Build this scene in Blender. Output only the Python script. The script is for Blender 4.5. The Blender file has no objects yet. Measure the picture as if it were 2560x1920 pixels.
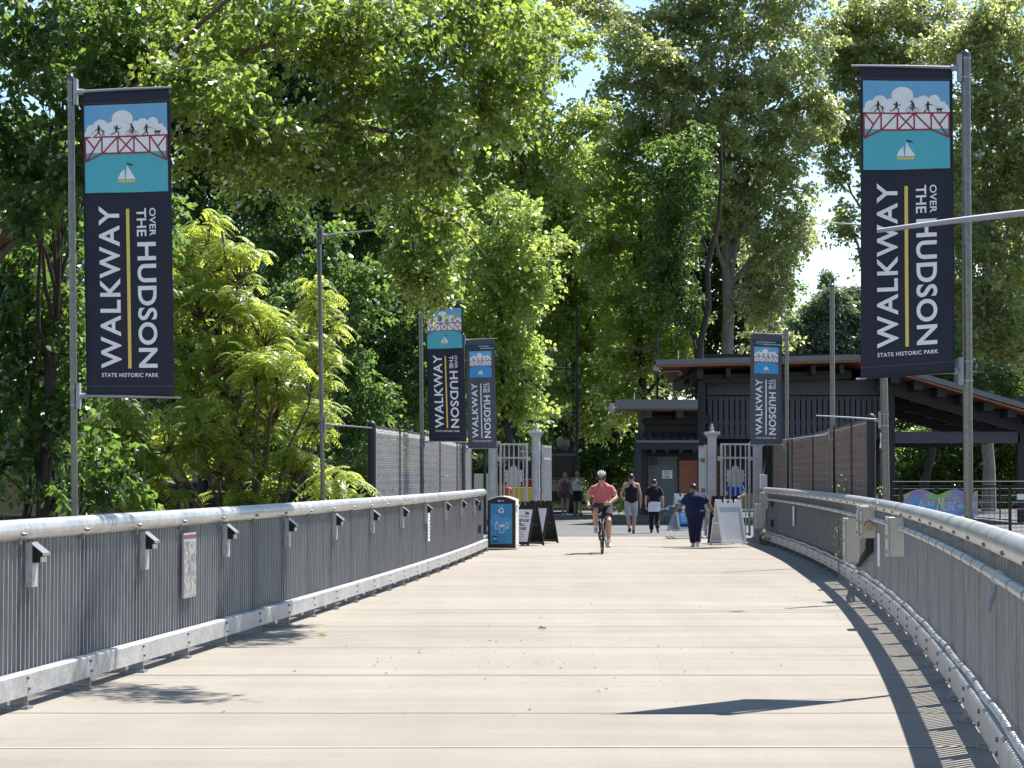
import bpy, bmesh, math, random
import numpy as np
from mathutils import Vector, Matrix, Euler

R = math.radians
sc = bpy.context.scene
col = sc.collection
random.seed(7)

# ------------------------------------------------------------------ camera
F_PX = 5694.0            # focal length in pixels of the 2560 px wide photograph (77 mm equivalent)
CAM_H = 1.70
HOR = 1184.0             # horizon row
PITCH = math.atan((HOR - 960.0) / F_PX)
cam_d = bpy.data.cameras.new("camera")
cam = bpy.data.objects.new("camera", cam_d)
col.objects.link(cam)
cam_d.sensor_fit = 'HORIZONTAL'
cam_d.sensor_width = 36.0
cam_d.lens = F_PX / 2560.0 * 36.0
cam_d.clip_start = 0.2
cam_d.clip_end = 2000.0
cam.location = (0, 0, CAM_H)
cam.rotation_euler = (R(90) + PITCH, 0, 0)
sc.camera = cam
sc.render.resolution_x, sc.render.resolution_y = 1024, 768

# ------------------------------------------------------------------ world, sun, exposure
SUN_EL, SUN_AZ = 59.0, 45.0          # azimuth measured from +Y (view direction) towards +X
world = bpy.data.worlds.new("World")
sc.world = world
world.use_nodes = True
wn = world.node_tree
sky = wn.nodes.new('ShaderNodeTexSky')
sky.sky_type = 'NISHITA'
sky.sun_disc = False
sky.sun_elevation = R(SUN_EL)
sky.sun_rotation = R(SUN_AZ)
sky.air_density = 1.0
sky.dust_density = 0.1
sky.ozone_density = 1.0
bgn = wn.nodes['Background']
bgn.inputs['Strength'].default_value = 0.088
wn.links.new(sky.outputs[0], bgn.inputs['Color'])
sun_d = bpy.data.lights.new("sun", 'SUN')
sun_d.energy = 5.0
sun_d.angle = R(0.5)
sun_d.color = (1.0, 0.955, 0.87)
sun = bpy.data.objects.new("sun", sun_d)
col.objects.link(sun)
sdir = Vector((math.cos(R(SUN_EL)) * math.sin(R(SUN_AZ)), math.cos(R(SUN_EL)) * math.cos(R(SUN_AZ)), math.sin(R(SUN_EL))))
sun.rotation_euler = sdir.to_track_quat('Z', 'Y').to_euler()
sun.location = (30, 30, 60)
sc.view_settings.view_transform = 'Standard'
sc.view_settings.look = 'None'
sc.view_settings.exposure = 1.22
sc.view_settings.gamma = 1.0
sc.view_settings.use_curve_mapping = False
sc.cycles.max_bounces = 9
sc.cycles.diffuse_bounces = 7
sc.cycles.glossy_bounces = 3
sc.cycles.transmission_bounces = 5
sc.cycles.transparent_max_bounces = 6
sc.cycles.use_denoising = True

# ------------------------------------------------------------------ helpers
def P(px, py, Y):
    """world point seen at a photograph pixel at depth Y"""
    xc, yc = (px - 1280.0) / F_PX, (960.0 - py) / F_PX
    c, s = math.cos(PITCH), math.sin(PITCH)
    t = Y / (c - yc * s)
    return Vector((xc * t, Y, CAM_H + t * (s + yc * c)))

def G(px, py, z=0.0):
    xc, yc = (px - 1280.0) / F_PX, (960.0 - py) / F_PX
    c, s = math.cos(PITCH), math.sin(PITCH)
    t = (z - CAM_H) / (s + yc * c)
    return Vector((xc * t, t * (c - yc * s), z))

def thing(name, label, cat, loc=(0, 0, 0), rz=0.0, group=None):
    o = bpy.data.objects.new(name, None)
    o.empty_display_size = 0.2
    col.objects.link(o)
    o.location = loc
    o.rotation_euler = (0, 0, rz)
    o['label'] = label
    o['category'] = cat
    if group:
        o['group'] = group
    return o

def tag(o, label, cat, group=None):
    o['label'] = label
    o['category'] = cat
    if group:
        o['group'] = group
    return o

def copy_tree(o, parent=None):
    c = o.copy()
    col.objects.link(c)
    if parent:
        c.parent = parent
    for ch in list(o.children):
        copy_tree(ch, c)
    return c

def basis(d):
    d = Vector(d).normalized()
    a = Vector((0, 0, 1)) if abs(d.z) < 0.9 else Vector((1, 0, 0))
    x = d.cross(a).normalized()
    return x, x.cross(d).normalized(), d

class MB:
    """collects simple solids and links them as ONE mesh"""
    def __init__(s):
        s.v, s.f, s.m, s.sm = [], [], [], []
    def add(s, vs, fs, mi=0, smooth=False):
        o = len(s.v)
        s.v += [tuple(v) for v in vs]
        s.f += [tuple(i + o for i in f) for f in fs]
        s.m += [mi] * len(fs)
        s.sm += [smooth] * len(fs)
        return s
    def box(s, c, size, rz=0.0, mi=0, M=None):
        hx, hy, hz = size[0] / 2, size[1] / 2, size[2] / 2
        pts = [Vector((x * hx, y * hy, z * hz)) for z in (-1, 1) for y in (-1, 1) for x in (-1, 1)]
        if M is None:
            M = Matrix.Rotation(rz, 3, 'Z')
        pts = [M @ p + Vector(c) for p in pts]
        return s.add(pts, [(0, 2, 3, 1), (4, 5, 7, 6), (0, 1, 5, 4), (2, 6, 7, 3), (0, 4, 6, 2), (1, 3, 7, 5)], mi)
    def beam(s, p0, p1, w, h, mi=0, up=(0, 0, 1)):
        p0, p1 = Vector(p0), Vector(p1)
        d = (p1 - p0).normalized()
        u = Vector(up)
        x = d.cross(u)
        x = x.normalized() if x.length > 1e-4 else Vector((1, 0, 0))
        u = x.cross(d)
        q = [p0 + x * a * w / 2 + u * b * h / 2 for a, b in ((-1, -1), (1, -1), (1, 1), (-1, 1))]
        q += [p1 + x * a * w / 2 + u * b * h / 2 for a, b in ((-1, -1), (1, -1), (1, 1), (-1, 1))]
        return s.add(q, [(0, 1, 2, 3), (7, 6, 5, 4), (0, 4, 5, 1), (1, 5, 6, 2), (2, 6, 7, 3), (3, 7, 4, 0)], mi)
    def cyl(s, p0, p1, r0, r1=None, n=12, mi=0, smooth=True, caps=True):
        r1 = r0 if r1 is None else r1
        p0, p1 = Vector(p0), Vector(p1)
        x, y, d = basis(p1 - p0)
        vs = []
        for p, r in ((p0, r0), (p1, r1)):
            vs += [p + (x * math.cos(2 * math.pi * i / n) + y * math.sin(2 * math.pi * i / n)) * r for i in range(n)]
        s.add(vs, [(i, n + i, n + (i + 1) % n, (i + 1) % n) for i in range(n)], mi, smooth)
        if caps:
            s.add(vs, [tuple(range(n)), tuple(range(2 * n - 1, n - 1, -1))], mi, False)
        return s
    def tube(s, pts, rad, n=10, mi=0, smooth=True, caps=True):
        pts = [Vector(p) for p in pts]
        if not isinstance(rad, (list, tuple)):
            rad = [rad] * len(pts)
        vs = []
        px = None
        for i, p in enumerate(pts):
            d = (pts[min(i + 1, len(pts) - 1)] - pts[max(i - 1, 0)]).normalized()
            if px is None:
                px, py, _ = basis(d)
            else:
                px = (px - d * px.dot(d)).normalized()
                py = px.cross(d)
            vs += [p + (px * math.cos(2 * math.pi * k / n) + py * math.sin(2 * math.pi * k / n)) * rad[i] for k in range(n)]
        fs = []
        for i in range(len(pts) - 1):
            for k in range(n):
                a, b = i * n + k, i * n + (k + 1) % n
                fs.append((a, b, b + n, a + n))
        s.add(vs, fs, mi, smooth)
        if caps:
            o = len(pts) * n
            s.add(vs, [tuple(range(n - 1, -1, -1)), tuple(range(o - n, o))], mi, False)
        return s
    def lathe(s, prof, c=(0, 0, 0), n=16, mi=0, smooth=True):
        vs = []
        c = Vector(c)
        for r, z in prof:
            vs += [c + Vector((r * math.cos(2 * math.pi * k / n), r * math.sin(2 * math.pi * k / n), z)) for k in range(n)]
        fs = [(i * n + k, i * n + (k + 1) % n, (i + 1) * n + (k + 1) % n, (i + 1) * n + k) for i in range(len(prof) - 1) for k in range(n)]
        s.add(vs, fs, mi, smooth)
        o = (len(prof) - 1) * n
        return s.add(vs, [tuple(range(n - 1, -1, -1)), tuple(range(o, o + n))], mi)
    def ball(s, c, r, n=10, mi=0):
        rx, ry, rz = r if isinstance(r, (tuple, list)) else (r, r, r)
        c = Vector(c)
        vs = [c + Vector((0, 0, -rz))]
        for i in range(1, n // 2 + 1):
            a = -math.pi / 2 + math.pi * i / (n // 2 + 1)
            vs += [c + Vector((rx * math.cos(a) * math.cos(2 * math.pi * k / n), ry * math.cos(a) * math.sin(2 * math.pi * k / n), rz * math.sin(a))) for k in range(n)]
        vs.append(c + Vector((0, 0, rz)))
        fs = [(0, 1 + (k + 1) % n, 1 + k) for k in range(n)]
        m = n // 2
        for i in range(m - 1):
            for k in range(n):
                a, b = 1 + i * n + k, 1 + i * n + (k + 1) % n
                fs.append((a, b, b + n, a + n))
        o = 1 + (m - 1) * n
        fs += [(o + k, o + (k + 1) % n, len(vs) - 1) for k in range(n)]
        return s.add(vs, fs, mi, True)
    def prism(s, poly, origin, ax, ay, depth, mi=0, n=None):
        """poly (2D) in the plane ax, ay at origin, extruded by depth along n (defaults ax x ay)"""
        ax, ay, origin = Vector(ax), Vector(ay), Vector(origin)
        n = Vector(n) if n is not None else ax.cross(ay).normalized()
        k = len(poly)
        vs = [origin + ax * a + ay * b for a, b in poly] + [origin + ax * a + ay * b + n * depth for a, b in poly]
        fs = [tuple(range(k - 1, -1, -1)), tuple(range(k, 2 * k))] + [(i, (i + 1) % k, k + (i + 1) % k, k + i) for i in range(k)]
        return s.add(vs, fs, mi)
    def build(s, name, mats, parent=None, world=False, kind=None, bevel=0.0, label=None):
        me = bpy.data.meshes.new(name)
        vs = s.v
        if world and parent is not None:
            iv = (Matrix.Translation(parent.location) @ parent.rotation_euler.to_matrix().to_4x4()).inverted()
            if parent.parent is not None:
                iv = (Matrix.Translation(parent.parent.location) @ parent.parent.rotation_euler.to_matrix().to_4x4()).inverted()
            vs = [tuple(iv @ Vector(v)) for v in vs]
        me.from_pydata(vs, [], s.f)
        if not isinstance(mats, (list, tuple)):
            mats = [mats]
        for m in mats:
            me.materials.append(m)
        me.polygons.foreach_set('material_index', s.m)
        me.polygons.foreach_set('use_smooth', s.sm)
        bm = bmesh.new()
        bm.from_mesh(me)
        bmesh.ops.recalc_face_normals(bm, faces=bm.faces)
        bm.to_mesh(me)
        bm.free()
        me.update()
        o = bpy.data.objects.new(name, me)
        col.objects.link(o)
        if parent is not None:
            o.parent = parent
        if kind:
            o['kind'] = kind
        if label:
            o['label'] = label
        if bevel:
            b = o.modifiers.new('bevel', 'BEVEL')
            b.width = bevel
            b.segments = 2
            b.limit_method = 'ANGLE'
            b.angle_limit = R(40)
        return o

# ------------------------------------------------------------------ materials
def nodes_of(name):
    m = bpy.data.materials.new(name)
    m.use_nodes = True
    nt = m.node_tree
    return m, nt, nt.nodes['Principled BSDF']

def mat(name, c, rough=0.6, metal=0.0, var=0.12, scale=6.0, bump=0.0, bscale=60.0, spec=0.5, stretch=(1, 1, 1), sheen=0.0, coat=0.0):
    m, nt, b = nodes_of(name)
    N, L = nt.nodes, nt.links
    tc = N.new('ShaderNodeTexCoord')
    mp = N.new('ShaderNodeMapping')
    mp.inputs['Scale'].default_value = stretch
    L.new(tc.outputs['Object'], mp.inputs['Vector'])
    nz = N.new('ShaderNodeTexNoise')
    nz.inputs['Scale'].default_value = scale
    nz.inputs['Detail'].default_value = 5
    nz.inputs['Roughness'].default_value = 0.65
    L.new(mp.outputs[0], nz.inputs['Vector'])
    rp = N.new('ShaderNodeValToRGB')
    rp.color_ramp.elements[0].position, rp.color_ramp.elements[1].position = 0.3, 0.72
    rp.color_ramp.elements[0].color = [max(0, k * (1 - var)) for k in c] + [1]
    rp.color_ramp.elements[1].color = [min(1, k * (1 + var)) for k in c] + [1]
    L.new(nz.outputs['Fac'], rp.inputs['Fac'])
    L.new(rp.outputs[0], b.inputs['Base Color'])
    b.inputs['Roughness'].default_value = rough
    b.inputs['Metallic'].default_value = metal
    b.inputs['Specular IOR Level'].default_value = spec
    if sheen:
        b.inputs['Sheen Weight'].default_value = sheen
    if coat:
        b.inputs['Coat Weight'].default_value = coat
    if bump:
        n2 = N.new('ShaderNodeTexNoise')
        n2.inputs['Scale'].default_value = bscale
        n2.inputs['Detail'].default_value = 4
        L.new(mp.outputs[0], n2.inputs['Vector'])
        bp = N.new('ShaderNodeBump')
        bp.inputs['Strength'].default_value = bump
        bp.inputs['Distance'].default_value = 0.01
        L.new(n2.outputs['Fac'], bp.inputs['Height'])
        L.new(bp.outputs[0], b.inputs['Normal'])
    return m

def galvanized(name, c=(0.52, 0.53, 0.54), rough=0.42, metal=0.75, streak=True):
    m, nt, b = nodes_of(name)
    N, L = nt.nodes, nt.links
    tc = N.new('ShaderNodeTexCoord')
    vo = N.new('ShaderNodeTexVoronoi')
    vo.inputs['Scale'].default_value = 38
    nz = N.new('ShaderNodeTexNoise')
    nz.inputs['Scale'].default_value = 3.5
    nz.inputs['Detail'].default_value = 7
    nz.inputs['Roughness'].default_value = 0.7
    L.new(tc.outputs['Object'], vo.inputs['Vector'])
    L.new(tc.outputs['Object'], nz.inputs['Vector'])
    mx = N.new('ShaderNodeMix')
    mx.data_type = 'RGBA'
    mx.blend_type = 'MULTIPLY'
    mx.inputs['Factor'].default_value = 0.34
    rp = N.new('ShaderNodeValToRGB')
    rp.color_ramp.elements[0].position, rp.color_ramp.elements[1].position = 0.32, 0.7
    rp.color_ramp.elements[0].color = [k * 0.80 for k in c] + [1]
    rp.color_ramp.elements[1].color = [min(1, k * 1.16) for k in c] + [1]
    L.new(nz.outputs['Fac'], rp.inputs['Fac'])
    L.new(rp.outputs[0], mx.inputs[6])
    L.new(vo.outputs['Color'], mx.inputs[7])
    hs = N.new('ShaderNodeHueSaturation')
    hs.inputs['Saturation'].default_value = 0.25
    hs.inputs['Value'].default_value = 1.15
    L.new(mx.outputs[2], hs.inputs['Color'])
    L.new(hs.outputs[0], b.inputs['Base Color'])
    mr = N.new('ShaderNodeMapRange')
    mr.inputs['To Min'].default_value = rough - 0.08
    mr.inputs['To Max'].default_value = rough + 0.16
    L.new(nz.outputs['Fac'], mr.inputs['Value'])
    L.new(mr.outputs[0], b.inputs['Roughness'])
    b.inputs['Metallic'].default_value = metal
    return m

def leaf_mat(name, dark, light, trans, tfac=0.45, gloss=0.07, grough=0.38):
    """two-sided leaf: diffuse + translucent + a little waxy gloss; colour differs leaf by leaf"""
    m = bpy.data.materials.new(name)
    m.use_nodes = True
    nt = m.node_tree
    N, L = nt.nodes, nt.links
    N.clear()
    out = N.new('ShaderNodeOutputMaterial')
    at = N.new('ShaderNodeAttribute')
    at.attribute_name = 'tint'
    r1 = N.new('ShaderNodeValToRGB')
    r1.color_ramp.elements[0].color = list(dark) + [1]
    r1.color_ramp.elements[1].color = list(light) + [1]
    L.new(at.outputs['Fac'], r1.inputs['Fac'])
    r2 = N.new('ShaderNodeValToRGB')
    r2.color_ramp.elements[0].color = [k * 0.7 for k in trans] + [1]
    r2.color_ramp.elements[1].color = [min(1, k * 1.3) for k in trans] + [1]
    L.new(at.outputs['Fac'], r2.inputs['Fac'])
    d = N.new('ShaderNodeBsdfDiffuse')
    t = N.new('ShaderNodeBsdfTranslucent')
    g = N.new('ShaderNodeBsdfGlossy')
    g.inputs['Roughness'].default_value = grough
    g.inputs['Color'].default_value = (1, 1, 1, 1)
    L.new(r1.outputs[0], d.inputs['Color'])
    L.new(r2.outputs[0], t.inputs['Color'])
    a = N.new('ShaderNodeMixShader')
    a.inputs[0].default_value = tfac
    L.new(d.outputs[0], a.inputs[1])
    L.new(t.outputs[0], a.inputs[2])
    b = N.new('ShaderNodeMixShader')
    fr = N.new('ShaderNodeFresnel')
    fr.inputs['IOR'].default_value = 1.42
    ml = N.new('ShaderNodeMath')
    ml.operation = 'MULTIPLY'
    ml.inputs[1].default_value = gloss * 6
    L.new(fr.outputs[0], ml.inputs[0])
    ml.use_clamp = True
    L.new(ml.outputs[0], b.inputs[0])
    L.new(a.outputs[0], b.inputs[1])
    L.new(g.outputs[0], b.inputs[2])
    L.new(b.outputs[0], out.inputs['Surface'])
    return m

M = {}
M['zinc'] = galvanized('galvanized steel')
M['zinc_rail'] = galvanized('weathered galvanized tube', (0.46, 0.47, 0.485), 0.34, 0.65)
M['zinc_pale'] = galvanized('pale galvanized steel', (0.40, 0.41, 0.44), 0.45, 0.5)
M['picket'] = mat('dull painted steel pickets', (0.25, 0.253, 0.268), 0.42, 0.45, 0.25, 5, stretch=(6, 6, 0.6))
M['bolt'] = mat('dark steel bolts', (0.16, 0.16, 0.165), 0.45, 0.7)
M['pole'] = galvanized('grey aluminium pole', (0.125, 0.136, 0.155), 0.28, 0.92)
M['arm'] = mat('pale fibreglass arm', (0.30, 0.31, 0.345), 0.45, 0.2)
M['navy'] = mat('dark navy banner cloth', (0.016, 0.017, 0.035), 0.75, 0, 0.10, 3, 0.15, 300)
M['greycloth'] = mat('charcoal grey banner cloth', (0.078, 0.080, 0.095), 0.75, 0, 0.08, 3, 0.15, 300)
M['white_print'] = mat('white print', (0.80, 0.81, 0.84), 0.7, 0, 0.08, 9)
M['yellow_print'] = mat('yellow print', (0.72, 0.56, 0.12), 0.7, 0, 0.06, 9)
M['sky_print'] = mat('sky blue print', (0.155, 0.40, 0.64), 0.7, 0, 0.05, 5)
M['teal_print'] = mat('teal print', (0.085, 0.43, 0.52), 0.7, 0, 0.05, 5)
M['water_print'] = mat('blue water print', (0.06, 0.30, 0.62), 0.7, 0, 0.05, 5)
M['red_print'] = mat('red print', (0.33, 0.022, 0.045), 0.7, 0, 0.08, 9)
M['ink'] = mat('black print', (0.012, 0.010, 0.014), 0.7)
M['tealdark'] = mat('dark teal print', (0.012, 0.05, 0.08), 0.7)
M['black_plastic'] = mat('black plastic', (0.014, 0.014, 0.016), 0.45, 0, 0.2)
M['black_paint'] = mat('black painted metal', (0.012, 0.012, 0.014), 0.5, 0.1)
M['white_plastic'] = mat('white plastic', (0.72, 0.74, 0.77), 0.45, 0, 0.04)
M['cream_plastic'] = mat('aged cream plastic', (0.62, 0.57, 0.47), 0.5, 0, 0.08)
M['box'] = mat('pale beige electrical box', (0.52, 0.49, 0.43), 0.5, 0.1, 0.08, 9)
M['steel'] = mat('stainless steel', (0.55, 0.56, 0.58), 0.28, 0.9, 0.06)
M['rubber'] = mat('black rubber', (0.018, 0.018, 0.018), 0.8)
M['darkgrey'] = mat('dark grey panel', (0.05, 0.05, 0.055), 0.5)

def rect(x0, y0, x1, y1):
    return [(x0, y0), (x1, y0), (x1, y1), (x0, y1)]

def text2d(s, bold=0.0, spacing=1.0, shear=0.0):
    """flat polygons of a line of lettering: (2D vertices, faces)"""
    cu = bpy.data.curves.new('t', 'FONT')
    cu.body = s
    cu.size = 1.0
    cu.offset = bold
    cu.space_character = spacing
    cu.shear = shear
    cu.resolution_u = 5
    o = bpy.data.objects.new('t', cu)
    col.objects.link(o)
    dg = bpy.context.evaluated_depsgraph_get()
    me = o.evaluated_get(dg).to_mesh()
    vs = [(v.co.x, v.co.y) for v in me.vertices]
    fs = [tuple(p.vertices) for p in me.polygons]
    o.evaluated_get(dg).to_mesh_clear()
    bpy.data.objects.remove(o)
    bpy.data.curves.remove(cu)
    return vs, fs

def fit_text(s, x0, y0, x1, y1, rot=0, **kw):
    """lettering stretched to fill the box x0..x1, y0..y1 (y up); rot 0, 90 (reads upwards) or -90 (reads downwards)"""
    vs, fs = text2d(s, **kw)
    ax = np.array(vs)
    if rot == 90:
        ax = np.stack([-ax[:, 1], ax[:, 0]], 1)
    elif rot == -90:
        ax = np.stack([ax[:, 1], -ax[:, 0]], 1)
    lo, hi = ax.min(0), ax.max(0)
    ax = (ax - lo) / (hi - lo) * np.array([x1 - x0, y1 - y0]) + np.array([x0, y0])
    return [tuple(p) for p in ax], fs

def disc2d(cx, cy, rx, ry=None, n=20):
    ry = rx if ry is None else ry
    return [(cx + rx * math.cos(2 * math.pi * i / n), cy + ry * math.sin(2 * math.pi * i / n)) for i in range(n)]

def stroke(a, b, w):
    a, b = Vector(a), Vector(b)
    d = (b - a).normalized() * (w / 2)
    n = Vector((-d.y, d.x))
    a, b = a - d * 0.4, b + d * 0.4
    return [tuple(a + n), tuple(a - n), tuple(b - n), tuple(b + n)]
# ------------------------------------------------------------------ deck, ground
LEFT_PTS = [(8, -4.55), (12, -4.05), (16.6, -3.51), (20.5, -3.06), (24.3, -2.64), (30, -2.06), (36, -1.54), (42.4, -1.03), (49.5, -0.565)]
RIGHT_PTS = [(8, 1.97), (12.46, 2.68), (14.41, 2.97), (20.15, 3.68), (26.3, 4.30), (34.7, 5.11), (47.7, 5.93), (56, 6.12)]
def fitc(pts):
    a = np.array(pts, float)
    return np.poly1d(np.polyfit(a[:, 0], a[:, 1], 3))
LX, RX = fitc(LEFT_PTS), fitc(RIGHT_PTS)

def concrete(name, c, joint=True, seed=0.0):
    m, nt, b = nodes_of(name)
    N, L = nt.nodes, nt.links
    tc = N.new('ShaderNodeTexCoord')
    def noise(scale, st, det=6, ro=0.65):
        mp = N.new('ShaderNodeMapping')
        mp.inputs['Scale'].default_value = st
        mp.inputs['Location'].default_value = (seed, seed, 0)
        L.new(tc.outputs['Object'], mp.inputs[0])
        n = N.new('ShaderNodeTexNoise')
        n.inputs['Scale'].default_value = scale
        n.inputs['Detail'].default_value = det
        n.inputs['Roughness'].default_value = ro
        L.new(mp.outputs[0], n.inputs['Vector'])
        return n
    def ramp(src, p0, v0, p1, v1):
        r = N.new('ShaderNodeMapRange')
        r.inputs['From Min'].default_value = p0
        r.inputs['From Max'].default_value = p1
        r.inputs['To Min'].default_value = v0
        r.inputs['To Max'].default_value = v1
        L.new(src, r.inputs['Value'])
        return r.outputs[0]
    big = ramp(noise(0.35, (1, 1, 1)).outputs['Fac'], 0.3, 0.90, 0.7, 1.08)
    tr = ramp(noise(1.1, (0.12, 1.6, 1), 8).outputs['Fac'], 0.3, 0.88, 0.7, 1.10)     # broom and wear bands across the walk
    fine = ramp(noise(55, (0.6, 1, 1), 4, 0.8).outputs['Fac'], 0.25, 0.84, 0.75, 1.14)
    blot = ramp(noise(2.2, (1, 1, 1), 10, 0.75).outputs['Fac'], 0.58, 1.0, 0.78, 0.80)
    def mul(a, bb):
        k = N.new('ShaderNodeMath')
        k.operation = 'MULTIPLY'
        L.new(a, k.inputs[0])
        L.new(bb, k.inputs[1])
        return k.outputs[0]
    v = mul(mul(big, tr), mul(fine, blot))
    sx = N.new('ShaderNodeSeparateXYZ')
    L.new(tc.outputs['Object'], sx.inputs[0])
    k1 = N.new('ShaderNodeMath')
    k1.operation = 'MULTIPLY_ADD'
    k1.inputs[1].default_value = 1 / 3.048
    k1.inputs[2].default_value = -13.2 / 3.048 + 20
    L.new(sx.outputs['Y'], k1.inputs[0])
    k2 = N.new('ShaderNodeMath')
    k2.operation = 'FLOOR'
    L.new(k1.outputs[0], k2.inputs[0])
    wn_ = N.new('ShaderNodeTexWhiteNoise')
    wn_.noise_dimensions = '1D'
    L.new(k2.outputs[0], wn_.inputs['W'])
    v = mul(v, ramp(wn_.outputs['Value'], 0.0, 0.945, 1.0, 1.045))          # slabs cast on different days
    v = mul(v, ramp(noise(0.9, (2.2, 0.10, 1), 5).outputs['Fac'], 0.35, 0.955, 0.65, 1.03))   # faint wheel and foot wear along the walk
    v = mul(v, ramp(noise(7.0, (1, 1, 1), 3, 0.5).outputs['Fac'], 0.70, 1.0, 0.80, 0.86))    # small spots
    hs = N.new('ShaderNodeHueSaturation')
    hs.inputs['Color'].default_value = list(c) + [1]
    L.new(v, hs.inputs['Value'])
    L.new(hs.outputs[0], b.inputs['Base Color'])
    b.inputs['Roughness'].default_value = 0.88
    b.inputs['Specular IOR Level'].default_value = 0.3
    bp = N.new('ShaderNodeBump')
    bp.inputs['Strength'].default_value = 0.25
    bp.inputs['Distance'].default_value = 0.004
    L.new(fine, bp.inputs['Height'])
    L.new(bp.outputs[0], b.inputs['Normal'])
    return m
M['concrete'] = concrete('warm brushed concrete', (0.248, 0.223, 0.192))
M['asphalt'] = concrete('pale worn asphalt', (0.115, 0.117, 0.12), seed=3.1)
M['joint'] = mat('dark joint sealant', (0.125, 0.11, 0.094), 0.8, 0, 0.3, 3)
M['joint_new'] = mat('pale joint patch', (0.40, 0.36, 0.31), 0.8, 0, 0.15, 3)
M['soil'] = mat('dark leaf litter', (0.014, 0.016, 0.008), 0.95, 0, 0.4, 0.8, 0.4, 3, spec=0.02)
M['gravel'] = mat('pale dusty gravel', (0.24, 0.21, 0.165), 0.95, 0, 0.25, 0.6)

deck = MB()
joints = MB()
YE = 61.5
ys = [-6.0]
y = 13.2 - 3.048 * 6
while y < YE - 1:
    ys.append(y)
    y += 3.048
ys = sorted(set(ys)) + [YE]
fine_y = np.arange(-6, YE + 0.01, 0.75)
top = []
for yy in fine_y:
    yc = max(yy, 6.0)
    top.append((LX(min(yc, 50)) - 0.55 - max(0, 6 - yy) * 0.1 - max(0, yy - 50) * 0.06, RX(min(yc, 56)) + 0.75 + max(0, yy - 56) * 0.12, yy))
vs, fs = [], []
for a, b_, yy in top:
    vs += [(a, yy, 0), (b_, yy, 0), (a, yy, -0.35), (b_, yy, -0.35)]
for i in range(len(top) - 1):
    o = i * 4
    fs += [(o, o + 1, o + 5, o + 4), (o + 2, o + 6, o + 7, o + 3), (o, o + 4, o + 6, o + 2), (o + 1, o + 3, o + 7, o + 5)]
fs += [(0, 2, 3, 1), (o + 4, o + 5, o + 7, o + 6)]
deck.add(vs, fs)
deck.build('deck', M['concrete'], kind='structure')
def deckspan(yy):
    yc = min(max(yy, 6), 56)
    return LX(min(yc, 50)) - 0.3, RX(yc) + 0.3
for k, yy in enumerate(ys[1:-1]):
    a, b_ = deckspan(yy)
    w = 0.014 + 0.008 * ((k * 7) % 3)
    n = 14
    pts = [(a + (b_ - a) * i / n, yy + 0.010 * math.sin(i * 2.1 + k)) for i in range(n + 1)]
    joints.add([(x, y2 - w / 2, 0.004) for x, y2 in pts] + [(x, y2 + w / 2, 0.004) for x, y2 in pts],
               [(i, i + 1, n + 2 + i, n + 1 + i) for i in range(n)], 1 if abs(yy - 14.2) < 0.2 else 0)
a, b_ = deckspan(14.22)
joints.add([(a, 14.16, 0.004), (b_, 14.24, 0.004), (b_, 14.28, 0.004), (a, 14.19, 0.004)], [(0, 1, 2, 3)], 1)
for (x0, x1, yy, w) in ((-1.2, 5.2, 27.9, .03), (2.6, 4.3, 21.3, .02), (-2.1, 0.4, 24.0, .015), (0.3, 3.0, 33.6, .02), (-0.2, 5, 38.8, .02), (0.5, 5.2, 45.1, .03), (-0.3, 5.6, 52.9, .05)):
    joints.add([(x0, yy, 0.0045), (x1, yy + .1, 0.0045), (x1, yy + .1 + w, 0.0045), (x0, yy + w, 0.0045)], [(0, 1, 2, 3)], 0)
joints.build('deck_joint_lines', [M['joint'], M['joint_new']], kind='structure')

# plaza beyond the bridge, terrain falling away beside it and rising behind the park
pz = MB()
pz.add([(-2.4, YE, -0.006), (60, YE, -0.006), (60, 112, -0.006), (-2.4, 112, -0.006), (-2.4, YE, -.3), (60, YE, -.3)], [(0, 1, 2, 3), (0, 4, 5, 1)])
pz.build('plaza_pavement', M['asphalt'], kind='structure')
gp = MB()
gp.add([(-3, 80.5, 0.0), (4.4, 80.5, 0.0), (4.4, 96, 0.0), (-3, 94, 0.0)], [(0, 1, 2, 3)])
gv = MB()
for i, (x0, x1, y0, y1) in enumerate(((1.2, 6.4, 82.2, 83.6), (0.8, 4.3, 92.5, 95.0))):
    gv.add([(x0, y0, 0.003), (x1, y0, 0.003), (x1 - .2, y1, 0.003), (x0 + .4, y1, 0.003)], [(0, 1, 2, 3)])
gv.build('gravel_path', M['gravel'], kind='structure')
nx, ny = 60, 70
xs = np.linspace(-220, 260, nx)
yy_ = np.concatenate([np.linspace(-60, 130, 50), np.linspace(140, 900, 20)])
def terrain_z(x, y):
    base = -0.12
    if y < 64:
        d = max(0.0, min(1.0, (64 - y) / 10.0))
        base -= 5.0 * d
    if y > 108:
        base += min(9.0, (y - 108) * 0.16) * (0.35 + 0.65 * (1 / (1 + math.exp((x - 4) * 0.12))))
    base += 0.35 * math.sin(x * 0.21) * math.sin(y * 0.17) * (1 if (y < 58 or y > 112) else 0.0)
    return base
gr = MB()
gr.add([(x, y, terrain_z(x, y)) for y in yy_ for x in xs], [(j * nx + i, j * nx + i + 1, (j + 1) * nx + i + 1, (j + 1) * nx + i) for j in range(len(yy_) - 1) for i in range(nx - 1)], 0, True)
gr.build('terrain', M['soil'], kind='structure')

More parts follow.
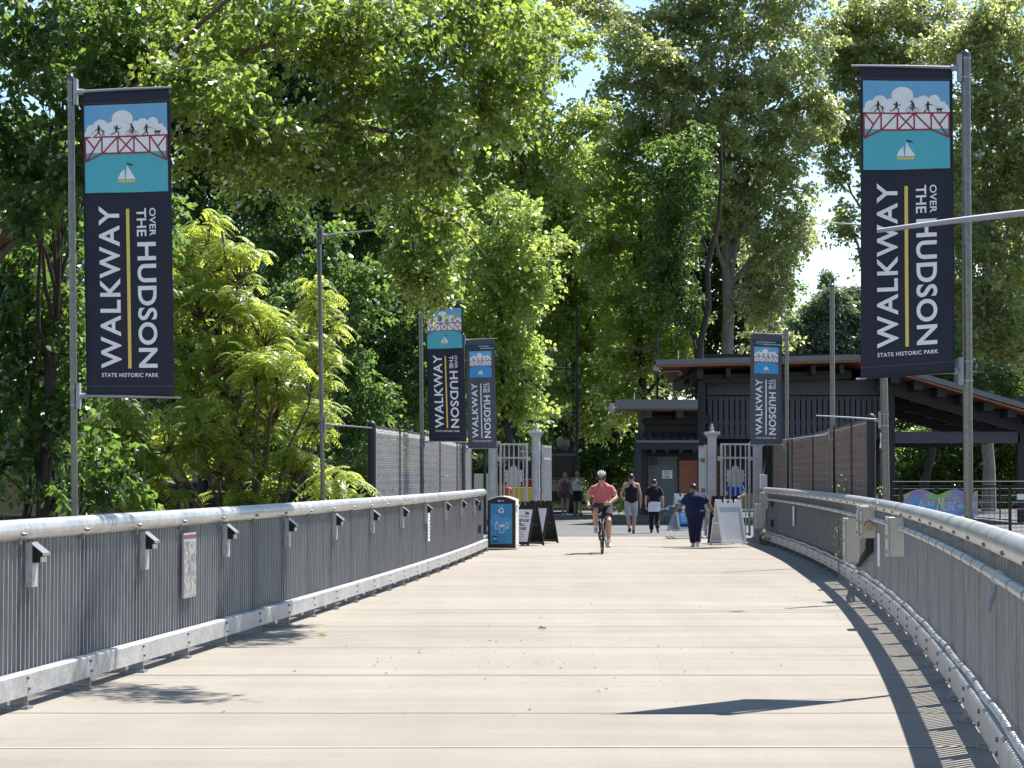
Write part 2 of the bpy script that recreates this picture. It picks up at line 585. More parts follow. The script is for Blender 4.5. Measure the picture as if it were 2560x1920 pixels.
# ------------------------------------------------------------------ railings
TUBE_R, TUBE_Z = 0.078, 1.288
CH_D = 0.085
def arc(fx, y0, y1):
    yy = np.linspace(y0, y1, 800)
    xx = fx(yy)
    s = np.concatenate([[0], np.cumsum(np.hypot(np.diff(xx), np.diff(yy)))])
    dfx = fx.deriv()
    def at(t):
        y = float(np.interp(t, s, yy))
        tx = float(dfx(y))
        T = Vector((tx, 1, 0)).normalized()
        return Vector((float(fx(y)), y, 0)), T
    def s_of_y(y):
        return float(np.interp(y, yy, s))
    return at, float(s[-1]), s_of_y

def railing(label, fx, y0, y1, side, phase_y):
    """side +1: the deck lies towards +X"""
    at, LEN, s_of_y = arc(fx, y0, y1)
    root = thing('bridge_railing', label, 'railing', (float(fx(y0)), y0, 0), 0, 'railings along the walkway')
    def off(t, d, z):                                   # d: outward from the deck-side channel face
        p, T = at(max(0, min(LEN, t)))
        n = Vector((T.y, -T.x, 0)) * (-side)            # outward
        return p + n * d + Vector((0, 0, z))
    ph = s_of_y(phase_y) % 1.524
    posts = [ph + 1.524 * i for i in range(int((LEN - ph) / 1.524) + 1)]
    # handrail tube and bottom channel in 6.1 m lengths
    seg = 6.096
    cuts = [0.0]
    t = ph + 0.70
    while t < LEN - 0.5:
        if t > 0.5:
            cuts.append(t)
        t += seg
    cuts.append(LEN)
    for a, b in zip(cuts[:-1], cuts[1:]):
        n = max(4, int((b - a) / 0.4))
        tb = MB()
        tb.tube([off(a + 0.004 + (b - a - 0.008) * i / n, 0.11, TUBE_Z) for i in range(n + 1)], TUBE_R, 20)
        for k in (0.33, 0.66):
            s0 = a + (b - a) * k
            tb.tube([off(s0 - 0.006, 0.11, TUBE_Z), off(s0 + 0.006, 0.11, TUBE_Z)], TUBE_R + 0.0016, 20)
        ch = MB()
        m2 = n
        for (d0, d1, z0, z1) in ((0.0, CH_D, 0.095, 0.262),):
            ring = []
            for i in range(m2 + 1):
                s0 = a + 0.006 + (b - a - 0.012) * i / m2
                ring += [off(s0, d0, z0), off(s0, d1, z0), off(s0, d1, z1), off(s0, d0 + 0.012, z1), off(s0, d0, z1 - 0.012)]
            f = []
            for i in range(m2):
                for q in range(5):
                    f.append((i * 5 + q, i * 5 + (q + 1) % 5, (i + 1) * 5 + (q + 1) % 5, (i + 1) * 5 + q))
            f += [(4, 3, 2, 1, 0), tuple(m2 * 5 + q for q in range(5))]
            ch.add(ring, f)
        for s0 in posts:
            if a < s0 <= b:
                for ds in (-0.02, 0.02):
                    for c in (-0.35,):
                        q0, q1 = off(s0 + ds, 0.11 - TUBE_R * math.cos(c) + 0.004, TUBE_Z + TUBE_R * math.sin(c)), off(s0 + ds, 0.11 - (TUBE_R + 0.016) * math.cos(c), TUBE_Z + (TUBE_R + 0.016) * math.sin(c))
                        tb.cyl(q0, q1, 0.014, 0.010, 8, 1)
                for dz in (0.225, 0.145):
                    ch.cyl(off(s0 + (0.03 if dz < 0.2 else 0), 0.004, dz), off(s0 + (0.03 if dz < 0.2 else 0), -0.014, dz), 0.017, 0.012, 8, 1)
        tb.build('handrail_tube', [M['zinc_rail'], M['bolt']], root, True)
        ch.build('kick_channel', [M['zinc_pale'], M['bolt']], root, True)
    # picket panels between posts
    allp = [0.0] + posts + [LEN]
    for a, b in zip(allp[:-1], allp[1:]):
        if b - a < 0.2:
            continue
        pk = MB()
        n = int(round((b - a) / 0.09525))
        for i in range(n):
            s0 = a + (b - a) * (i + 0.5) / n
            p, T = at(s0)
            c = off(s0, CH_D + 0.030, 0)
            Mx = Matrix(((T.y, T.x, 0), (-T.x, T.y, 0), (0, 0, 1)))
            j = 0.0008 * ((i * 37) % 5 - 2)
            pk.box((c.x + j, c.y, (0.235 + 1.235) / 2), (0.031, 0.0165, 1.0), M=Mx)
        pk.build('picket_panel', M['picket'], root, True)
    for s0 in posts:
        p, T = at(s0)
        Mx = Matrix(((T.y, T.x, 0), (-T.x, T.y, 0), (0, 0, 1)))
        c = off(s0, CH_D + 0.135, 0)
        po = MB()
        po.box((c.x, c.y, 0.635), (0.13, 0.022, 1.27), M=Mx)
        c2 = off(s0, CH_D + 0.05, 0)
        po.box((c2.x, c2.y, 1.205), (0.16, 0.020, 0.04), M=Mx)
        po.build('post', M['picket'], root, True)
        fb = MB()
        c = off(s0, 0.06, 0)
        fb.box((c.x, c.y, 0.010), (0.17, 0.12, 0.020), M=Mx)
        fb.box((c.x, c.y, 0.058), (0.13, 0.018, 0.07), M=Mx)
        fb.build('foot_bracket', M['picket'], root, True)
    # rounded return at the far end of the tube
    e = MB()
    e.ball(off(LEN + 0.0, 0.11, TUBE_Z), TUBE_R * 0.995, 16)
    e.build('end_cap', M['zinc_rail'], root, True)
    return off, s_of_y, at, LEN, root

offL, soL, atL, LENL, rootL = railing('pickets and round galvanized handrail carrying small wedge lights, ending at the blue recycling bin', LX, 5.0, 50.2, +1, 16.55)
offR, soR, atR, LENR, rootR = railing('curving pickets and round galvanized handrail carrying steel conduit and beige electrical boxes', RX, 4.5, 56.2, -1, 12.7)

# wedge lights hung under the left handrail
ORD = ['nearest', 'second', 'third', 'fourth', 'fifth', 'sixth', 'seventh', 'eighth', 'ninth', 'tenth', 'eleventh', 'twelfth', 'thirteenth']
def frame_at(at, off, s, d, z, side):
    p, T = at(s)
    o = off(s, d, z)
    return o, math.atan2(T.y, T.x) - math.pi / 2      # local +Y along the rail, local +X to the right
M['lens'] = mat('cream lamp lens', (0.62, 0.58, 0.45), 0.35, 0, 0.03)
M['lightside'] = mat('dark lamp housing', (0.012, 0.012, 0.014), 0.35, 0.2)
light0 = None
for k in range(12):
    s = soL(16.85) + 3.048 * k
    if s > LENL - 0.2:
        break
    o, rz = frame_at(atL, offL, s, 0.075, 0, 1)
    lab = 'small steel wedge light under the handrail, %s in its row counting from the viewer' % ORD[k]
    if light0 is None:
        light0 = thing('railing_light', lab, 'light', (o.x, o.y, 0), rz, 'wedge lights along the railing')
        # local +X points to the deck
        b = MB()
        b.box((0.012, 0, 1.03), (0.014, 0.155, 0.33))
        b.box((0.004, -0.078, 1.03), (0.05, 0.006, 0.33))
        b.build('back_plate', M['zinc_pale'], light0)
        h = MB()
        prof = [(0.020, 1.185), (0.105, 1.115), (0.105, 1.095), (0.085, 1.09), (0.085, 1.045), (0.020, 1.045)]
        h.prism(prof, (0, 0.072, 0), (1, 0, 0), (0, 0, 1), 0.144)
        h.build('housing', M['lightside'], light0)
        t = MB()
        t.prism([(0.018, 1.190), (0.112, 1.117), (0.112, 1.096), (0.107, 1.096), (0.107, 1.113), (0.018, 1.1855)], (0, 0.080, 0), (1, 0, 0), (0, 0, 1), 0.160)
        t.build('hood', M['steel'], light0)
        l = MB()
        l.box((0.088, 0, 1.068), (0.012, 0.12, 0.04))
        l.build('lens', M['lens'], light0)
    else:
        c = copy_tree(light0)
        c.location = (o.x, o.y, 0)
        c.rotation_euler = (0, 0, rz)
        c['label'] = lab

# map plate and narrow sign plate fixed to the left pickets
def map_mat():
    m, nt, b = nodes_of('printed map')
    N, L = nt.nodes, nt.links
    tc = N.new('ShaderNodeTexCoord')
    w = N.new('ShaderNodeTexNoise')
    w.inputs['Scale'].default_value = 9
    w.inputs['Detail'].default_value = 8
    w.inputs['Distortion'].default_value = 1.6
    L.new(tc.outputs['Object'], w.inputs['Vector'])
    r = N.new('ShaderNodeValToRGB')
    r.color_ramp.elements[0].position, r.color_ramp.elements[0].color = 0.42, (0.10, 0.10, 0.115, 1)
    r.color_ramp.elements[1].position, r.color_ramp.elements[1].color = 0.58, (0.32, 0.31, 0.305, 1)
    L.new(w.outputs['Fac'], r.inputs['Fac'])
    L.new(r.outputs[0], b.inputs['Base Color'])
    b.inputs['Roughness'].default_value = 0.4
    return m
M['map'] = map_mat()
M['maroon'] = mat('maroon print', (0.13, 0.03, 0.045), 0.5)
o, rz = frame_at(atL, offL, soL(21.35), 0.07, 0, 1)
t = thing('map_plate', 'grey printed map plate with a maroon header screwed to the railing pickets', 'sign', (o.x, o.y, 0), rz)
MB().box((0.012, 0, 0.845), (0.016, 0.46, 0.60)).build('plate', M['zinc_pale'], t)
MB().box((0.022, 0, 0.815), (0.002, 0.44, 0.51)).build('printed_map', M['map'], t)
MB().box((0.022, 0, 1.112), (0.002, 0.44, 0.035)).build('header_strip', M['maroon'], t)
o, rz = frame_at(atL, offL, soL(38.3), 0.07, 0, 1)
t = thing('sign_plate', 'narrow white plate with rows of small dark print on the far railing pickets', 'sign', (o.x, o.y, 0), rz)
MB().box((0.012, 0, 0.84), (0.016, 0.20, 0.55)).build('plate', M['white_print'], t)
b = MB()
for i in range(9):
    b.box((0.0215, 0, 1.07 - i * 0.055), (0.001, 0.10 if i > 2 else 0.06, 0.026))
b.build('print_rows', M['darkgrey'], t)
o, rz = frame_at(atR, offR, soR(29.2), 0.07, 0, -1)
for (yy, lab) in ((29.3, 'thin white plate on the pickets below the pair of electrical boxes'), (48.5, 'thin white plate on the pickets near the far end of the curving railing')):
    o, rz = frame_at(atR, offR, soR(yy), 0.07, 0, -1)
    t = tag(MB().box((-0.012, 0, 0.72 if yy < 40 else 0.80), (0.014, 0.24, 0.42)).build('sign_plate', M['white_print']), lab, 'sign')
    t.location, t.rotation_euler = (o.x, o.y, 0), (0, 0, rz)
# black hinges of the access gate in the pickets at both far ends
for at_, off_, so_, yy, sg, rt in ((atL, offL, soL, 48.4, 1, rootL), (atR, offR, soR, 54.0, -1, rootR)):
    for z in (1.0, 0.52):
        o, rz = frame_at(at_, off_, so_(yy), 0.07, 0, sg)
        h = MB()
        h.box((0.014 * sg, 0, z), (0.03, 0.22, 0.17))
        h.cyl((0.03 * sg, 0, z - 0.09), (0.03 * sg, 0, z + 0.09), 0.018, n=8)
        q = h.build('gate_hinge', M['black_paint'], rt)
        q.location, q.rotation_euler = Vector((o.x, o.y, 0)) - rt.location, (0, 0, rz)

# conduit, boxes and hose on the right railing
SB1, SB2, SB3, SB4, SB5 = soR(25.2), soR(30.4), soR(33.6), soR(55.3), soR(55.9)
def conduit(name, s0, s1, d, z, r, ring, label, zf=None):
    root = thing(name, label, 'conduit', tuple(offR(s0, d, z)))
    n = max(3, int((s1 - s0) / (0.5 if ring[0] > 0.1 else 0.0185)))
    tb = MB()
    tb.tube([offR(s0 + (s1 - s0) * i / n, d, z + (zf(s0 + (s1 - s0) * i / n) if zf else 0)) for i in range(n + 1)], [r if ring[0] > .1 or i % 3 else r - .007 for i in range(n + 1)], 12, 0, ring[0] > .1)
    tb.build('pipe', M['zinc'] if ring[0] > .1 else M['zinc_rail'], root, True)
    t = s0 + 0.15
    while ring[0] > 0.1 and t < s1 - 0.05:
        zz = z + (zf(t) if zf else 0)
        MB().tube([offR(t - ring[1] / 2, d, zz), offR(t + ring[1] / 2, d, zz)], r + ring[2], 12).build('coupling', M['picket'], root, True)
        t += ring[0]
    return root
cr = conduit('steel_conduit', 0.5, SB1 - 0.06, 0.045, 1.10, 0.031, (1.016, 0.03, 0.005), 'thick steel conduit running from the nearest electrical box along the railing towards the viewer')
conduit('steel_conduit', SB1 + 0.34, SB2 - 0.1, 0.045, 1.10, 0.028, (1.016, 0.03, 0.005), 'short steel conduit between the single electrical box and the paired boxes')
conduit('steel_conduit', SB2 + 0.45, SB4 - 0.1, 0.045, 1.08, 0.028, (1.524, 0.04, 0.006), 'long steel conduit from the paired boxes to the far end of the railing')
wv = lambda t: 0.008 * math.sin(t * 2.3)
conduit('lower_conduit', 0.3, soR(14.6), 0.052, 0.292, 0.024, (0.055, 0.028, 0.004), 'ribbed flexible conduit lying on the kick channel nearest the viewer', wv)
conduit('lower_conduit', soR(14.65), SB3 - 0.3, 0.055, 0.288, 0.021, (0.62, 0.03, 0.004), 'steel conduit lying on the kick channel below the pair of boxes', wv)
conduit('lower_conduit', SB3 + 0.4, SB5 - 0.4, 0.055, 0.288, 0.020, (1.1, 0.03, 0.004), 'steel conduit lying on the kick channel beyond the lower electrical box', wv)
# clamp with a frayed strap hanging from the near conduit
cl = MB()
cs = soR(13.2)
cl.tube([offR(cs - 0.04, 0.045, 1.10), offR(cs + 0.04, 0.045, 1.10)], 0.042, 14)
p0 = offR(cs, 0.03, 1.06)
cl.tube([p0, p0 + Vector((-0.01, 0.0, -0.05)), p0 + Vector((-0.03, -0.02, -0.11)), p0 + Vector((-0.05, -0.05, -0.15))], [0.012, 0.014, 0.013, 0.008], 8, 1)
tag(cl.build('conduit_clamp', [M['zinc'], M['picket']]), 'grey clamp with a hanging strap end on the thick near conduit', 'clamp')

def ebox(s, w, d, h, zc, label, lid=True, hood=False):
    """w out from the pickets, d along the rail, h tall"""
    o, rz = frame_at(atR, offR, s, 0.09, 0, -1)
    t = thing('electrical_box', label, 'electrical box', (o.x, o.y, 0), rz, 'electrical boxes on the railing')
    b = MB()
    b.box((-w / 2, d / 2, zc), (w, d, h))
    b.build('body', M['box'], t, bevel=0.006)
    l = MB()
    l.box((-w - 0.012, d / 2, zc), (0.022, d + 0.02, h + 0.012))
    l.build('lid', M['box'], t, bevel=0.006)
    k = MB()
    for dz in (-h * 0.38, 0, h * 0.38):
        k.box((-w - 0.028, 0.02, zc + dz), (0.012, 0.03, 0.04))
    k.build('latch', M['bolt'], t)
    return t
ebox(SB1, 0.16, 0.34, 0.43, 1.0, 'single beige electrical box nearest the viewer, thick conduit entering its face')
b2 = ebox(SB2, 0.165, 0.20, 0.42, 1.05, 'beige electrical box with a yellow tag, nearer one of the touching pair')
ebox(SB2 + 0.24, 0.20, 0.22, 0.41, 1.07, 'beige electrical box touching the tagged one, farther of the pair')
ebox(SB3, 0.20, 0.34, 0.64, 0.72, 'taller beige electrical box set lower behind the black hose')
ebox(SB4, 0.16, 0.28, 0.40, 1.04, 'upper beige electrical box beside the gate post at the far railing end')
ebox(SB5, 0.22, 0.30, 0.60, 0.66, 'lower beige electrical box beside the gate post at the far railing end')
M['tag'] = mat('yellowed tag', (0.42, 0.33, 0.15), 0.6)
tg = MB()
tg.box((-0.085, -0.012, 1.0), (0.085, 0.018, 0.11))
tg.tube([(-0.15, -0.004, 1.0), (-0.13, -0.01, 1.055), (-0.085, -0.012, 1.075), (-0.03, -0.01, 1.05), (-0.0, -0.004, 1.0)], 0.004, 6, 1)
q = tag(tg.build('yellow_tag', [M['tag'], M['rubber']]), 'small yellowed tag wired to the end of a beige box', 'tag')
q.location, q.rotation_euler = b2.location, b2.rotation_euler
hs = MB()
pa, pb = offR(SB2 + 0.1, 0.0, 0.84), offR(SB3 - 0.25, 0.05, 0.36)
hs.tube([pa, pa + Vector((0, 0.05, -0.15)), pa.lerp(pb, 0.45) + Vector((-0.02, 0, -0.09)), pa.lerp(pb, 0.8) + Vector((0.0, 0, -0.06)), pb], 0.032, 10)
hs.tube([pa + Vector((0.06, 0.02, 0)), pa + Vector((0.06, 0.06, -0.17)), pa.lerp(pb, 0.5) + Vector((0.05, 0, -0.06)), pb + Vector((0.03, 0, 0.02))], 0.024, 10)
tag(hs.build('cable_hose', M['rubber']), 'pair of thick black hoses looping down below the beige boxes', 'hose')
# ------------------------------------------------------------------ banner poles
def pole(px_top, py_top, px_bot, Y, rad, label, arms, side, zbase=-0.3):
    """arms: list of (pixel tip, pixel root) or (z); side +1: arms reach towards +X"""
    topp = P(px_top, py_top, Y)
    bot = P(px_bot, 1290, Y)
    d = (bot - topp)
    base = topp + d * ((topp.z - zbase) / (topp.z - bot.z))
    t = thing('banner_pole', label, 'pole', tuple(base), 0, 'banner poles along the walkway')
    s = MB()
    s.tube([base, base.lerp(topp, 0.5), topp], rad, 16)
    s.build('shaft', M['pole'], t, True)
    c = MB()
    c.lathe([(rad * 1.08, -0.02), (rad * 1.1, 0.012), (rad * 0.8, 0.035), (rad * 0.3, 0.05)], topp, 14)
    c.build('cap', M['pole'], t, True)
    for tip, root in arms:
        a = MB()
        a.tube([root, root.lerp(tip, 0.5) + Vector((0, 0, 0.004)), tip], [0.014, 0.011, 0.0075], 8)
        am = a.build('arm', M['arm'], t, True)
        b = MB()
        on = base.lerp(topp, (root.z - base.z) / (topp.z - base.z))
        b.box((on.x + side * (rad + 0.012), on.y, root.z), (0.03, 0.075, 0.22))
        b.cyl((on.x + side * (rad + 0.02), on.y, root.z), (on.x + side * (rad + 0.08), on.y, root.z), 0.026, n=10)
        b.tube([(on.x, on.y, root.z + 0.07), (on.x, on.y, root.z + 0.085)], rad + 0.004, 14)
        b.tube([(on.x, on.y, root.z - 0.085), (on.x, on.y, root.z - 0.07)], rad + 0.004, 14)
        b.build('bracket', M['arm'], am, True)
    return t

def arm_px(tip, root, Y, dY=0.0):
    return (P(tip[0], tip[1], Y + dY), P(root[0], root[1], Y))

YL1, YL2, YL3, YL4 = 19.2, 31.0, 43.6, 55.6
YR0, YR1, YR2, YR3, YR4 = 6.3, 18.3, 30.3, 41.5, 53.7
pole(177, 200, 187, YL1, 0.029 * 1.0, 'near banner pole with clamped arms holding a navy banner beneath the overhanging tree', [arm_px((428, 218), (190, 230), YL1), arm_px((452, 994), (196, 990), YL1)], 1)
pole(797, 562, 808, YL2, 0.031, 'bare grey pole with two empty arms in front of the bright feathery tree', [arm_px((966, 573), (806, 589), YL2), arm_px((930, 1070), (816, 1062), YL2)], 1)
pole(1052, 772, 1056, YL3, 0.037, 'slim pole with a navy banner, its top hidden by drooping leaves', [arm_px((1160, 756), (1060, 764), YL3), arm_px((1165, 1104), (1062, 1104), YL3)], 1)
pole(1157, 838, 1160, YL4, 0.045, 'pole mostly hidden behind the navy banner and carrying a grey banner', [arm_px((1244, 846), (1162, 850), YL4), arm_px((1244, 1121), (1164, 1121), YL4)], 1)
pole(2414, 140, 2421, YR1, 0.0385, 'tall near pole rising behind the curving handrail with a tilted navy banner', [arm_px((2128, 164), (2402, 170), YR1), arm_px((2140, 948), (2408, 928), YR1)], -1)
pole(2208, 860, 2216, YR2, 0.051, 'pole behind the curving railing, partly hidden by the navy banner, with empty arms', [arm_px((2056, 556), (2196, 566), YR2), arm_px((2040, 1039), (2206, 1050), YR2)], -1)
pole(2080, 716, 2082, YR3, 0.045, 'plain pole with one empty low arm in front of the brown slatted fence', [arm_px((1956, 1100), (2074, 1087), YR3)], -1)
pole(1966, 826, 1967, YR4, 0.050, 'farthest curving-railing pole, carrying a grey banner near the gate', [arm_px((1866, 832), (1960, 836), YR4), arm_px((1870, 1112), (1960, 1112), YR4)], -1)
# pole just outside the frame whose drooping arm crosses in front of the navy banner
tip0 = P(2193, 577, YR0)
root0 = P(2660, 520, YR0) + Vector((0.02, 0, 0))
pt = thing('banner_pole', 'pole outside the frame whose pale drooping arm crosses before the tilted navy banner', 'pole', (root0.x + 0.09, YR0, 0), 0, 'banner poles along the walkway')
MB().tube([(root0.x + 0.09, YR0, -0.3), (root0.x + 0.09, YR0, 5.05)], 0.04, 16).build('shaft', M['pole'], pt, True)
n = 9
ap = [tip0.lerp(root0, i / n) + Vector((0, 0, 0.003 * math.sin(math.pi * i / n))) for i in range(n + 1)]
am = MB().tube(ap, [0.006 + 0.005 * i / n for i in range(n + 1)], 12).build('arm', M['arm'], pt, True)
MB().box((root0.x + 0.035, YR0, root0.z), (0.03, 0.075, 0.22)).build('bracket', M['arm'], am, True)

# ------------------------------------------------------------------ banners
BW, BH = 0.76, 2.60
def people_strokes(x0, y0, sx, sy):
    """walkers, child, runner, cyclist, man and dog in picture fractions"""
    S = []
    def ln(a, b, w=0.010):
        S.append(stroke((x0 + a[0] * sx, y0 + a[1] * sy), (x0 + b[0] * sx, y0 + b[1] * sy), w * sx))
    def dot(c, r):
        S.append([(x0 + c[0] * sx + r * sx * math.cos(k * 0.6283), y0 + c[1] * sy + r * sx * math.sin(k * 0.6283)) for k in range(10)])
    def man(cx, fy, h, lean, legs, arms):
        hip = (cx, fy - h * 0.48)
        sh = (cx + lean * h * 0.3, fy - h * 0.82)
        ln(hip, sh, 0.024 * h / 0.12)
        dot((sh[0] + lean * h * 0.1, fy - h * 0.93), 0.011 * h / 0.12)
        for kx, ky, fx, f2 in legs:
            ln(hip, (cx + kx * h, fy - ky * h), 0.013 * h / 0.12)
            ln((cx + kx * h, fy - ky * h), (cx + fx * h, fy - f2 * h), 0.011 * h / 0.12)
        for ex, ey, hx, hy in arms:
            ln(sh, (sh[0] + ex * h, sh[1] + ey * h), 0.010 * h / 0.12)
            ln((sh[0] + ex * h, sh[1] + ey * h), (sh[0] + hx * h, sh[1] + hy * h), 0.008 * h / 0.12)
    g = 0.357
    man(0.172, g, 0.125, 0.05, [(-0.08, .25, -0.36, 0.03), (0.1, .25, 0.2, 0.0)], [(-.12, .17, -.32, .26), (.14, .14, .3, .30)])
    ln((0.14, 0.285), (0.088, 0.335), 0.004)
    man(0.226, g, 0.072, 0.0, [(-.08, .25, -.12, 0), (.1, .25, .25, .02)], [(-.2, .1, -.3, -.1), (.25, .1, .3, .3)])
    man(0.385, g, 0.120, 0.14, [(-.2, .28, -.55, .12), (.22, .34, .22, 0)], [(-.25, .12, -.2, -.08), (.2, .2, .40, .05)])
    for wx in (0.527, 0.617):
        for k in range(14):
            a, b = k * 2 * math.pi / 14, (k + 1) * 2 * math.pi / 14
            ln((wx + 0.026 * math.cos(a), g - 0.028 + 0.026 * math.sin(a)), (wx + 0.026 * math.cos(b), g - 0.028 + 0.026 * math.sin(b)), 0.004)
    for a, b in (((.527, g - .028), (.548, g - .062)), ((.548, g - .062), (.590, g - .062)), ((.590, g - .062), (.617, g - .028)), ((.548, g - .058), (.575, g - .022)), ((.590, g - .06), (.575, g - .022))):
        ln(a, b, 0.005)
    ln((.588, g - .066), (.572, g - .108), .024)
    dot((.563, g - .125), .012)
    ln((.570, g - .10), (.548, g - .07), .009)
    ln((.588, g - .064), (.566, g - .045), .013)
    ln((.566, g - .045), (.575, g - .012), .011)
    man(0.748, g, 0.120, 0.03, [(-.1, .25, -.36, .02), (.08, .25, .12, 0)], [(-.2, .12, -.25, .32), (.22, .1, .38, .12)])
    ln((.80, g - .082), (.885, g - .048), .003)
    ln((.855, g - .032), (.905, g - .032), .022)
    ln((.905, g - .036), (.918, g - .042), .014)
    ln((.852, g - .035), (.838, g - .045), .007)
    for fx in (.858, .868, .895, .905):
        ln((fx, g - .025), (fx - .004, g - .002), .006)
    return S

def banner(label, TL, TR, BL, BR, grey, wave=0.010, ph=0.0):
    H, W = BH, BW
    TL, TR, BL, BR = [Vector(p) for p in (TL, TR, BL, BR)]
    nrm = (TR - TL).cross(TL - BL).normalized()
    if nrm.y > 0:
        nrm = -nrm                                # towards the viewer's side
    t = thing('banner', label, 'banner', tuple((TL + TR) / 2), 0, 'walkway banners')
    def mp(x, y, d):
        u, v = x / W, y / H
        p = TL.lerp(TR, u).lerp(BL.lerp(BR, u), v)
        amp = wave * (0.35 + math.sin(math.pi * min(1, max(0, v))))
        return p + nrm * (d + amp * (math.sin(5.2 * u + ph + 1.2 * v) + 0.5 * math.sin(9.0 * u - 2.0 * v + ph)))
    nu, nv = 16, 40
    cl = MB()
    vs = [mp(W * i / nu, H * j / nv, 0) for j in range(nv + 1) for i in range(nu + 1)]
    k = len(vs)
    vs += [mp(W * i / nu, H * j / nv, -0.003) for j in range(nv + 1) for i in range(nu + 1)]
    w = nu + 1
    fs = [(j * w + i, j * w + i + 1, (j + 1) * w + i + 1, (j + 1) * w + i) for j in range(nv) for i in range(nu)]
    fs += [tuple(k + q for q in reversed(f)) for f in fs]
    edge = [i for i in range(nu)] + [nu + j * w for j in range(nv)] + [nv * w + nu - i for i in range(nu)] + [(nv - j) * w for j in range(nv)]
    fs += [(edge[i], edge[(i + 1) % len(edge)], k + edge[(i + 1) % len(edge)], k + edge[i]) for i in range(len(edge))]
    cl.add(vs, fs, 0, True)
    for hy in (0.105, H - 0.10):                  # sewn hems of the arm sleeves
        n = 20
        a = [mp(W * i / n, hy, 0.0022) for i in range(n + 1)] + [mp(W * i / n, hy + 0.006, 0.0022) for i in range(n + 1)]
        cl.add(a, [(i, i + 1, n + 2 + i, n + 1 + i) for i in range(n)], 1)
    cl.build('cloth', [M['greycloth' if grey else 'navy'], M['darkgrey']], t, True)
    def polys(mb, pl, d, mi):
        for q in pl:
            mb.add([mp(x, y, d) for x, y in q], [tuple(range(len(q)))], mi)
    def grid(mb, x0, y0, x1, y1, d, mi, n=8, m=8):
        mb.add([mp(x0 + (x1 - x0) * i / n, y0 + (y1 - y0) * j / m, d) for j in range(m + 1) for i in range(n + 1)],
               [(j * (n + 1) + i, j * (n + 1) + i + 1, (j + 1) * (n + 1) + i + 1, (j + 1) * (n + 1) + i) for j in range(m) for i in range(n)], mi)
    # picture
    if grey:
        px0, py0, pw, phh = 0.09, 0.30, 0.58, 0.62
    else:
        px0, py0, pw, phh = 0.022, 0.125, W - 0.05, 0.745
    pic = MB()
    X = lambda p: px0 + p * pw
    Yq = lambda q: py0 + q * phh
    e = 0.0078
    grid(pic, X(0), Yq(0), X(1), Yq(0.545), e, 0, 10, 6)
    grid(pic, X(0), Yq(0.545), X(1), Yq(1), e, 1, 10, 6)
    lvl = e
    for i, (cx, cy, rx, ry) in enumerate(((.035, .33, .035, .035), (.09, .29, .07, .07), (.196, .249, .093, .085), (.32, .24, .045, .045), (.457, .165, .127, .098), (.61, .24, .05, .05), (.70, .244, .08, .078), (.825, .225, .068, .068), (.945, .31, .045, .045))):
        lvl = e + 0.0008 + 0.0002 * i
        polys(pic, [disc2d(X(cx), Yq(cy), rx * pw, ry * phh)], lvl, 2)
    grid(pic, X(0.0), Yq(0.315), X(1), Yq(0.545), e + 0.0030, 2, 10, 4)
    grid(pic, X(0.10), Yq(0.235), X(0.95), Yq(0.32), e + 0.0028, 2, 10, 2)
    tr = [stroke((X(a + (c - a) * k / 8), Yq(b + (d - b) * k / 8)), (X(a + (c - a) * (k + 1) / 8), Yq(b + (d - b) * (k + 1) / 8)), 0.0165 * pw * 1.15) for k in range(8) for a, b, c, d in (
        (.005, .366, .995, .366), (.21, .553, .785, .553), (.008, .366, .008, .64), (.992, .366, .992, .64), (.01, .645, .21, .553), (.785, .553, .99, .645),
        (.21, .366, .21, .553), (.40, .366, .40, .553), (.592, .366, .592, .553), (.785, .366, .785, .553),
        (.02, .375, .115, .49), (.205, .375, .02, .64), (.22, .55, .395, .372), (.41, .372, .585, .55), (.41, .55, .585, .372),
        (.60, .372, .775, .55), (.795, .375, .98, .64), (.98, .375, .885, .49))]
    for i, s_ in enumerate(tr):
        polys(pic, [s_], e + 0.0036 + 0.000012 * i, 3)
    polys(pic, [[(X(a), Yq(b)) for a, b in q] for q in (((.50, .69), (.605, .85), (.488, .85)), ((.468, .735), (.478, .85), (.39, .85), (.42, .785)))], e + 0.0008, 2)
    polys(pic, [[(X(a), Yq(b)) for a, b in ((.375, .862), (.60, .862), (.585, .887), (.42, .887))]], e + 0.0008, 2 if grey else 4)
    polys(pic, [[(X(a), Yq(b)) for a, b in ((.503, .662), (.54, .672), (.59, .70), (.545, .698), (.503, .68))]], e + 0.0009, 5)
    for i, s_ in enumerate(people_strokes(px0, py0, pw, phh)):
        polys(pic, [s_], e + 0.0056 + 0.00002 * i, 5)
    pic.build('picture', [M['sky_print'], M['water_print' if grey else 'teal_print'], M['white_print'], M['red_print'], M['yellow_print'], M['ink']], t, True)
    # lettering
    le = MB()
    def word(s_, x0, y0, x1, y1, rot, mb=le, mi=0, **kw):
        v2, f2 = fit_text(s_, x0, -y1, x1, -y0, rot, **kw)
        mb.add([mp(x, -y, e + 0.0006) for x, y in v2], f2, mi)
    if grey:
        word('WALKWAY', .165 * W, .405 * H, .375 * W, .905 * H, 90, bold=0.018, spacing=1.12)
        word('OVER', .72 * W, .405 * H, .80 * W, .495 * H, -90, bold=0.018, spacing=1.05)
        word('THE', .575 * W, .405 * H, .69 * W, .495 * H, -90, bold=0.018)
        word('HUDSON', .58 * W, .52 * H, .81 * W, .905 * H, -90, bold=0.022, spacing=1.06)
        word('STATE HISTORIC PARK', .17 * W, .927 * H, .82 * W, .940 * H, 0, bold=0.02, spacing=1.12)
        pill = MB()
        hx0, hx1, hy0, hy1 = .045 * W, .985 * W, .052 * H, .108 * H
        r = (hy1 - hy0) / 2
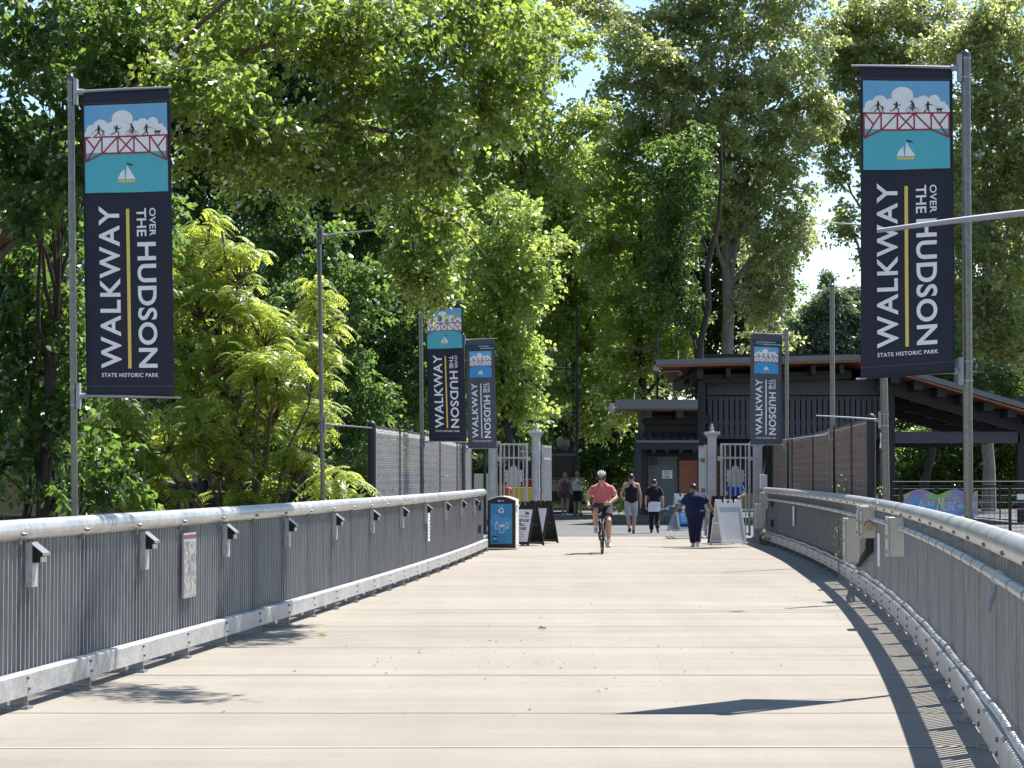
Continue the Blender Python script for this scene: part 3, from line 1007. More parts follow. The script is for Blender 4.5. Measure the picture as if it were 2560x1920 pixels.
        shape = [(hx1, hy0), (hx1, hy1)] + [(hx0 + r - r * math.sin(a), (hy0 + hy1) / 2 + r * math.cos(a)) for a in [math.pi * k / 10 for k in range(11)]]
        pill.add([mp(x, y, e) for x, y in shape], [tuple(range(len(shape)))], 0)
        word('Parks, Recreation', .43 * W, .064 * H, .80 * W, .076 * H, 0, pill, 1, bold=0.01)
        word('and Historic Preservation', .43 * W, .082 * H, .955 * W, .095 * H, 0, pill, 1, bold=0.01)
        word('NEW YORK', .215 * W, .066 * H, .39 * W, .074 * H, 0, pill, 1, bold=0.01)
        word('STATE OF', .23 * W, .079 * H, .36 * W, .084 * H, 0, pill, 1)
        word('OPPORTUNITY', .23 * W, .088 * H, .38 * W, .093 * H, 0, pill, 1)
        pill.add([mp(x * W, y * H, e + 0.0006) for x, y in ((.408, .064), (.414, .064), (.414, .096), (.408, .096))], [(0, 1, 2, 3)], 1)
        out = ((.08, .088), (.13, .083), (.155, .073), (.185, .066), (.197, .072), (.20, .086), (.175, .090), (.12, .0905))
        for i in range(len(out)):
            a, b = out[i], out[(i + 1) % len(out)]
            polys(pill, [stroke((a[0] * W, a[1] * H), (b[0] * W, b[1] * H), 0.005)], e + 0.0006 + 0.00003 * i, 1)
        pill.build('header', [M['tealdark'], M['white_print']], t, True)
        bar = (.475, .51, .41, .905)
    else:
        word('WALKWAY', .175 * W, .378 * H, .405 * W, .905 * H, 90, bold=0.018, spacing=1.12)
        word('OVER', .742 * W, .387 * H, .815 * W, .478 * H, -90, bold=0.018, spacing=1.05)
        word('THE', .597 * W, .387 * H, .705 * W, .478 * H, -90, bold=0.018)
        word('HUDSON', .597 * W, .497 * H, .815 * W, .903 * H, -90, bold=0.022, spacing=1.06)
        word('STATE HISTORIC PARK', .178 * W, .920 * H, .822 * W, .933 * H, 0, bold=0.02, spacing=1.12)
        bar = (.478, .515, .388, .905)
    le.build('lettering', M['white_print'], t, True)
    st = MB()
    grid(st, bar[0] * W, bar[2] * H, bar[1] * W, bar[3] * H, e, 0, 1, 24)
    st.build('divider_stripe', M['white_print' if grey else 'yellow_print'], t, True)
    return t

def ban_px(label, tl, tr, bl, br, Y, grey, dys=(0, 0, 0, 0), **kw):
    c = [P(p[0], p[1], Y + d) for p, d in zip((tl, tr, bl, br), dys)]
    return banner(label, c[0], c[1], c[2], c[3], grey, **kw)
ban_px('large navy walkway banner hanging straight below the overhanging branches', (204, 229), (425, 219), (217, 994), (437, 995), YL1, False, ph=0.6)
ban_px('large navy walkway banner twisted at its lower corner, crossed by a pale arm', (2150, 164), (2381, 167), (2152, 949), (2387, 932), YR1, False, (0, 0, 0.0, -0.12), wave=0.012, ph=2.0)
ban_px('smaller navy walkway banner whose top corner is covered by drooping leaves', (1062, 757), (1156, 752), (1073, 1103), (1167, 1104), YL3, False, ph=1.0)
ban_px('grey walkway banner with a dark header, next to the smaller navy one', (1164, 848), (1236, 845), (1170, 1121), (1242, 1121), YL4, True, ph=3.0)
ban_px('grey walkway banner with a dark header, hanging above the gate by the pavilion', (1876, 834), (1955, 838), (1876, 1113), (1955, 1114), YR4, True, ph=4.0)
# ------------------------------------------------------------------ gates
M['gate'] = galvanized('grey gate steel', (0.40, 0.415, 0.44), 0.45, 0.5)
YG = 60.6
def gate_pillar(px, label, r=0.115, top=2.82, boxy=False):
    p = P(px, 1184, YG)
    t = thing('gate_pillar', label, 'gate pillar', (p.x, YG, 0), 0, 'steel gate pillars')
    s = MB()
    if boxy:
        s.box((0, 0, top / 2), (2 * r, 2 * r, top))
    else:
        s.cyl((0, 0, 0), (0, 0, top), r, n=24)
    s.cyl((0, 0, 0), (0, 0, 0.03), r * 1.5, n=4)
    s.build('shaft', M['gate'], t, bevel=0.01 if boxy else 0)
    c = MB()
    c.box((0, 0, top - 0.10), (0.30, 0.30, 0.05))
    c.box((0, 0, top - 0.03), (0.40, 0.40, 0.075))
    c.build('capital', M['gate'], t, bevel=0.008)
    f = MB()
    f.lathe([(0.055, 0), (0.065, 0.03), (0.04, 0.05), (0.05, 0.09), (0.055, 0.11), (0.03, 0.14), (0.028, 0.155), (0.036, 0.175), (0.02, 0.20), (0.008, 0.23)], (0, 0, top + 0.008), 14)
    f.build('finial', M['gate'], t)
    return t
gate_pillar(1232, 'gate pillar standing closest to the recycling bin', 0.125, 2.55)
gate_pillar(1340, 'round gate pillar with finial behind the black sign boards')
gate_pillar(1780, 'square gate pillar with finial beside the white sign board', 0.11, 2.80, True)
gate_pillar(1894, 'gate pillar at the far end of the curving railing', 0.115, 2.55, True)
LEAF = [(0, -.56), (.09, -.53), (.16, -.50), (.26, -.55), (.40, -.47), (.36, -.33), (.50, -.20), (.44, -.06), (.53, .08), (.45, .16), (.47, .32), (.38, .36), (.30, .30), (.25, .40), (.20, .33), (.165, .52), (.09, .50), (.05, .60), (0, .54)]
LEAF = LEAF + [(-x, y) for x, y in LEAF[-2:0:-1]]
def gate_leaf(px0, px1, label, y=YG):
    a, b = P(px0, 1184, y), P(px1, 1184, y)
    w = b.x - a.x
    t = thing('gate_leaf', label, 'gate', (a.x, y, 0), 0, 'barred gate leaves')
    f = MB()
    for x in (0.03, w - 0.03):
        f.box((x, 0, 1.28), (0.06, 0.06, 2.46))
    for z in (0.10, 0.36, 2.12, 2.48):
        f.box((w / 2, 0, z), (w - 0.12, 0.05, 0.05))
    f.build('frame', M['gate'], t)
    k = MB()
    n = 5
    for i in range(n):
        k.cyl((0.06 + (w - 0.12) * (i + 0.5) / n, 0.0, 0.12), (0.06 + (w - 0.12) * (i + 0.5) / n, 0, 2.46), 0.017, n=8)
    k.build('bars', M['gate'], t)
    e = MB()
    e.prism([(x * 0.50 + w / 2, y2 * 0.52 + 1.62) for x, y2 in LEAF], (0, 0.024, 0), (1, 0, 0), (0, 0, 1), 0.012)
    e.build('leaf_emblem', M['gate'], t)
    h = MB()
    for z in (0.5, 2.1):
        h.box((-0.035, 0, z), (0.07, 0.06, 0.12))
        h.box((w + 0.035, 0, z), (0.07, 0.05, 0.10))
    h.build('hinge', M['gate'], t)
    return t
gate_leaf(1249, 1320, 'closed barred gate leaf with a leaf emblem behind the recycling bin')
gate_leaf(1801, 1876, 'closed barred gate leaf with a leaf emblem behind the white sign board')
def swung_gate(p0, p1, label):
    p0, p1 = Vector(p0), Vector(p1)
    t = thing('swung_gate', label, 'gate', tuple(p0), 0, 'wide gates swung open')
    f = MB()
    up = Vector((0, 0, 1))
    for q in (0, 1):
        f.beam(p0.lerp(p1, q), p0.lerp(p1, q) + up * 2.42, 0.07, 0.07, up=(0, 1, 0))
    for z in (0.15, 0.45, 2.05, 2.38):
        f.beam(p0 + up * z, p1 + up * z, 0.05, 0.05)
    f.build('frame', M['gate'], t, True)
    b = MB()
    for i in range(1, 12):
        c = p0.lerp(p1, i / 12)
        b.cyl(c + up * 0.16, c + up * 2.38, 0.016, n=6)
    b.build('bars', M['gate'], t, True)
    h = MB()
    for z in (0.5, 1.2, 2.0):
        h.box(p0 + Vector((-0.07, -0.02, z)), (0.1, 0.07, 0.12))
    h.build('hinge', M['bolt'], t, True)
gl = P(1357, 1184, YG + .1)
swung_gate((gl.x, YG + .1, 0.05), (gl.x + 0.24, YG + 2.3, 0.05), 'wide barred gate swung open beside the finial pillar near the sign boards')
gl = P(1764, 1184, YG + .1)
swung_gate((gl.x, YG + .1, 0.05), (gl.x + 0.03, YG + 2.3, 0.05), 'wide barred gate swung open beside the square pillar near the pavilion')
q = P(1909, 1204, 59.5)
t = thing('utility_box', 'small white utility box on the fence beside the last gate pillar', 'utility box', (q.x, 59.5, q.z))
MB().box((0, 0, 0), (0.19, 0.14, 0.37)).build('body', M['white_plastic'], t, bevel=0.012)
b = MB()
b.box((-0.02, -0.075, -0.12), (0.04, 0.012, 0.06))
b.tube([(0.02, 0, -0.18), (0.02, 0.0, -0.35), (0.03, 0, -0.9)], 0.012, 6)
b.build('latch_and_cable', M['white_plastic'], t)
q2 = P(1917, 1130, 60.0)
cb = MB()
cb.tube([P(1905, 1118, 60), P(1917, 1112, 60), P(1921, 1130, 60), P(1914, 1150, 60), P(1908, 1185, 59.6)], 0.012, 6)
tag(cb.build('loose_cable', M['rubber']), 'thin loose black cable looping above the small white utility box', 'cable')

# ------------------------------------------------------------------ slatted chain link fences
def slat_fence(pts, zts, label, pale, ends):
    t = thing('slatted_fence', label, 'fence', (pts[0][0], pts[0][1], 0))
    c = (0.72, 0.70, 0.70) if pale else (0.30, 0.215, 0.19)
    nm = 'pale slats' if pale else 'brown slats'
    if nm not in M:
        M[nm] = mat(nm, c, 0.55, 0, 0.10, 2.5, spec=0.3)
        M[nm + ' gap'] = mat(nm + ' gap', (0.10, 0.095, 0.10) if pale else (0.028, 0.02, 0.022), 0.8)
        M[nm + ' wire'] = mat(nm + ' wire', (0.13, 0.12, 0.135) if pale else (0.085, 0.065, 0.065), 0.6, 0.1)
    up = Vector((0, 0, 1))
    for i in range(len(pts) - 1):
        a, b = Vector((*pts[i], 0)), Vector((*pts[i + 1], 0))
        L = (b - a).length
        d = (b - a).normalized()
        nrm = Vector((-d.y, d.x, 0))
        pn = MB()
        n = int(L / 0.085)
        # each slat: a bowed strip woven in and out of the mesh
        for k in range(n):
            s0, s1 = k * L / n, (k + 1.03) * L / n
            z0 = -0.2
            q0 = zts[i] + (zts[i + 1] - zts[i]) * s0 / L
            q1 = zts[i] + (zts[i + 1] - zts[i]) * s1 / L
            rows = 40
            vs, fs = [], []
            j = 0.004 * (k % 2) + 0.001 * ((k * 13) % 7 - 3)
            for r_ in range(rows + 1):
                z = z0 + (q0 - z0) * r_ / rows
                w_ = 0.009 * math.sin(r_ * math.pi / 1.0 + k * math.pi) if False else 0.004 * (1 if (r_ + k) % 2 else -1)
                vs += [a + d * s0 + nrm * (w_ + j) + up * z, a + d * ((s0 + s1) / 2) + nrm * (w_ + j - 0.006) + up * z, a + d * s1 + nrm * (w_ + j) + up * z]
            for r_ in range(rows):
                o = r_ * 3
                fs += [(o, o + 1, o + 4, o + 3), (o + 1, o + 2, o + 5, o + 4)]
            pn.add(vs, fs, 0)
        pn.build('slat_panel', [M[nm]], t, True)
        wr = MB()
        zt = (zts[i] + zts[i + 1]) / 2
        m = 74
        for r_ in range(m):                       # wire rows crossing in front of and behind the slats
            z = 0.2 + (zt - 0.25) * r_ / (m - 1)
            z2 = z * zts[i + 1] / zt
            z1 = z * zts[i] / zt
            for sg in (-1, 1):
                wr.beam(a + nrm * 0.022 * sg + up * z1, b + nrm * 0.022 * sg + up * z2, 0.006, 0.012 if pale else 0.010)
        wr.build('wire_mesh', M[nm + ' wire'], t, True)
        rl = MB()
        rl.cyl(a + up * (zts[i] + 0.02), b + up * (zts[i + 1] + 0.02), 0.016, n=8)
        rl.build('top_rail', M['black_paint'], t, True)
    for i, p in enumerate(pts):
        po = MB()
        r = 0.075 if i in ends else 0.035
        po.cyl((p[0], p[1], -0.3), (p[0], p[1], zts[i] + 0.05), r, n=12)
        po.lathe([(r, 0), (r * 0.9, 0.03), (r * 0.4, 0.06)], (p[0], p[1], zts[i] + 0.05), 12)
        po.build('post', M['black_paint'], t, True)
    return t
slat_fence([(-2.36, 38.3), (-2.08, 41.9), (-1.84, 45.5), (-1.58, 49.4), (-1.32, 54), (-1.07, 59.4)], [2.475, 2.475, 2.475, 2.45, 2.42, 2.40], 'pale privacy-slat fence with a thick black end post beyond the railing', True, (0,))
slat_fence([(5.80, 36.8), (6.05, 40.5), (6.31, 44.5), (6.62, 50.0), (6.90, 56), (7.02, 61.2)], [2.56, 2.56, 2.56, 2.55, 2.54, 2.52], 'brown privacy-slat fence curving outside the railing towards the pavilion', False, (0,))
fl = P(2200, 1062, 36.6)
f = MB()
f.tube([P(2204, 1082, 36.4), P(2206, 1100, 36.4), P(2203, 1121, 36.4)], 0.028, 8)
f.tube([P(2203, 1121, 36.4), P(2198, 1160, 36.5), P(2196, 1230, 36.5)], 0.008, 6, 1)
tag(f.build('fence_loop', [M['white_plastic'], M['rubber']]), 'white plastic float hanging on a cord beside the black fence end post', 'float')

# ------------------------------------------------------------------ recycling bin and sign boards
M['bin_blue'] = mat('blue bin poster', (0.035, 0.25, 0.50), 0.45, 0, 0.05, 2)
M['bin_blue2'] = mat('lighter blue print', (0.07, 0.32, 0.58), 0.45, 0, 0.03)
M['bin_cream'] = mat('cream bin shell', (0.62, 0.60, 0.55), 0.45, 0, 0.05)
bx = P(1253, 1184, 51.2)
t = thing('recycling_bin', 'tall recycling bin with a blue poster front at the end of the railing', 'recycling bin', (bx.x + .01, 51.2, 0), R(-6))
W_, H_ = 0.64, 1.20
arch = [(-W_ / 2, 0.03), (W_ / 2, 0.03), (W_ / 2, H_ - 0.09)] + [(W_ / 2 - W_ * k / 12, H_ - 0.09 + 0.085 * math.sin(math.pi * k / 12)) for k in range(1, 12)] + [(-W_ / 2, H_ - 0.09)]
b = MB()
b.prism(arch, (0, 0, 0), (1, 0, 0), (0, 0, 1), 0.66, n=(0, 1, 0))
b.build('shell', M['bin_cream'], t, bevel=0.012)
f = MB()
f.prism([(x * 0.985, 0.03 + (z - 0.03) * 0.985) for x, z in arch], (0, -0.03, 0), (1, 0, 0), (0, 0, 1), 0.028, n=(0, 1, 0))
f.build('front_door', M['black_plastic'], t, bevel=0.006)
pn = MB()
pn.box((-0.005, -0.033, 0.575), (0.49, 0.006, 0.90))
def flat(mb, poly, y, mi=0):
    mb.add([(x, y, z) for x, z in poly], [tuple(range(len(poly)))], mi)
cx = -0.005
for c in ((-.14, .70, .085), (-.03, .66, .06), (.05, .655, .05), (.12, .67, .06), (-.20, .62, .05), (.19, .63, .05)):
    flat(pn, disc2d(cx + c[0], c[1], c[2]), -0.0366 - c[2] * 0.002, 1)
flat(pn, rect(cx - .243, .52, cx + .243, .64), -0.0362, 1)
# recycling triangle of three bent arrows
for k in range(3):
    a = R(90 + 120 * k)
    ca = Vector((cx + 0.052 * math.cos(a), 0.872 + 0.052 * math.sin(a)))
    tx, ty = Vector((-math.sin(a), math.cos(a))), Vector((math.cos(a), math.sin(a)))
    for q in (((-.034, .012), (.010, .012), (.010, -.016), (-.024, -.016)), ((.010, .020), (.036, -.004), (.010, -.028)), ((-.05, -.030), (-.030, -.042), (-.016, -.012), (-.036, .006))):
        flat(pn, [tuple(ca + tx * x + ty * y) for x, y in q], -0.0375 - 0.0001 * k, 2)
def outline(mb, poly, w, y, mi):
    for i in range(len(poly)):
        flat(mb, stroke(poly[i], poly[(i + 1) % len(poly)], w), y - 0.00005 * i, mi)
outline(pn, [(cx - .13, .565), (cx - .13, .455), (cx - .08, .455), (cx - .08, .565), (cx - .098, .60), (cx - .098, .625), (cx - .112, .625), (cx - .112, .60)], .010, -0.0385, 2)
outline(pn, [(cx + .10, .60), (cx + .15, .60), (cx + .165, .585), (cx + .165, .47), (cx + .10, .47)], .009, -0.0385, 2)
flat(pn, disc2d(cx + .135, .505, .014), -0.0385, 2)
outline(pn, [(cx - .035, .54), (cx - .03, .395), (cx - .005, .372), (cx + .04, .372), (cx + .062, .395), (cx + .065, .54), (cx + .045, .56), (cx - .015, .56)], .011, -0.0385, 2)
flat(pn, rect(cx - .02, .505, cx + .05, .54), -0.0385, 2)
flat(pn, rect(cx - .195, .175, cx - .085, .30), -0.0387, 3)
flat(pn, rect(cx - .185, .205, cx - .095, .27), -0.0391, 4)
def word_flat(mb, s_, x0, z0, x1, z1, y, mi, **kw):
    v2, f2 = fit_text(s_, x0, z0, x1, z1, 0, **kw)
    mb.add([(x, y, z) for x, z in v2], f2, mi)
word_flat(pn, 'RECYCLING', cx - .07, .968, cx + .07, .982, -0.0387, 2)
for i in range(4):
    word_flat(pn, 'bottles cans paper', cx - .03, .292 - i * .02, cx + .20, .302 - i * .02, -0.0387, 1)
word_flat(pn, 'thank you', cx + .09, .172, cx + .20, .184, -0.0387, 2)
pn.build('poster', [M['bin_blue'], M['bin_blue2'], M['white_print'], M['navy'], M['sky_print']], t)
lg = MB()
word_flat(lg, 'Bigbelly', -0.045, 1.072, 0.06, 1.10, -0.0325, 0, bold=0.02)
lg.box((-0.065, -0.032, 1.087), (0.026, 0.003, 0.034))
lg.build('maker_lettering', M['white_print'], t)
sd = MB()
sd.box((W_ / 2 + 0.02, 0.2, 0.98), (0.05, 0.24, 0.05))
sd.box((W_ / 2 + 0.03, 0.1, 0.10), (0.09, 0.10, 0.03))
sd.build('side_handle', M['white_plastic'], t)

def aframe(label, x, y, rz, w, h, spread, frame_m, panel_m, text=None, handles=True, z=0.0, group='folding sidewalk sign boards'):
    """A-frame board; local -Y is the front"""
    t = thing('sign_board', label, 'sign board', (x, y, z), rz, group)
    for sgn, nm in ((-1, 'front_board'), (1, 'rear_board')):
        top, foot = Vector((0, sgn * 0.03, h)), Vector((0, sgn * spread / 2, 0))
        up = (top - foot).normalized()
        nr = Vector((0, sgn, 0)) if False else Vector((1, 0, 0)).cross(up) * (1 if sgn > 0 else 1)
        if nr.y * sgn < 0:
            nr = -nr
        L = (top - foot).length
        fr = MB()
        th = 0.028
        def pb(x0, x1, a0, a1, d0=0.0, dth=th, mb=fr, mi=0):
            mb.prism([(x0, a0), (x1, a0), (x1, a1), (x0, a1)], foot + nr * (d0 - dth), (1, 0, 0), up, dth, mi, n=nr)
        pb(-w / 2, -w / 2 + 0.05, 0.0, L - 0.10)
        pb(w / 2 - 0.05, w / 2, 0.0, L - 0.10)
        pb(-w / 2 + 0.05, w / 2 - 0.05, 0.04, 0.10)
        pb(-w / 2 + 0.05, w / 2 - 0.05, L - 0.19, L - 0.10)
        pb(-w / 2, -w / 2 + 0.14, L - 0.10, L)
        pb(w / 2 - 0.14, w / 2, L - 0.10, L)
        pb(-0.10, -0.05, L - 0.10, L - 0.02)
        pb(0.05, 0.10, L - 0.10, L - 0.02)
        pb(-0.10, 0.10, L - 0.02, L)
        f = fr.build(nm, frame_m, t)
        pnl = MB()
        pb(-w / 2 + 0.05, w / 2 - 0.05, 0.10, L - 0.19, -0.006, 0.012, pnl, 0)
        pm = [panel_m if sgn < 0 or panel_m is M['white_plastic'] else frame_m, M['ink'], M['red_print'], M['sky_print'], M['bin_blue'], M['white_print']]
        if sgn < 0 and text:
            n_ = nr
            for item in text:
                if item[0] == 'w':
                    _, s_, x0, a0, x1, a1, mi = item[:7]
                    kw = item[7] if len(item) > 7 else {}
                    v2, f2 = fit_text(s_, x0, a0, x1, a1, 0, **kw)
                    pnl.add([foot + Vector((q[0], 0, 0)) + up * q[1] + n_ * (-0.0035) for q in v2], f2, mi)
                else:
                    _, poly, mi = item
                    pnl.add([foot + Vector((q[0], 0, 0)) + up * q[1] + n_ * (-0.0048) for q in poly], [tuple(range(len(poly)))], mi)
        pnl.build('board_panel', pm, f)
    for xx, k, zz in ((-w / 2 + .02, .24, .48), (w / 2 - .02, .24, .48), (w / 2 - .02, .44, .08), (-w / 2 + .02, .44, .08)):
        MB().beam((xx, -spread * k, h * zz), (xx, spread * k, h * zz), 0.012, 0.028).build('stay', frame_m, t)
    return t
p = P(1316, 1362, 54.0)
alert = [('w', 'SAFETY ALERT!', -.20, .70, .20, .745, 2, dict(bold=.01)), ('w', 'BRIDGE', -.23, .585, .235, .655, 1, dict(bold=.03, shear=.15)),
         ('w', 'WILL', -.17, .485, .14, .555, 1, dict(bold=.03, shear=.15)), ('w', 'CLOSE', -.23, .385, .19, .455, 1, dict(bold=.03, shear=.15)),
         ('w', 'In the event of', -.2, .318, .13, .345, 1, dict(bold=.008)), ('w', 'thunder & lightning', -.2, .268, .16, .295, 1, dict(bold=.008)), ('w', 'please exit bridge', -.2, .218, .15, .245, 1, dict(bold=.008)), ('w', 'at nearest exit', -.2, .168, .08, .195, 1, dict(bold=.008)),
         ('p', disc2d(.13, .80, .028), 1), ('p', disc2d(.17, .795, .024), 1), ('p', disc2d(.095, .795, .02), 1), ('p', rect(.09, .775, .185, .792), 1)]
aframe('black sign board warning BRIDGE WILL CLOSE, right beside the recycling bin', p.x - 0.03, 54.05, R(-36), 0.66, 1.04, 0.66, M['black_plastic'], M['white_print'], alert)
p = P(1352, 1358, 55.6)
aframe('black sign board with a blank white panel, behind the bridge closing notice', p.x + 0.0, 55.9, R(-38), 0.62, 1.04, 0.66, M['black_plastic'], M['white_print'])
p = P(1822, 1362, 54.4)
aframe('white blank sign board standing before the barred gate by the pavilion', p.x + 0.02, 54.75, R(22), 0.66, 1.08, 0.68, M['white_plastic'], M['white_plastic'])
aframe('black sign board almost hidden behind the blank white one', p.x + 0.04, 55.9, R(18), 0.66, 1.16, 0.6, M['black_plastic'], M['darkgrey'])
p = P(1708, 1324, 68.6)
aframe('pale framed sign board with a blue WATER notice behind the navy clothed person', p.x + 0.06, 68.7, R(16), 0.66, 1.10, 0.66, M['cream_plastic'], M['bin_blue'],
       [('p', rect(-.25, .56, .25, .74), 5), ('w', 'WATER', -.22, .585, .22, .70, 1, dict(bold=.03)), ('w', 'BOTTLES', -.2, .45, .2, .52, 5, dict(bold=.02)), ('w', 'TO STEP', -.2, .36, .2, .42, 5, dict(bold=.01)), ('p', rect(-.25, .12, .25, .20), 1), ('w', 'STATE PARK', -.2, .27, .2, .33, 5)])

# ------------------------------------------------------------------ pavilion building
M['siding'] = mat('grey lap siding', (0.135, 0.145, 0.16), 0.6, 0, 0.08, 2)
M['darkwood'] = mat('charcoal stained timber', (0.014, 0.014, 0.021), 0.6, 0, 0.25, 5, stretch=(1, 1, 8))
M['screenwood'] = mat('blue grey stained boards', (0.062, 0.064, 0.085), 0.6, 0, 0.2, 4, stretch=(1, 1, 8))
M['cedar'] = mat('orange cedar boards', (0.30, 0.10, 0.045), 0.55, 0, 0.3, 4, stretch=(1, 12, 1))
M['cedar_door'] = mat('reddish wooden door', (0.34, 0.105, 0.055), 0.5, 0, 0.2, 3, stretch=(1, 1, 6))
M['fascia'] = mat('grey metal fascia', (0.13, 0.135, 0.15), 0.45, 0.4, 0.06)
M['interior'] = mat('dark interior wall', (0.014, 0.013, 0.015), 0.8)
M['brownwall'] = mat('brown plank wall', (0.075, 0.04, 0.022), 0.7, 0, 0.2, 3)
YB = 80.0
M['camgrey'] = mat('greyish white camera shell', (0.34, 0.35, 0.37), 0.5)
def slab(mb, xs_, zs_, y0, y1, th, mi=0, sk=0.0):
    mb.add([(xs_[0], y0, zs_[0]), (xs_[1], y0, zs_[1]), (xs_[1], y1, zs_[1]), (xs_[0] + sk, y1, zs_[0]), (xs_[0], y0, zs_[0] - th), (xs_[1], y0, zs_[1] - th), (xs_[1], y1, zs_[1] - th), (xs_[0] + sk, y1, zs_[0] - th)],
           [(0, 1, 2, 3), (7, 6, 5, 4), (0, 4, 5, 1), (1, 5, 6, 2), (2, 6, 7, 3), (3, 7, 4, 0)], mi)
def bp(px, py, Y=YB):
    return P(px, py, Y)
bld = thing('pavilion', 'dark timber pavilion with cedar soffits, slatted screen and stepped roofs', 'building', (9, YB, 0))
w = MB()
xl, xr = bp(1605, 1184).x, bp(1752, 1184).x
w.box(((xl + xr) / 2, YB + 2.5, 1.35), (xr - xl, 5, 2.7), mi=0)
w.build('store_room', [M['darkwood']], bld, True)
sd = MB()
x0, x1 = bp(1620, 1184).x, bp(1694, 1184).x
for i in range(17):
    z0 = i * 0.135
    sd.add([(x0, YB - .030, z0), (x1, YB - .030, z0), (x1, YB - .014, z0 + .133), (x0, YB - .014, z0 + .133), (x0, YB - .004, z0), (x1, YB - .004, z0), (x1, YB - .004, z0 + .133), (x0, YB - .004, z0 + .133)],
           [(0, 1, 2, 3), (0, 4, 5, 1), (3, 2, 6, 7), (0, 3, 7, 4), (1, 5, 6, 2)])
sd.build('siding', M['siding'], bld, True)
d = MB()
dx0, dx1 = bp(1698, 1184).x, bp(1746, 1184).x
d.box(((dx0 + dx1) / 2, YB - .03, 1.10), (dx1 - dx0, .05, 2.12))
dd = d.build('door', M['cedar_door'], bld, True)
d = MB()
for z in (0.45, 1.0, 1.55):
    d.box(((dx0 + dx1) / 2, YB - .058, z + .22), (dx1 - dx0 - .16, .012, .36))
d.build('door_panel', M['cedar_door'], dd, True)
d = MB()
d.box((dx0 - .035, YB - .03, 1.1), (.06, .07, 2.2))
d.box(((dx0 + dx1) / 2, YB - .03, 2.205), (dx1 - dx0 + .1, .07, .07))
d.build('door_frame', M['darkwood'], bld, True)
n_ = MB()
nc = bp(1668, 1186)
n_.box((nc.x, YB - .04, nc.z), (.36, .012, .29), mi=0)
for i in range(3):
    n_.box((nc.x - .02, YB - .0475, nc.z + .09 - i * .045), (.22 - .03 * i, .003, .012), mi=1)
for i in range(4):
    n_.box((nc.x - .08 + i * .045, YB - .0475, nc.z - .09), (.026, .003, .05 + .012 * (i % 2)), mi=1)
tag(n_.build('wall_notice', [M['white_print'], M['darkgrey']]), 'white notice with small dark figures on the grey siding wall', 'notice')
vb = bp(1634, 1153)
v = tag(MB().box((vb.x, YB - .09, vb.z), (.20, .16, .24)).build('wall_lantern', M['black_plastic'], bevel=0.01), 'small black box lantern on the grey siding under the canopy', 'lantern')
# column, posts
pc = MB()
xa, xb = bp(1744, 1184, 79).x, bp(1764, 1184, 79).x
pc.box(((xa + xb) / 2, 79.0, 2.45), (xb - xa, 0.28, 4.9))
pc.build('column', M['darkwood'], bld, True)
pc = MB()
xa, xb = bp(1602, 1184, 79.6).x, bp(1616, 1184, 79.6).x
pc.box(((xa + xb) / 2, 79.6, 1.32), (xb - xa, .2, 2.64))
pc.build('column', M['darkwood'], bld, True)
# metal canopy over the door
cn = MB()
xa, xb = bp(1590, 1184, 78.6).x, bp(1746, 1184, 78.6).x
z0, z1 = bp(1600, 1117, 78.6).z, bp(1600, 1098, 78.6).z
cn.add([(xa, 78.4, z1 - .04), (xb, 78.4, z1 - .04), (xb, YB, z1 + .26), (xa, YB, z1 + .26), (xa, 78.4, z1 - .12), (xb, 78.4, z1 - .12), (xb, YB, z1 + .18), (xa, YB, z1 + .18)],
       [(0, 1, 2, 3), (7, 6, 5, 4), (0, 4, 5, 1), (1, 5, 6, 2), (2, 6, 7, 3), (3, 7, 4, 0)], 0)
for i in range(9):
    x = xa + (xb - xa) * i / 8
    cn.beam((x, 78.39, z1 - .02), (x, YB, z1 + .28), .03, .05, 0)
cn.build('canopy_roof', M['fascia'], bld, True)
cn = MB()
cn.box(((xa + xb) / 2, 78.5, (z0 + z1) / 2 - .1), (xb - xa, .12, .26))
for i in range(5):
    x = xa + .15 + (xb - xa - .3) * i / 4
    cn.box((x, 79.2, z0 - .13), (.10, 1.5, .16))
cn.build('canopy_beam', M['darkwood'], bld, True)
# upper wall band, lower roof with cedar soffit
ub = MB()
xa = bp(1611, 1184).x
ub.box(((xa + xr) / 2, YB + 2.0, 3.45), (xr - xa, 4.0, 1.5))
ub.build('upper_wall', M['darkwood'], bld, True)
lr = MB()
xa, xb = bp(1539, 1184, 77.6).x, bp(1745, 1184, 77.6).x
z0, z1 = bp(1600, 1023, 77.6).z, bp(1600, 998, 77.6).z
slab(lr, (xa, xb), (z1 - .01, z1 - .01), 77.6, 82.0, z1 - z0 - .02, 0, 1.3)
lr.build('lower_roof', [M['fascia']], bld, True)
lr = MB()
lr.box(((xa + xb) / 2, 77.585, (z0 + z1) / 2 - .055), (xb - xa - .01, .02, (z1 - z0) * .62))
lr.build('lower_fascia', M['siding'], bld, True)
lr = MB()
slab(lr, (xa + .08, xb - .02), (z0 - .006, z0 - .006), 77.7, 81.9, .03, 0, 1.3)
lr.build('lower_soffit', M['cedar'], bld, True)
lr = MB()
for x in (1612, 1688):
    xx = bp(x, 1184).x
    lr.box((xx, 79.4, z0 - .17), (.24, 3.4, .26))
lr.box((bp(1611, 1184).x + 1.1, 79.85, z0 - .30), (2.4, .2, .30))
lr.build('soffit_beam', M['darkwood'], bld, True)
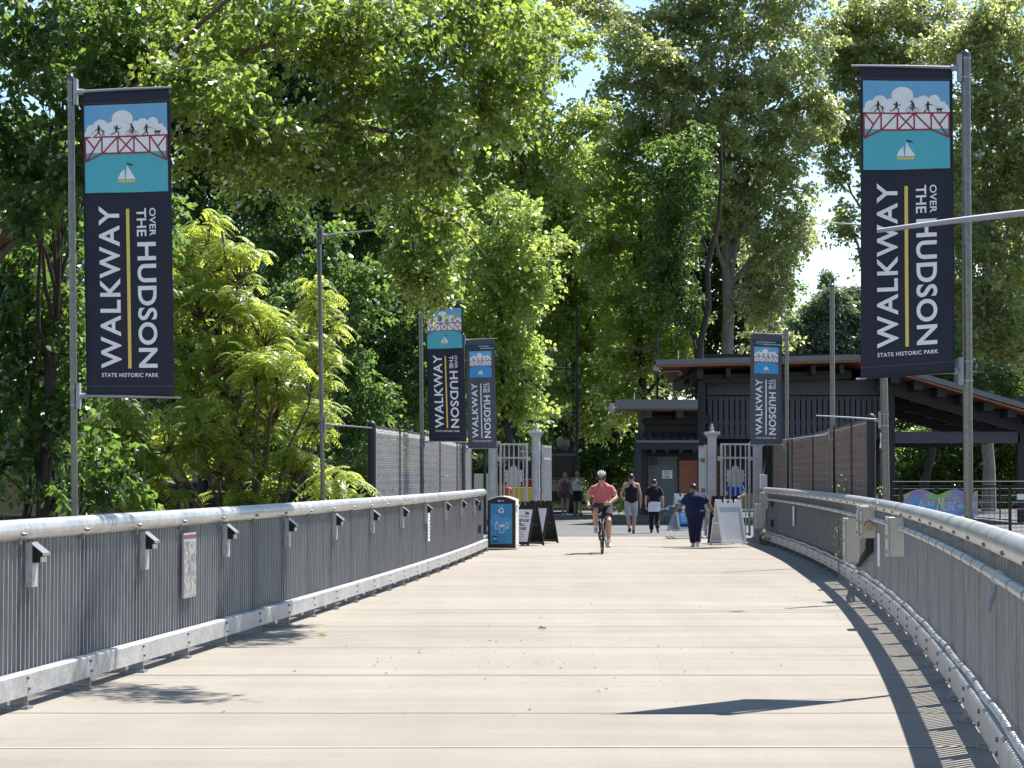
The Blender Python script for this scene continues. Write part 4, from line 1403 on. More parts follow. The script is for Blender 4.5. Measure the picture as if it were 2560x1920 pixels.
# upper roof: a nearly level slab and a plane falling to the right
xa, xp, xe = bp(1641, 1184, 77.6).x, bp(2146, 1184, 77.6).x, bp(2660, 1184, 77.6).x
za, zp = bp(1641, 899, 77.6).z, bp(2146, 886, 77.6).z
ze = bp(2660, 1036, 77.6).z
ur = MB()
slab(ur, (xa, xp), (za, zp), 77.6, 91, .19, 0, 1.3)
ur.build('roof', M['fascia'], bld, True)
ur = MB()
slab(ur, (xp + .003, xe), (zp, ze), 77.6, 93, .19)
ur.build('roof', M['fascia'], bld, True)
so = MB()
slab(so, (xa + .1, xp), (za - .194, zp - .194), 77.66, 90.9, .06, 0, 1.3)
slab(so, (xp + .003, xe - .1), (zp - .194, ze - .21), 77.66, 92.9, .06)
so.build('soffit', M['cedar'], bld, True)
bm_ = MB()
for i in range(6):
    x = xa + 1.55 + (xp - xa - 2.0) * i / 5
    z = za + (zp - za) * i / 5 - .27
    bm_.box((x, 84.2, z - .18), (.16, 12.0, .34))
for yy in (79.2, 82.2):
    bm_.beam((xa + 1.3, yy, za - .62), (xp, yy, zp - .62), .2, .30)
bm_.build('roof_beam', M['darkwood'], bld, True)
bk = MB()
xs0 = bp(1708, 1184).x
bk.add([(xs0, 78.8, za - .95), (xs0 + .01, 82, za - .95), (bp(1764, 1184).x, 80.6, 4.92), (bp(1764, 1184).x, 79.2, 4.92), (xs0, 78.8, za - .80), (xs0 + .01, 82, za - .80), (bp(1764, 1184).x, 80.6, 5.06), (bp(1764, 1184).x, 79.2, 5.06)],
       [(0, 1, 2, 3), (7, 6, 5, 4), (0, 4, 5, 1), (1, 5, 6, 2), (2, 6, 7, 3), (3, 7, 4, 0)])
bk.build('roof_bracket', M['darkwood'], bld, True)
# purlins and sloping rafters of the falling plane
pu = MB()
sl = (ze - zp) / (xe - xp)
for i in range(10):
    x = xp + .55 + i * .80
    z = zp + sl * (x - xp) - .26
    pu.box((x, 85.3, z - .16), (.30, 14.5, .30))
pu.build('purlin', M['darkwood'], bld, True)
xq = bp(2236, 1184, 79.5).x
for yy, dz in ((79.4, 0.0), (84.5, 0.0), (90.0, 0.0)):
    za_ = zp + sl * (xq - xp) - .60
    rf = MB()
    rf.beam((xq - .6, yy, za_ + .14), (xe, yy, zp + sl * (xe - xp) - .62), .22, .52)
    rf.build('rafter', M['darkwood'], bld, True)
fb = MB()
xz = bp(2548, 1184, 79.4).x
zt, zb = bp(2300, 1082, 79.4).z, bp(2300, 1108, 79.4).z
fb.box(((xq + xz) / 2, 79.4, (zt + zb) / 2), (xz - xq, .24, zt - zb))
fb.box(((xq + xz) / 2, 79.4, zt + .02), (xz - xq, .30, .03))
fb.build('tie_beam', M['screenwood'], bld, True)
fb = MB()
fb.box(((xq + xz) / 2, 92, (zt + zb) / 2), (xz - xq + 1.2, .24, zt - zb))
fb.build('tie_beam', M['darkwood'], bld, True)
for px, ww, yy in ((2229, .20, 79.4), (2556, .34, 79.4), (2229, .2, 92), (2556, .3, 92)):
    c = MB()
    x = bp(px, 1184, yy).x
    c.box((x, yy, 2.45 if px < 2300 else 2.2), (ww, .24, 4.9 if px < 2300 else 4.4))
    c.build('column', M['darkwood'], bld, True)
c = MB()
c.box((bp(2203, 1184, 79.2).x, 79.2, 2.2), (.10, .1, 4.4))
c.build('downpipe', mat('maroon downpipe', (0.10, 0.05, 0.06), 0.5), bld, True)
# slatted screen
sx0, sx1 = bp(1768, 1184).x, bp(2222, 1184).x
szt, szb = bp(1800, 994).z, bp(1800, 1094).z
s = MB()
n = 33
for i in range(n):
    x = sx0 + (sx1 - sx0) * (i + .5) / n
    s.box((x, YB - .03, (szt + szb) / 2), (.148, .035, szt - szb))
s.build('screen_boards', M['screenwood'], bld, True)
s = MB()
for z in (szt - .02, szb + .03, szb + .52):
    s.box(((sx0 + sx1) / 2, YB + .04, z), (sx1 - sx0, .09, .14))
s.box(((sx0 + sx1) / 2, YB + .05, szt + .35), (sx1 - sx0, .1, .52))
s.build('screen_rail', M['screenwood'], bld, True)
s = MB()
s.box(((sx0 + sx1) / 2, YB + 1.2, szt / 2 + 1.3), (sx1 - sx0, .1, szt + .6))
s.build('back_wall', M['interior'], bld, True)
s = MB()
s.box((bp(1806, 1184, 80.4).x, 80.4, 1.35), (.5, .12, 2.7))
s.build('plank_wall', M['brownwall'], bld, True)
kb = MB()
kx0, kx1 = bp(1594, 1184, 78.6).x, bp(1700, 1184, 78.6).x
kb.box((bp(1596, 1184, 78.8).x + .15, 79.0, .13), (.9, .6, .26))
kb.build('concrete_plinth', M['asphalt'], bld, True)
# mast with a flat arm on the lower roof, lightning rods, cameras
ms = thing('roof_mast', 'thin black mast with a flat dark arm rising from the lower roof', 'mast', tuple(bp(1643, 1000, 80.5)))
MB().cyl(bp(1643, 1000, 80.5), bp(1643, 838, 80.5), .05, .035, 8).build('shaft', M['black_paint'], ms, True)
mm = MB()
mm.beam(bp(1640, 874, 80.5), bp(1572, 872, 80.5), .12, .06)
mm.beam(bp(1572, 872, 80.5), bp(1532, 873, 80.5), .34, .03)
mm.beam(bp(1640, 850, 80.5), bp(1608, 866, 80.5), .02, .02)
mm.build('arm', M['black_paint'], ms, True)
for (px, py0, py1, lab) in ((1696, 897, 875, 'short pale lightning rod on the edge of the upper pavilion roof'), (1586, 998, 981, 'short pale lightning rod on the edge of the lower pavilion roof')):
    tag(MB().cyl(bp(px, py0, 78), bp(px, py1, 78), .018, .012, 6).build('lightning_rod', M['white_plastic']), lab, 'rod')
for (px, py, yy, lab) in ((1642, 924, 77.9, 'white security camera under the left end of the upper pavilion roof'), (1530, 1021, 77.5, 'white dome security camera at the tip of the lower pavilion roof')):
    c = bp(px, py, yy)
    t = thing('security_camera', lab, 'camera', tuple(c))
    b = MB()
    b.box((0, 0, .08), (.16, .16, .16))
    b.lathe([(.10, .0), (.12, .08), (.09, .16)], (-.02, -.02, -.05), 12)
    b.build('mount', M['camgrey'], t, bevel=0.01)
    b = MB()
    b.ball((-.02, -.03, -.10), .085, 12)
    b.build('camera_dome', M['camgrey'] if py > 1000 else M['darkgrey'], t)
    b = MB()
    b.beam((.05, 0, .05), (.20, .1, .03), .03, .03)
    b.build('bracket', M['camgrey'], t)
sc_ = bp(1702, 935, 78.5)
tag(MB().tube([bp(1655, 930, 78.6), bp(1700, 928, 78.6), bp(1704, 936, 78.6), bp(1698, 936, 78.5)], .022, 8).build('floodlight_bracket', M['camgrey']), 'slim pale bracket with a small hooked floodlight below the upper roof', 'floodlight')
vp = bp(2395, 925, 79)
tag(MB().lathe([(.13, -.5), (.13, .3), (.10, .32), (.10, .36)], vp, 14).build('roof_vent', M['fascia']), 'pale vent pipe standing on the falling pavilion roof behind the near pole', 'vent')

# ------------------------------------------------------------------ black wire fence with painted cloth
YF = 64.0
ft = thing('wire_fence', 'black wire mesh fence under the open side of the pavilion', 'fence', (12, YF, 0))
fx0, fx1 = P(2232, 1184, YF).x, P(2680, 1184, YF).x
for px in (2252, 2340, 2430, 2524, 2610):
    x = P(px, 1184, YF).x
    MB().box((x, YF, .68), (.075, .075, 1.36)).build('post', M['black_paint'], ft, True)
wv_ = MB()
for i in range(12):
    wv_.beam((fx0, YF, .08 + i * .115), (fx1, YF, .08 + i * .115), .012, .012 if i < 11 else .05)
i = 0
x = fx0
while x < fx1:
    wv_.beam((x, YF + .01, .05), (x, YF + .01, 1.34), .008, .008, up=(0, 1, 0))
    x += .15
wv_.build('wire_mesh', M['black_paint'], ft, True)
hf = MB()
hf.cyl(P(2232, 1205, 72), P(2680, 1204, 72), .025, n=6)
for px in (2300, 2400, 2500, 2600):
    hf.cyl(P(px, 1300, 72), P(px, 1205, 72), .025, n=6)
for q in range(4):
    hf.cyl(P(2232, 1222 + q * 17, 72), P(2680, 1222 + q * 17, 72), .010, n=5)
tag(hf.build('wire_fence', M['black_paint']), 'second thin black rail fence farther back inside the pavilion', 'fence')
sg_ = tag(MB().box((P(2552, 1242, YF).x, YF - .04, P(2552, 1242, YF).z), (.22, .01, .16)).build('fence_sign', M['white_print']), 'small pale sign wired to the black fence near its outer post', 'sign')
def rainbow():
    m, nt, b = nodes_of('tie dyed cloth')
    N, L = nt.nodes, nt.links
    tc = N.new('ShaderNodeTexCoord')
    nz = N.new('ShaderNodeTexNoise')
    nz.inputs['Scale'].default_value = 1.5
    nz.inputs['Detail'].default_value = 3
    nz.inputs['Distortion'].default_value = 0.8
    L.new(tc.outputs['Object'], nz.inputs['Vector'])
    sx = N.new('ShaderNodeSeparateXYZ')
    L.new(tc.outputs['Object'], sx.inputs[0])
    ad = N.new('ShaderNodeMath')
    ad.operation = 'MULTIPLY_ADD'
    ad.inputs[1].default_value = 0.55
    L.new(sx.outputs['Z'], ad.inputs[0])
    L.new(nz.outputs['Fac'], ad.inputs[2])
    r = N.new('ShaderNodeValToRGB')
    el = r.color_ramp.elements
    el[0].position, el[0].color = 0.30, (0.62, 0.10, 0.30, 1)
    el[1].position, el[1].color = 0.95, (0.36, 0.50, 0.10, 1)
    for p_, c_ in ((0.42, (0.42, 0.16, 0.50, 1)), (0.55, (0.16, 0.22, 0.55, 1)), (0.66, (0.10, 0.45, 0.58, 1)), (0.76, (0.36, 0.22, 0.50, 1)), (0.85, (0.30, 0.50, 0.20, 1))):
        e = el.new(p_)
        e.color = c_
    L.new(ad.outputs[0], r.inputs['Fac'])
    L.new(r.outputs[0], b.inputs['Base Color'])
    b.inputs['Roughness'].default_value = 0.8
    return m
cx0, cx1 = P(2258, 1184, YF).x, P(2443, 1184, YF).x
zb, zt = 0.52, 1.24
cb = thing('painted_cloth', 'rainbow tie dyed cloth with white script wired to the black fence', 'banner', (cx0, YF - .06, zb))
n = 40
def ctop(u):
    return (zt - zb) - .14 + .16 * abs(math.sin(2.0 * math.pi * (u * 1.05 + .02))) ** 1.3 * (1 if u < .95 else 1) + (.08 if u > .93 else 0)
CW = cx1 - cx0
b = MB()
vs = []
for j in range(9):
    for i in range(n + 1):
        u = i / n
        vs.append((u * CW, .018 * math.sin(u * 19), ctop(u) * j / 8))
k = len(vs)
vs += [(x, y + .006, z) for x, y, z in vs]
fs = [(j * (n + 1) + i, j * (n + 1) + i + 1, (j + 1) * (n + 1) + i + 1, (j + 1) * (n + 1) + i) for j in range(8) for i in range(n)]
b.add(vs, fs + [tuple(k + q for q in f[::-1]) for f in fs], 0, True)
b.build('cloth', rainbow(), cb)
lt = MB()
for s_, u0, u1, z0, z1 in (('Just', .17, .42, .22, .46), ('Music', .44, .70, .15, .52), ('the', .73, .83, .22, .34), ('Pa', .85, .95, .2, .46)):
    v2, f2 = fit_text(s_, u0 * CW, z0, u1 * CW, z1, 0, shear=.42, bold=-0.014)
    lt.add([(x, -.030, z) for x, z in v2], f2)
lt.build('lettering', M['white_print'], cb)

# ------------------------------------------------------------------ food truck and things behind the gate
YT = 97.0
tx0, tx1 = P(1318, 1184, YT).x, P(1446, 1184, YT).x
M['truck'] = mat('dark green-black truck body', (0.010, 0.014, 0.018), 0.5, 0.0)
M['glass'] = mat('dark tinted glass', (0.006, 0.008, 0.011), 0.25, 0, 0.05, spec=0.3)
tk = thing('food_truck', 'dark food truck with a mushroom roof vent and a funnel cake banner', 'food truck', ((tx0 + tx1) / 2, YT, 0))
W2 = tx1 - tx0
b = MB()
prof = [(-W2 / 2, .55), (W2 / 2, .55), (W2 / 2, 2.55)] + [(W2 / 2 - W2 * i / 10, 2.55 + .22 * math.sin(math.pi * i / 10)) for i in range(1, 10)] + [(-W2 / 2, 2.55)]
b.prism(prof, (0, 0, 0), (1, 0, 0), (0, 0, 1), 5.5, n=(0, 1, 0))
b.build('body', M['truck'], tk, bevel=0.05)
g = MB()
g.box((0, -.02, 2.0), (W2 - .3, .03, .86))
g.build('windscreen', M['glass'], tk, bevel=0.01)
g = MB()
g.box((0, -.03, 2.50), (W2 - .05, .07, .12))
g.box((0, -.05, 1.52), (W2 - .2, .08, .06))
g.build('trim_band', mat('dull grey trim', (0.10, 0.105, 0.10), 0.5), tk, bevel=0.01)
g = MB()
g.box((0, -.06, .60), (W2, .14, .18))
g.build('bumper', M['black_plastic'], tk, bevel=0.02)
for sx in (-1, 1):
    wv2 = MB()
    wv2.cyl((sx * (W2 / 2 - .18) - .12, .9, .40), (sx * (W2 / 2 - .18) + .12, .9, .40), .40, n=24)
    ww = wv2.build('wheel', M['rubber'], tk)
    MB().cyl((sx * (W2 / 2 - .18) - .125, .9, .40), (sx * (W2 / 2 - .18) + .125, .9, .40), .2, n=16).build('rim', M['steel'], ww)
    hl = MB()
    hl.cyl((sx * (W2 / 2 - .25), -.01, .86), (sx * (W2 / 2 - .25), -.06, .86), .09, n=14)
    hl.build('headlight', M['steel'], tk)
v = MB()
vx = P(1410, 1184, YT).x - (tx0 + tx1) / 2
v.lathe([(.20, 2.62), (.20, 2.82), (.25, 2.84), (.26, 2.86), (.27, 2.92), (.27, 3.12), (.25, 3.16), (.12, 3.17)], (vx, 1.2, 0), 18)
v.cyl((vx - .08, 1.15, 3.17), (vx - .08, 1.15, 3.32), .02, n=6)
v.cyl((vx + .08, 1.15, 3.17), (vx + .08, 1.15, 3.30), .02, n=6)
v.build('roof_vent', mat('dull green vent', (0.16, 0.18, 0.15), 0.5), tk)
bn = MB()
bn.box((.42, -.062, 1.20), (1.22, .012, .48))
bn.build('menu_banner', mat('dusty mauve cloth', (0.26, 0.20, 0.21), 0.8), tk)
tt = MB()
for s_, x0, x1, z0, z1 in (('FUNNEL', .0, 1.1, 1.24, 1.40), ('CAKES', .30, 1.1, 1.0, 1.17)):
    v2, f2 = fit_text(s_, x0 - .15, z0, x1 - .15, z1, 0, bold=.03)
    tt.add([(x, -.070, z) for x, z in v2], f2)
tt.build('banner_lettering', mat('dark red print', (0.12, 0.03, 0.03), 0.7), tk)
# yellow cloth stall, red drape, pale cabinet
M['yellowcloth'] = mat('mustard yellow cloth', (0.45, 0.36, 0.03), 0.8, 0, 0.2, 3)
M['redcloth'] = mat('dark red cloth', (0.24, 0.015, 0.02), 0.8, 0, 0.2, 3)
p = P(1298, 1232, 72)
yt = thing('draped_table', 'table draped in mustard yellow cloth behind the barred gate', 'table', (p.x + .1, 72, 0))
b = MB()
for i in range(16):
    pass
pr = [(-.45 + .9 * i / 24, .012 * math.sin(i * 1.9)) for i in range(25)]
b.add([(x, -.35 + y, .02) for x, y in pr] + [(x, -.35 + y * .2, 1.24) for x, y in pr], [(i, i + 1, 26 + i, 25 + i) for i in range(24)], 0, True)
b.box((0, 0.0, 1.25), (.9, .72, .02))
b.box((-.452, 0, .63), (.008, .7, 1.22))
b.box((.452, 0, .63), (.008, .7, 1.22))
b.build('cloth', M['yellowcloth'], yt)
lg_ = MB()
for sx in (-.4, .4):
    for sy in (-.3, .3):
        lg_.cyl((sx, sy, 0), (sx, sy, 1.24), .02, n=8)
lg_.build('leg', M['steel'], yt)
p = P(1326, 1210, 73)
b = MB()
b.add([(x, y, z) for z in (0.05, 1.5) for x, y in [(p.x - .28 + .52 * i / 16, 73 + .03 * math.sin(i * 1.7)) for i in range(17)]], [(i, i + 1, 18 + i, 17 + i) for i in range(16)], 0, True)
b.cyl((p.x - .3, 73.02, 1.5), (p.x + .26, 73.02, 1.5), .02, n=8)
tag(b.build('red_drape', M['redcloth']), 'dark red hanging drape behind the yellow clothed table', 'drape')
p = P(1270, 1226, 71)
b = MB()
b.ball((p.x, 71, p.z), .13, 14)
b.cyl((p.x, 71, p.z - .13), (p.x, 71, 0), .012, n=6)
tag(b.build('red_marker', mat('orange red ball', (0.42, 0.04, 0.02), 0.5)), 'orange red round marker on a thin stake seen through the gate bars', 'marker')
p = P(1208, 1190, 74)
ct = thing('pale_cabinet', 'pale yellowish cabinet between the slatted fence and the first gate pillar', 'cabinet', (p.x, 74.5, 0))
MB().box((0, 0, .95), (.62, .5, 1.5)).build('body', mat('pale yellow metal', (0.50, 0.50, 0.36), 0.5), ct, bevel=0.01)
d = MB()
d.box((0, -.258, 1.3), (.58, .012, .7))
d.box((0, -.258, .62), (.58, .012, .56))
d.build('door_panel', mat('pale yellow door', (0.48, 0.49, 0.38), 0.5), ct)
MB().box((0, 0, .1), (.64, .52, .2)).build('plinth', M['black_plastic'], ct)
# tall black lamp post beyond the gate, thin black post left
for (px, ptop, yy, r, lab) in ((1442, 775, 95.5, .068, 'tall plain black lamp post rising behind the standing couple'), (1212, 1118, 64, .05, 'thin black fence post beside the first gate pillar')):
    b = P(px, 1184, yy)
    tp = P(px, ptop, yy)
    t = thing('black_post', lab, 'post', (b.x, yy, 0))
    m = MB()
    m.cyl((0, 0, 0), (0, 0, tp.z), r, r * .8, 12)
    m.build('shaft', M['black_paint'], t)
    m = MB()
    m.lathe([(r * 2, 0), (r * 2, .06), (r * 1.4, .1), (r * 1.2, .45), (r, .5)], (0, 0, 0.001), 14)
    m.build('base', M['black_paint'], t)
    if px > 1400:
        za_ = P(px, 921, yy).z
        MB().cyl((0, 0, za_), (-.90, 0, za_ + .01), .032, .026, 8).build('arm', M['black_paint'], t)
    m = MB()
    m.lathe([(r * 1.0, 0), (r * 1.1, .05), (r * .5, .14), (.01, .18)], (0, 0, tp.z), 12)
    m.build('cap', M['black_paint'], t)
# ------------------------------------------------------------------ people
def fuse(mb, name, material, parent, voxel=0.011, smooth=3, kind=None):
    """melt overlapping solids into one continuous surface"""
    me = bpy.data.meshes.new(name)
    me.from_pydata(mb.v, [], mb.f)
    bm = bmesh.new()
    bm.from_mesh(me)
    bmesh.ops.recalc_face_normals(bm, faces=bm.faces)
    bm.to_mesh(me)
    bm.free()
    tmp = bpy.data.objects.new('tmp', me)
    col.objects.link(tmp)
    r = tmp.modifiers.new('r', 'REMESH')
    r.mode = 'VOXEL'
    r.voxel_size = voxel
    if smooth:
        s = tmp.modifiers.new('s', 'SMOOTH')
        s.iterations = smooth
        s.factor = 0.5
    dg = bpy.context.evaluated_depsgraph_get()
    m2 = bpy.data.meshes.new_from_object(tmp.evaluated_get(dg))
    bpy.data.objects.remove(tmp)
    m2.name = name
    m2.materials.clear()
    m2.materials.append(material)
    m2.polygons.foreach_set('use_smooth', [True] * len(m2.polygons))
    o = bpy.data.objects.new(name, m2)
    col.objects.link(o)
    o.parent = parent
    return o

def limb(mb, p0, p1, r0, r1, ball0=True, ball1=True, n=12, oval=1.0):
    mb.cyl(p0, p1, r0, r1, n)
    if ball0:
        mb.ball(p0, r0 * 0.995, n)
    if ball1:
        mb.ball(p1, r1 * 0.995, n)

def spine_loft(mb, pts, secs, n=20, lat=(1, 0, 0), caps=True):
    """pts: pelvis, mid, neck; secs: (t, rx, ry, forward offset)"""
    a, b, c = [Vector(p) for p in pts]
    vs = []
    lat = Vector(lat).normalized()
    for t, rx, ry, fo in secs:
        p = a * (1 - t) ** 2 + b * 2 * t * (1 - t) + c * t * t
        d = ((b - a) * (1 - t) + (c - b) * t).normalized()
        fw = d.cross(lat).normalized()
        if fw.y < 0 and abs(fw.y) > 0.2:
            fw = -fw
        for k in range(n):
            q = 2 * math.pi * k / n
            cx, sy = math.cos(q), math.sin(q)
            cx = math.copysign(abs(cx) ** 0.85, cx)
            vs.append(p + lat * cx * rx + fw * (sy * ry + fo))
    m = len(secs)
    fs = [(i * n + k, i * n + (k + 1) % n, (i + 1) * n + (k + 1) % n, (i + 1) * n + k) for i in range(m - 1) for k in range(n)]
    if caps:
        fs += [tuple(range(n - 1, -1, -1)), tuple(range((m - 1) * n, m * n))]
    mb.add(vs, fs, 0, True)

TORSO = [(-.14, .095, .085, 0), (-.05, .150, .108, -.006), (.06, .165, .118, -.008), (.20, .152, .105, 0), (.36, .143, .098, .006), (.54, .152, .106, .010), (.70, .166, .112, .006), (.81, .160, .100, 0), (.90, .112, .080, -.004), (.97, .066, .060, -.004), (1.04, .056, .054, 0)]
SKIN = {'tan': mat('tanned skin', (0.40, 0.22, 0.15), 0.5, 0, 0.08, 12), 'brown': mat('brown skin', (0.27, 0.14, 0.09), 0.5, 0, 0.08, 12), 'fair': mat('fair skin', (0.50, 0.29, 0.21), 0.5, 0, 0.08, 12)}
def cloth_mat(name, c, var=0.16):
    return mat(name, c, 0.85, 0, var, 7, 0.9, 13, spec=0.2, sheen=0.15)
HAIR = {'black': mat('black hair', (0.010, 0.008, 0.007), 0.45, 0, 0.3, 30), 'blond': mat('blond hair', (0.36, 0.20, 0.09), 0.5, 0, 0.3, 30), 'grey': mat('grey hair', (0.20, 0.19, 0.18), 0.5, 0, 0.3, 30)}
EYE = mat('dark eye', (0.02, 0.015, 0.012), 0.25)
LIP = mat('lips', (0.30, 0.12, 0.10), 0.5)

def hand(mb, wrist, hd, side_ax, curl, sgn):
    """palm, four fingers of different lengths, thumb from the side of the palm"""
    hd = Vector(hd).normalized()
    sx = Vector(side_ax)
    sx = (sx - hd * sx.dot(hd)).normalized()
    nz = hd.cross(sx).normalized() * sgn
    w = Vector(wrist)
    pe = w + hd * 0.085
    for k in (-1, -.3, .3, 1):
        limb(mb, w + sx * k * .018, pe + sx * k * .030, .016, .0125, n=8)
    for i, L in enumerate((.066, .076, .072, .055)):
        b = pe + sx * (.030 - .020 * i)
        d1 = (hd + nz * curl * .55 + sx * (.10 - .07 * i)).normalized()
        m = b + d1 * L * .55
        d2 = (hd + nz * curl * 1.9).normalized()
        limb(mb, b, m, .0100, .0092, n=8)
        limb(mb, m, m + d2 * L * .5, .0092, .0078, n=8)
    tb = w + hd * .028 + sx * .026
    t1 = tb + (hd * .55 + sx * .75 + nz * .25).normalized() * .042
    limb(mb, tb, t1, .0135, .0105, n=8)
    limb(mb, t1, t1 + (hd * .9 + sx * .2 + nz * (.3 + curl * .4)).normalized() * .032, .0105, .0085, n=8)

def head_geo(mb, hc, fwd, up, s=1.0):
    """skull, jaw, nose, ears; returns face frame"""
    f, u = Vector(fwd).normalized(), Vector(up).normalized()
    u = (u - f * u.dot(f)).normalized()
    r = f.cross(u)
    def at(x, y, z):
        return Vector(hc) + (r * x + f * y + u * z) * s
    def ell(c, rr, n=14):
        m = MB()
        m.ball((0, 0, 0), rr, n)
        mb.add([at(*(Vector(c) + Vector(v))) for v in m.v], m.f, 0, True)
    ell((0, -.012, .030), (.076, .094, .088))
    ell((0, .022, -.030), (.062, .070, .078))
    ell((0, .052, -.078), (.034, .034, .030))
    ell((0, .088, .018), (.052, .010, .012))
    limb(mb, at(0, .090, .006), at(0, .108, -.026), .010 * s, .015 * s, n=8)
    ell((0, .086, -.058), (.024, .012, .012))
    for sx in (-1, 1):
        ell((sx * .077, -.008, -.008), (.012, .022, .032), 10)
    return at, (r, f, u)

def face_parts(at, parent, s=1.0, glasses=False):
    e = MB()
    for sx in (-1, 1):
        e.ball(at(sx * .030, .080, .006), .0115 * s, 8)
    e.build('eyes', EYE, parent)
    m = MB()
    m.beam(at(-.022, .094, -.056), at(.022, .094, -.056), .012 * s, .009 * s)
    m.build('mouth', LIP, parent)
    if glasses:
        g = MB()
        for sx in (-1, 1):
            g.beam(at(sx * .008, .100, .008), at(sx * .056, .092, .010), .010 * s, .032 * s)
            g.beam(at(sx * .056, .090, .012), at(sx * .082, .0, .012), .006 * s, .010 * s)
        g.build('sunglasses', M['black_plastic'], parent)

def sphere_patch(mb, at, rr, keep, c=(0, -.012, .030), th=.010):
    """shell over the part of the skull for which keep(x, y, z) holds"""
    m = MB()
    m.ball((0, 0, 0), (1, 1, 1), 28)
    v = [Vector(p) for p in m.v]
    ok = [keep(*p) for p in v]
    for f in m.f:
        if all(ok[i] for i in f):
            o = [at(*(Vector(c) + Vector((v[i].x * rr[0], v[i].y * rr[1], v[i].z * rr[2])))) for i in f]
            q = [at(*(Vector(c) + Vector((v[i].x * (rr[0] - th), v[i].y * (rr[1] - th), v[i].z * (rr[2] - th))))) for i in f]
            k = len(f)
            mb.add(o + q, [tuple(range(k)), tuple(range(2 * k - 1, k - 1, -1))] + [(i, (i + 1) % k, k + (i + 1) % k, k + i) for i in range(k)], 0, True)

def shoe(mb, ank, toe_dir, s=1.0, pitch=0.0):
    d = Vector(toe_dir).normalized()
    a = Vector(ank)
    base = a + Vector((0, 0, -.062 * s))
    lat = d.cross(Vector((0, 0, 1))).normalized()
    dn = Vector((0, 0, -1)) if abs(d.z) < .5 else -d.cross(lat).normalized() * (1 if d.cross(lat).z > 0 else -1)
    heel, ball_, toe = a - d * .045 + dn * .045, a + d * .085 + dn * .052, a + d * .155 + dn * .056
    limb(mb, a + dn * -.01, heel, .045 * s, .036 * s)
    limb(mb, heel, ball_, .036 * s, .040 * s)
    limb(mb, ball_, toe, .040 * s, .030 * s)
    limb(mb, a, ball_, .042 * s, .036 * s)

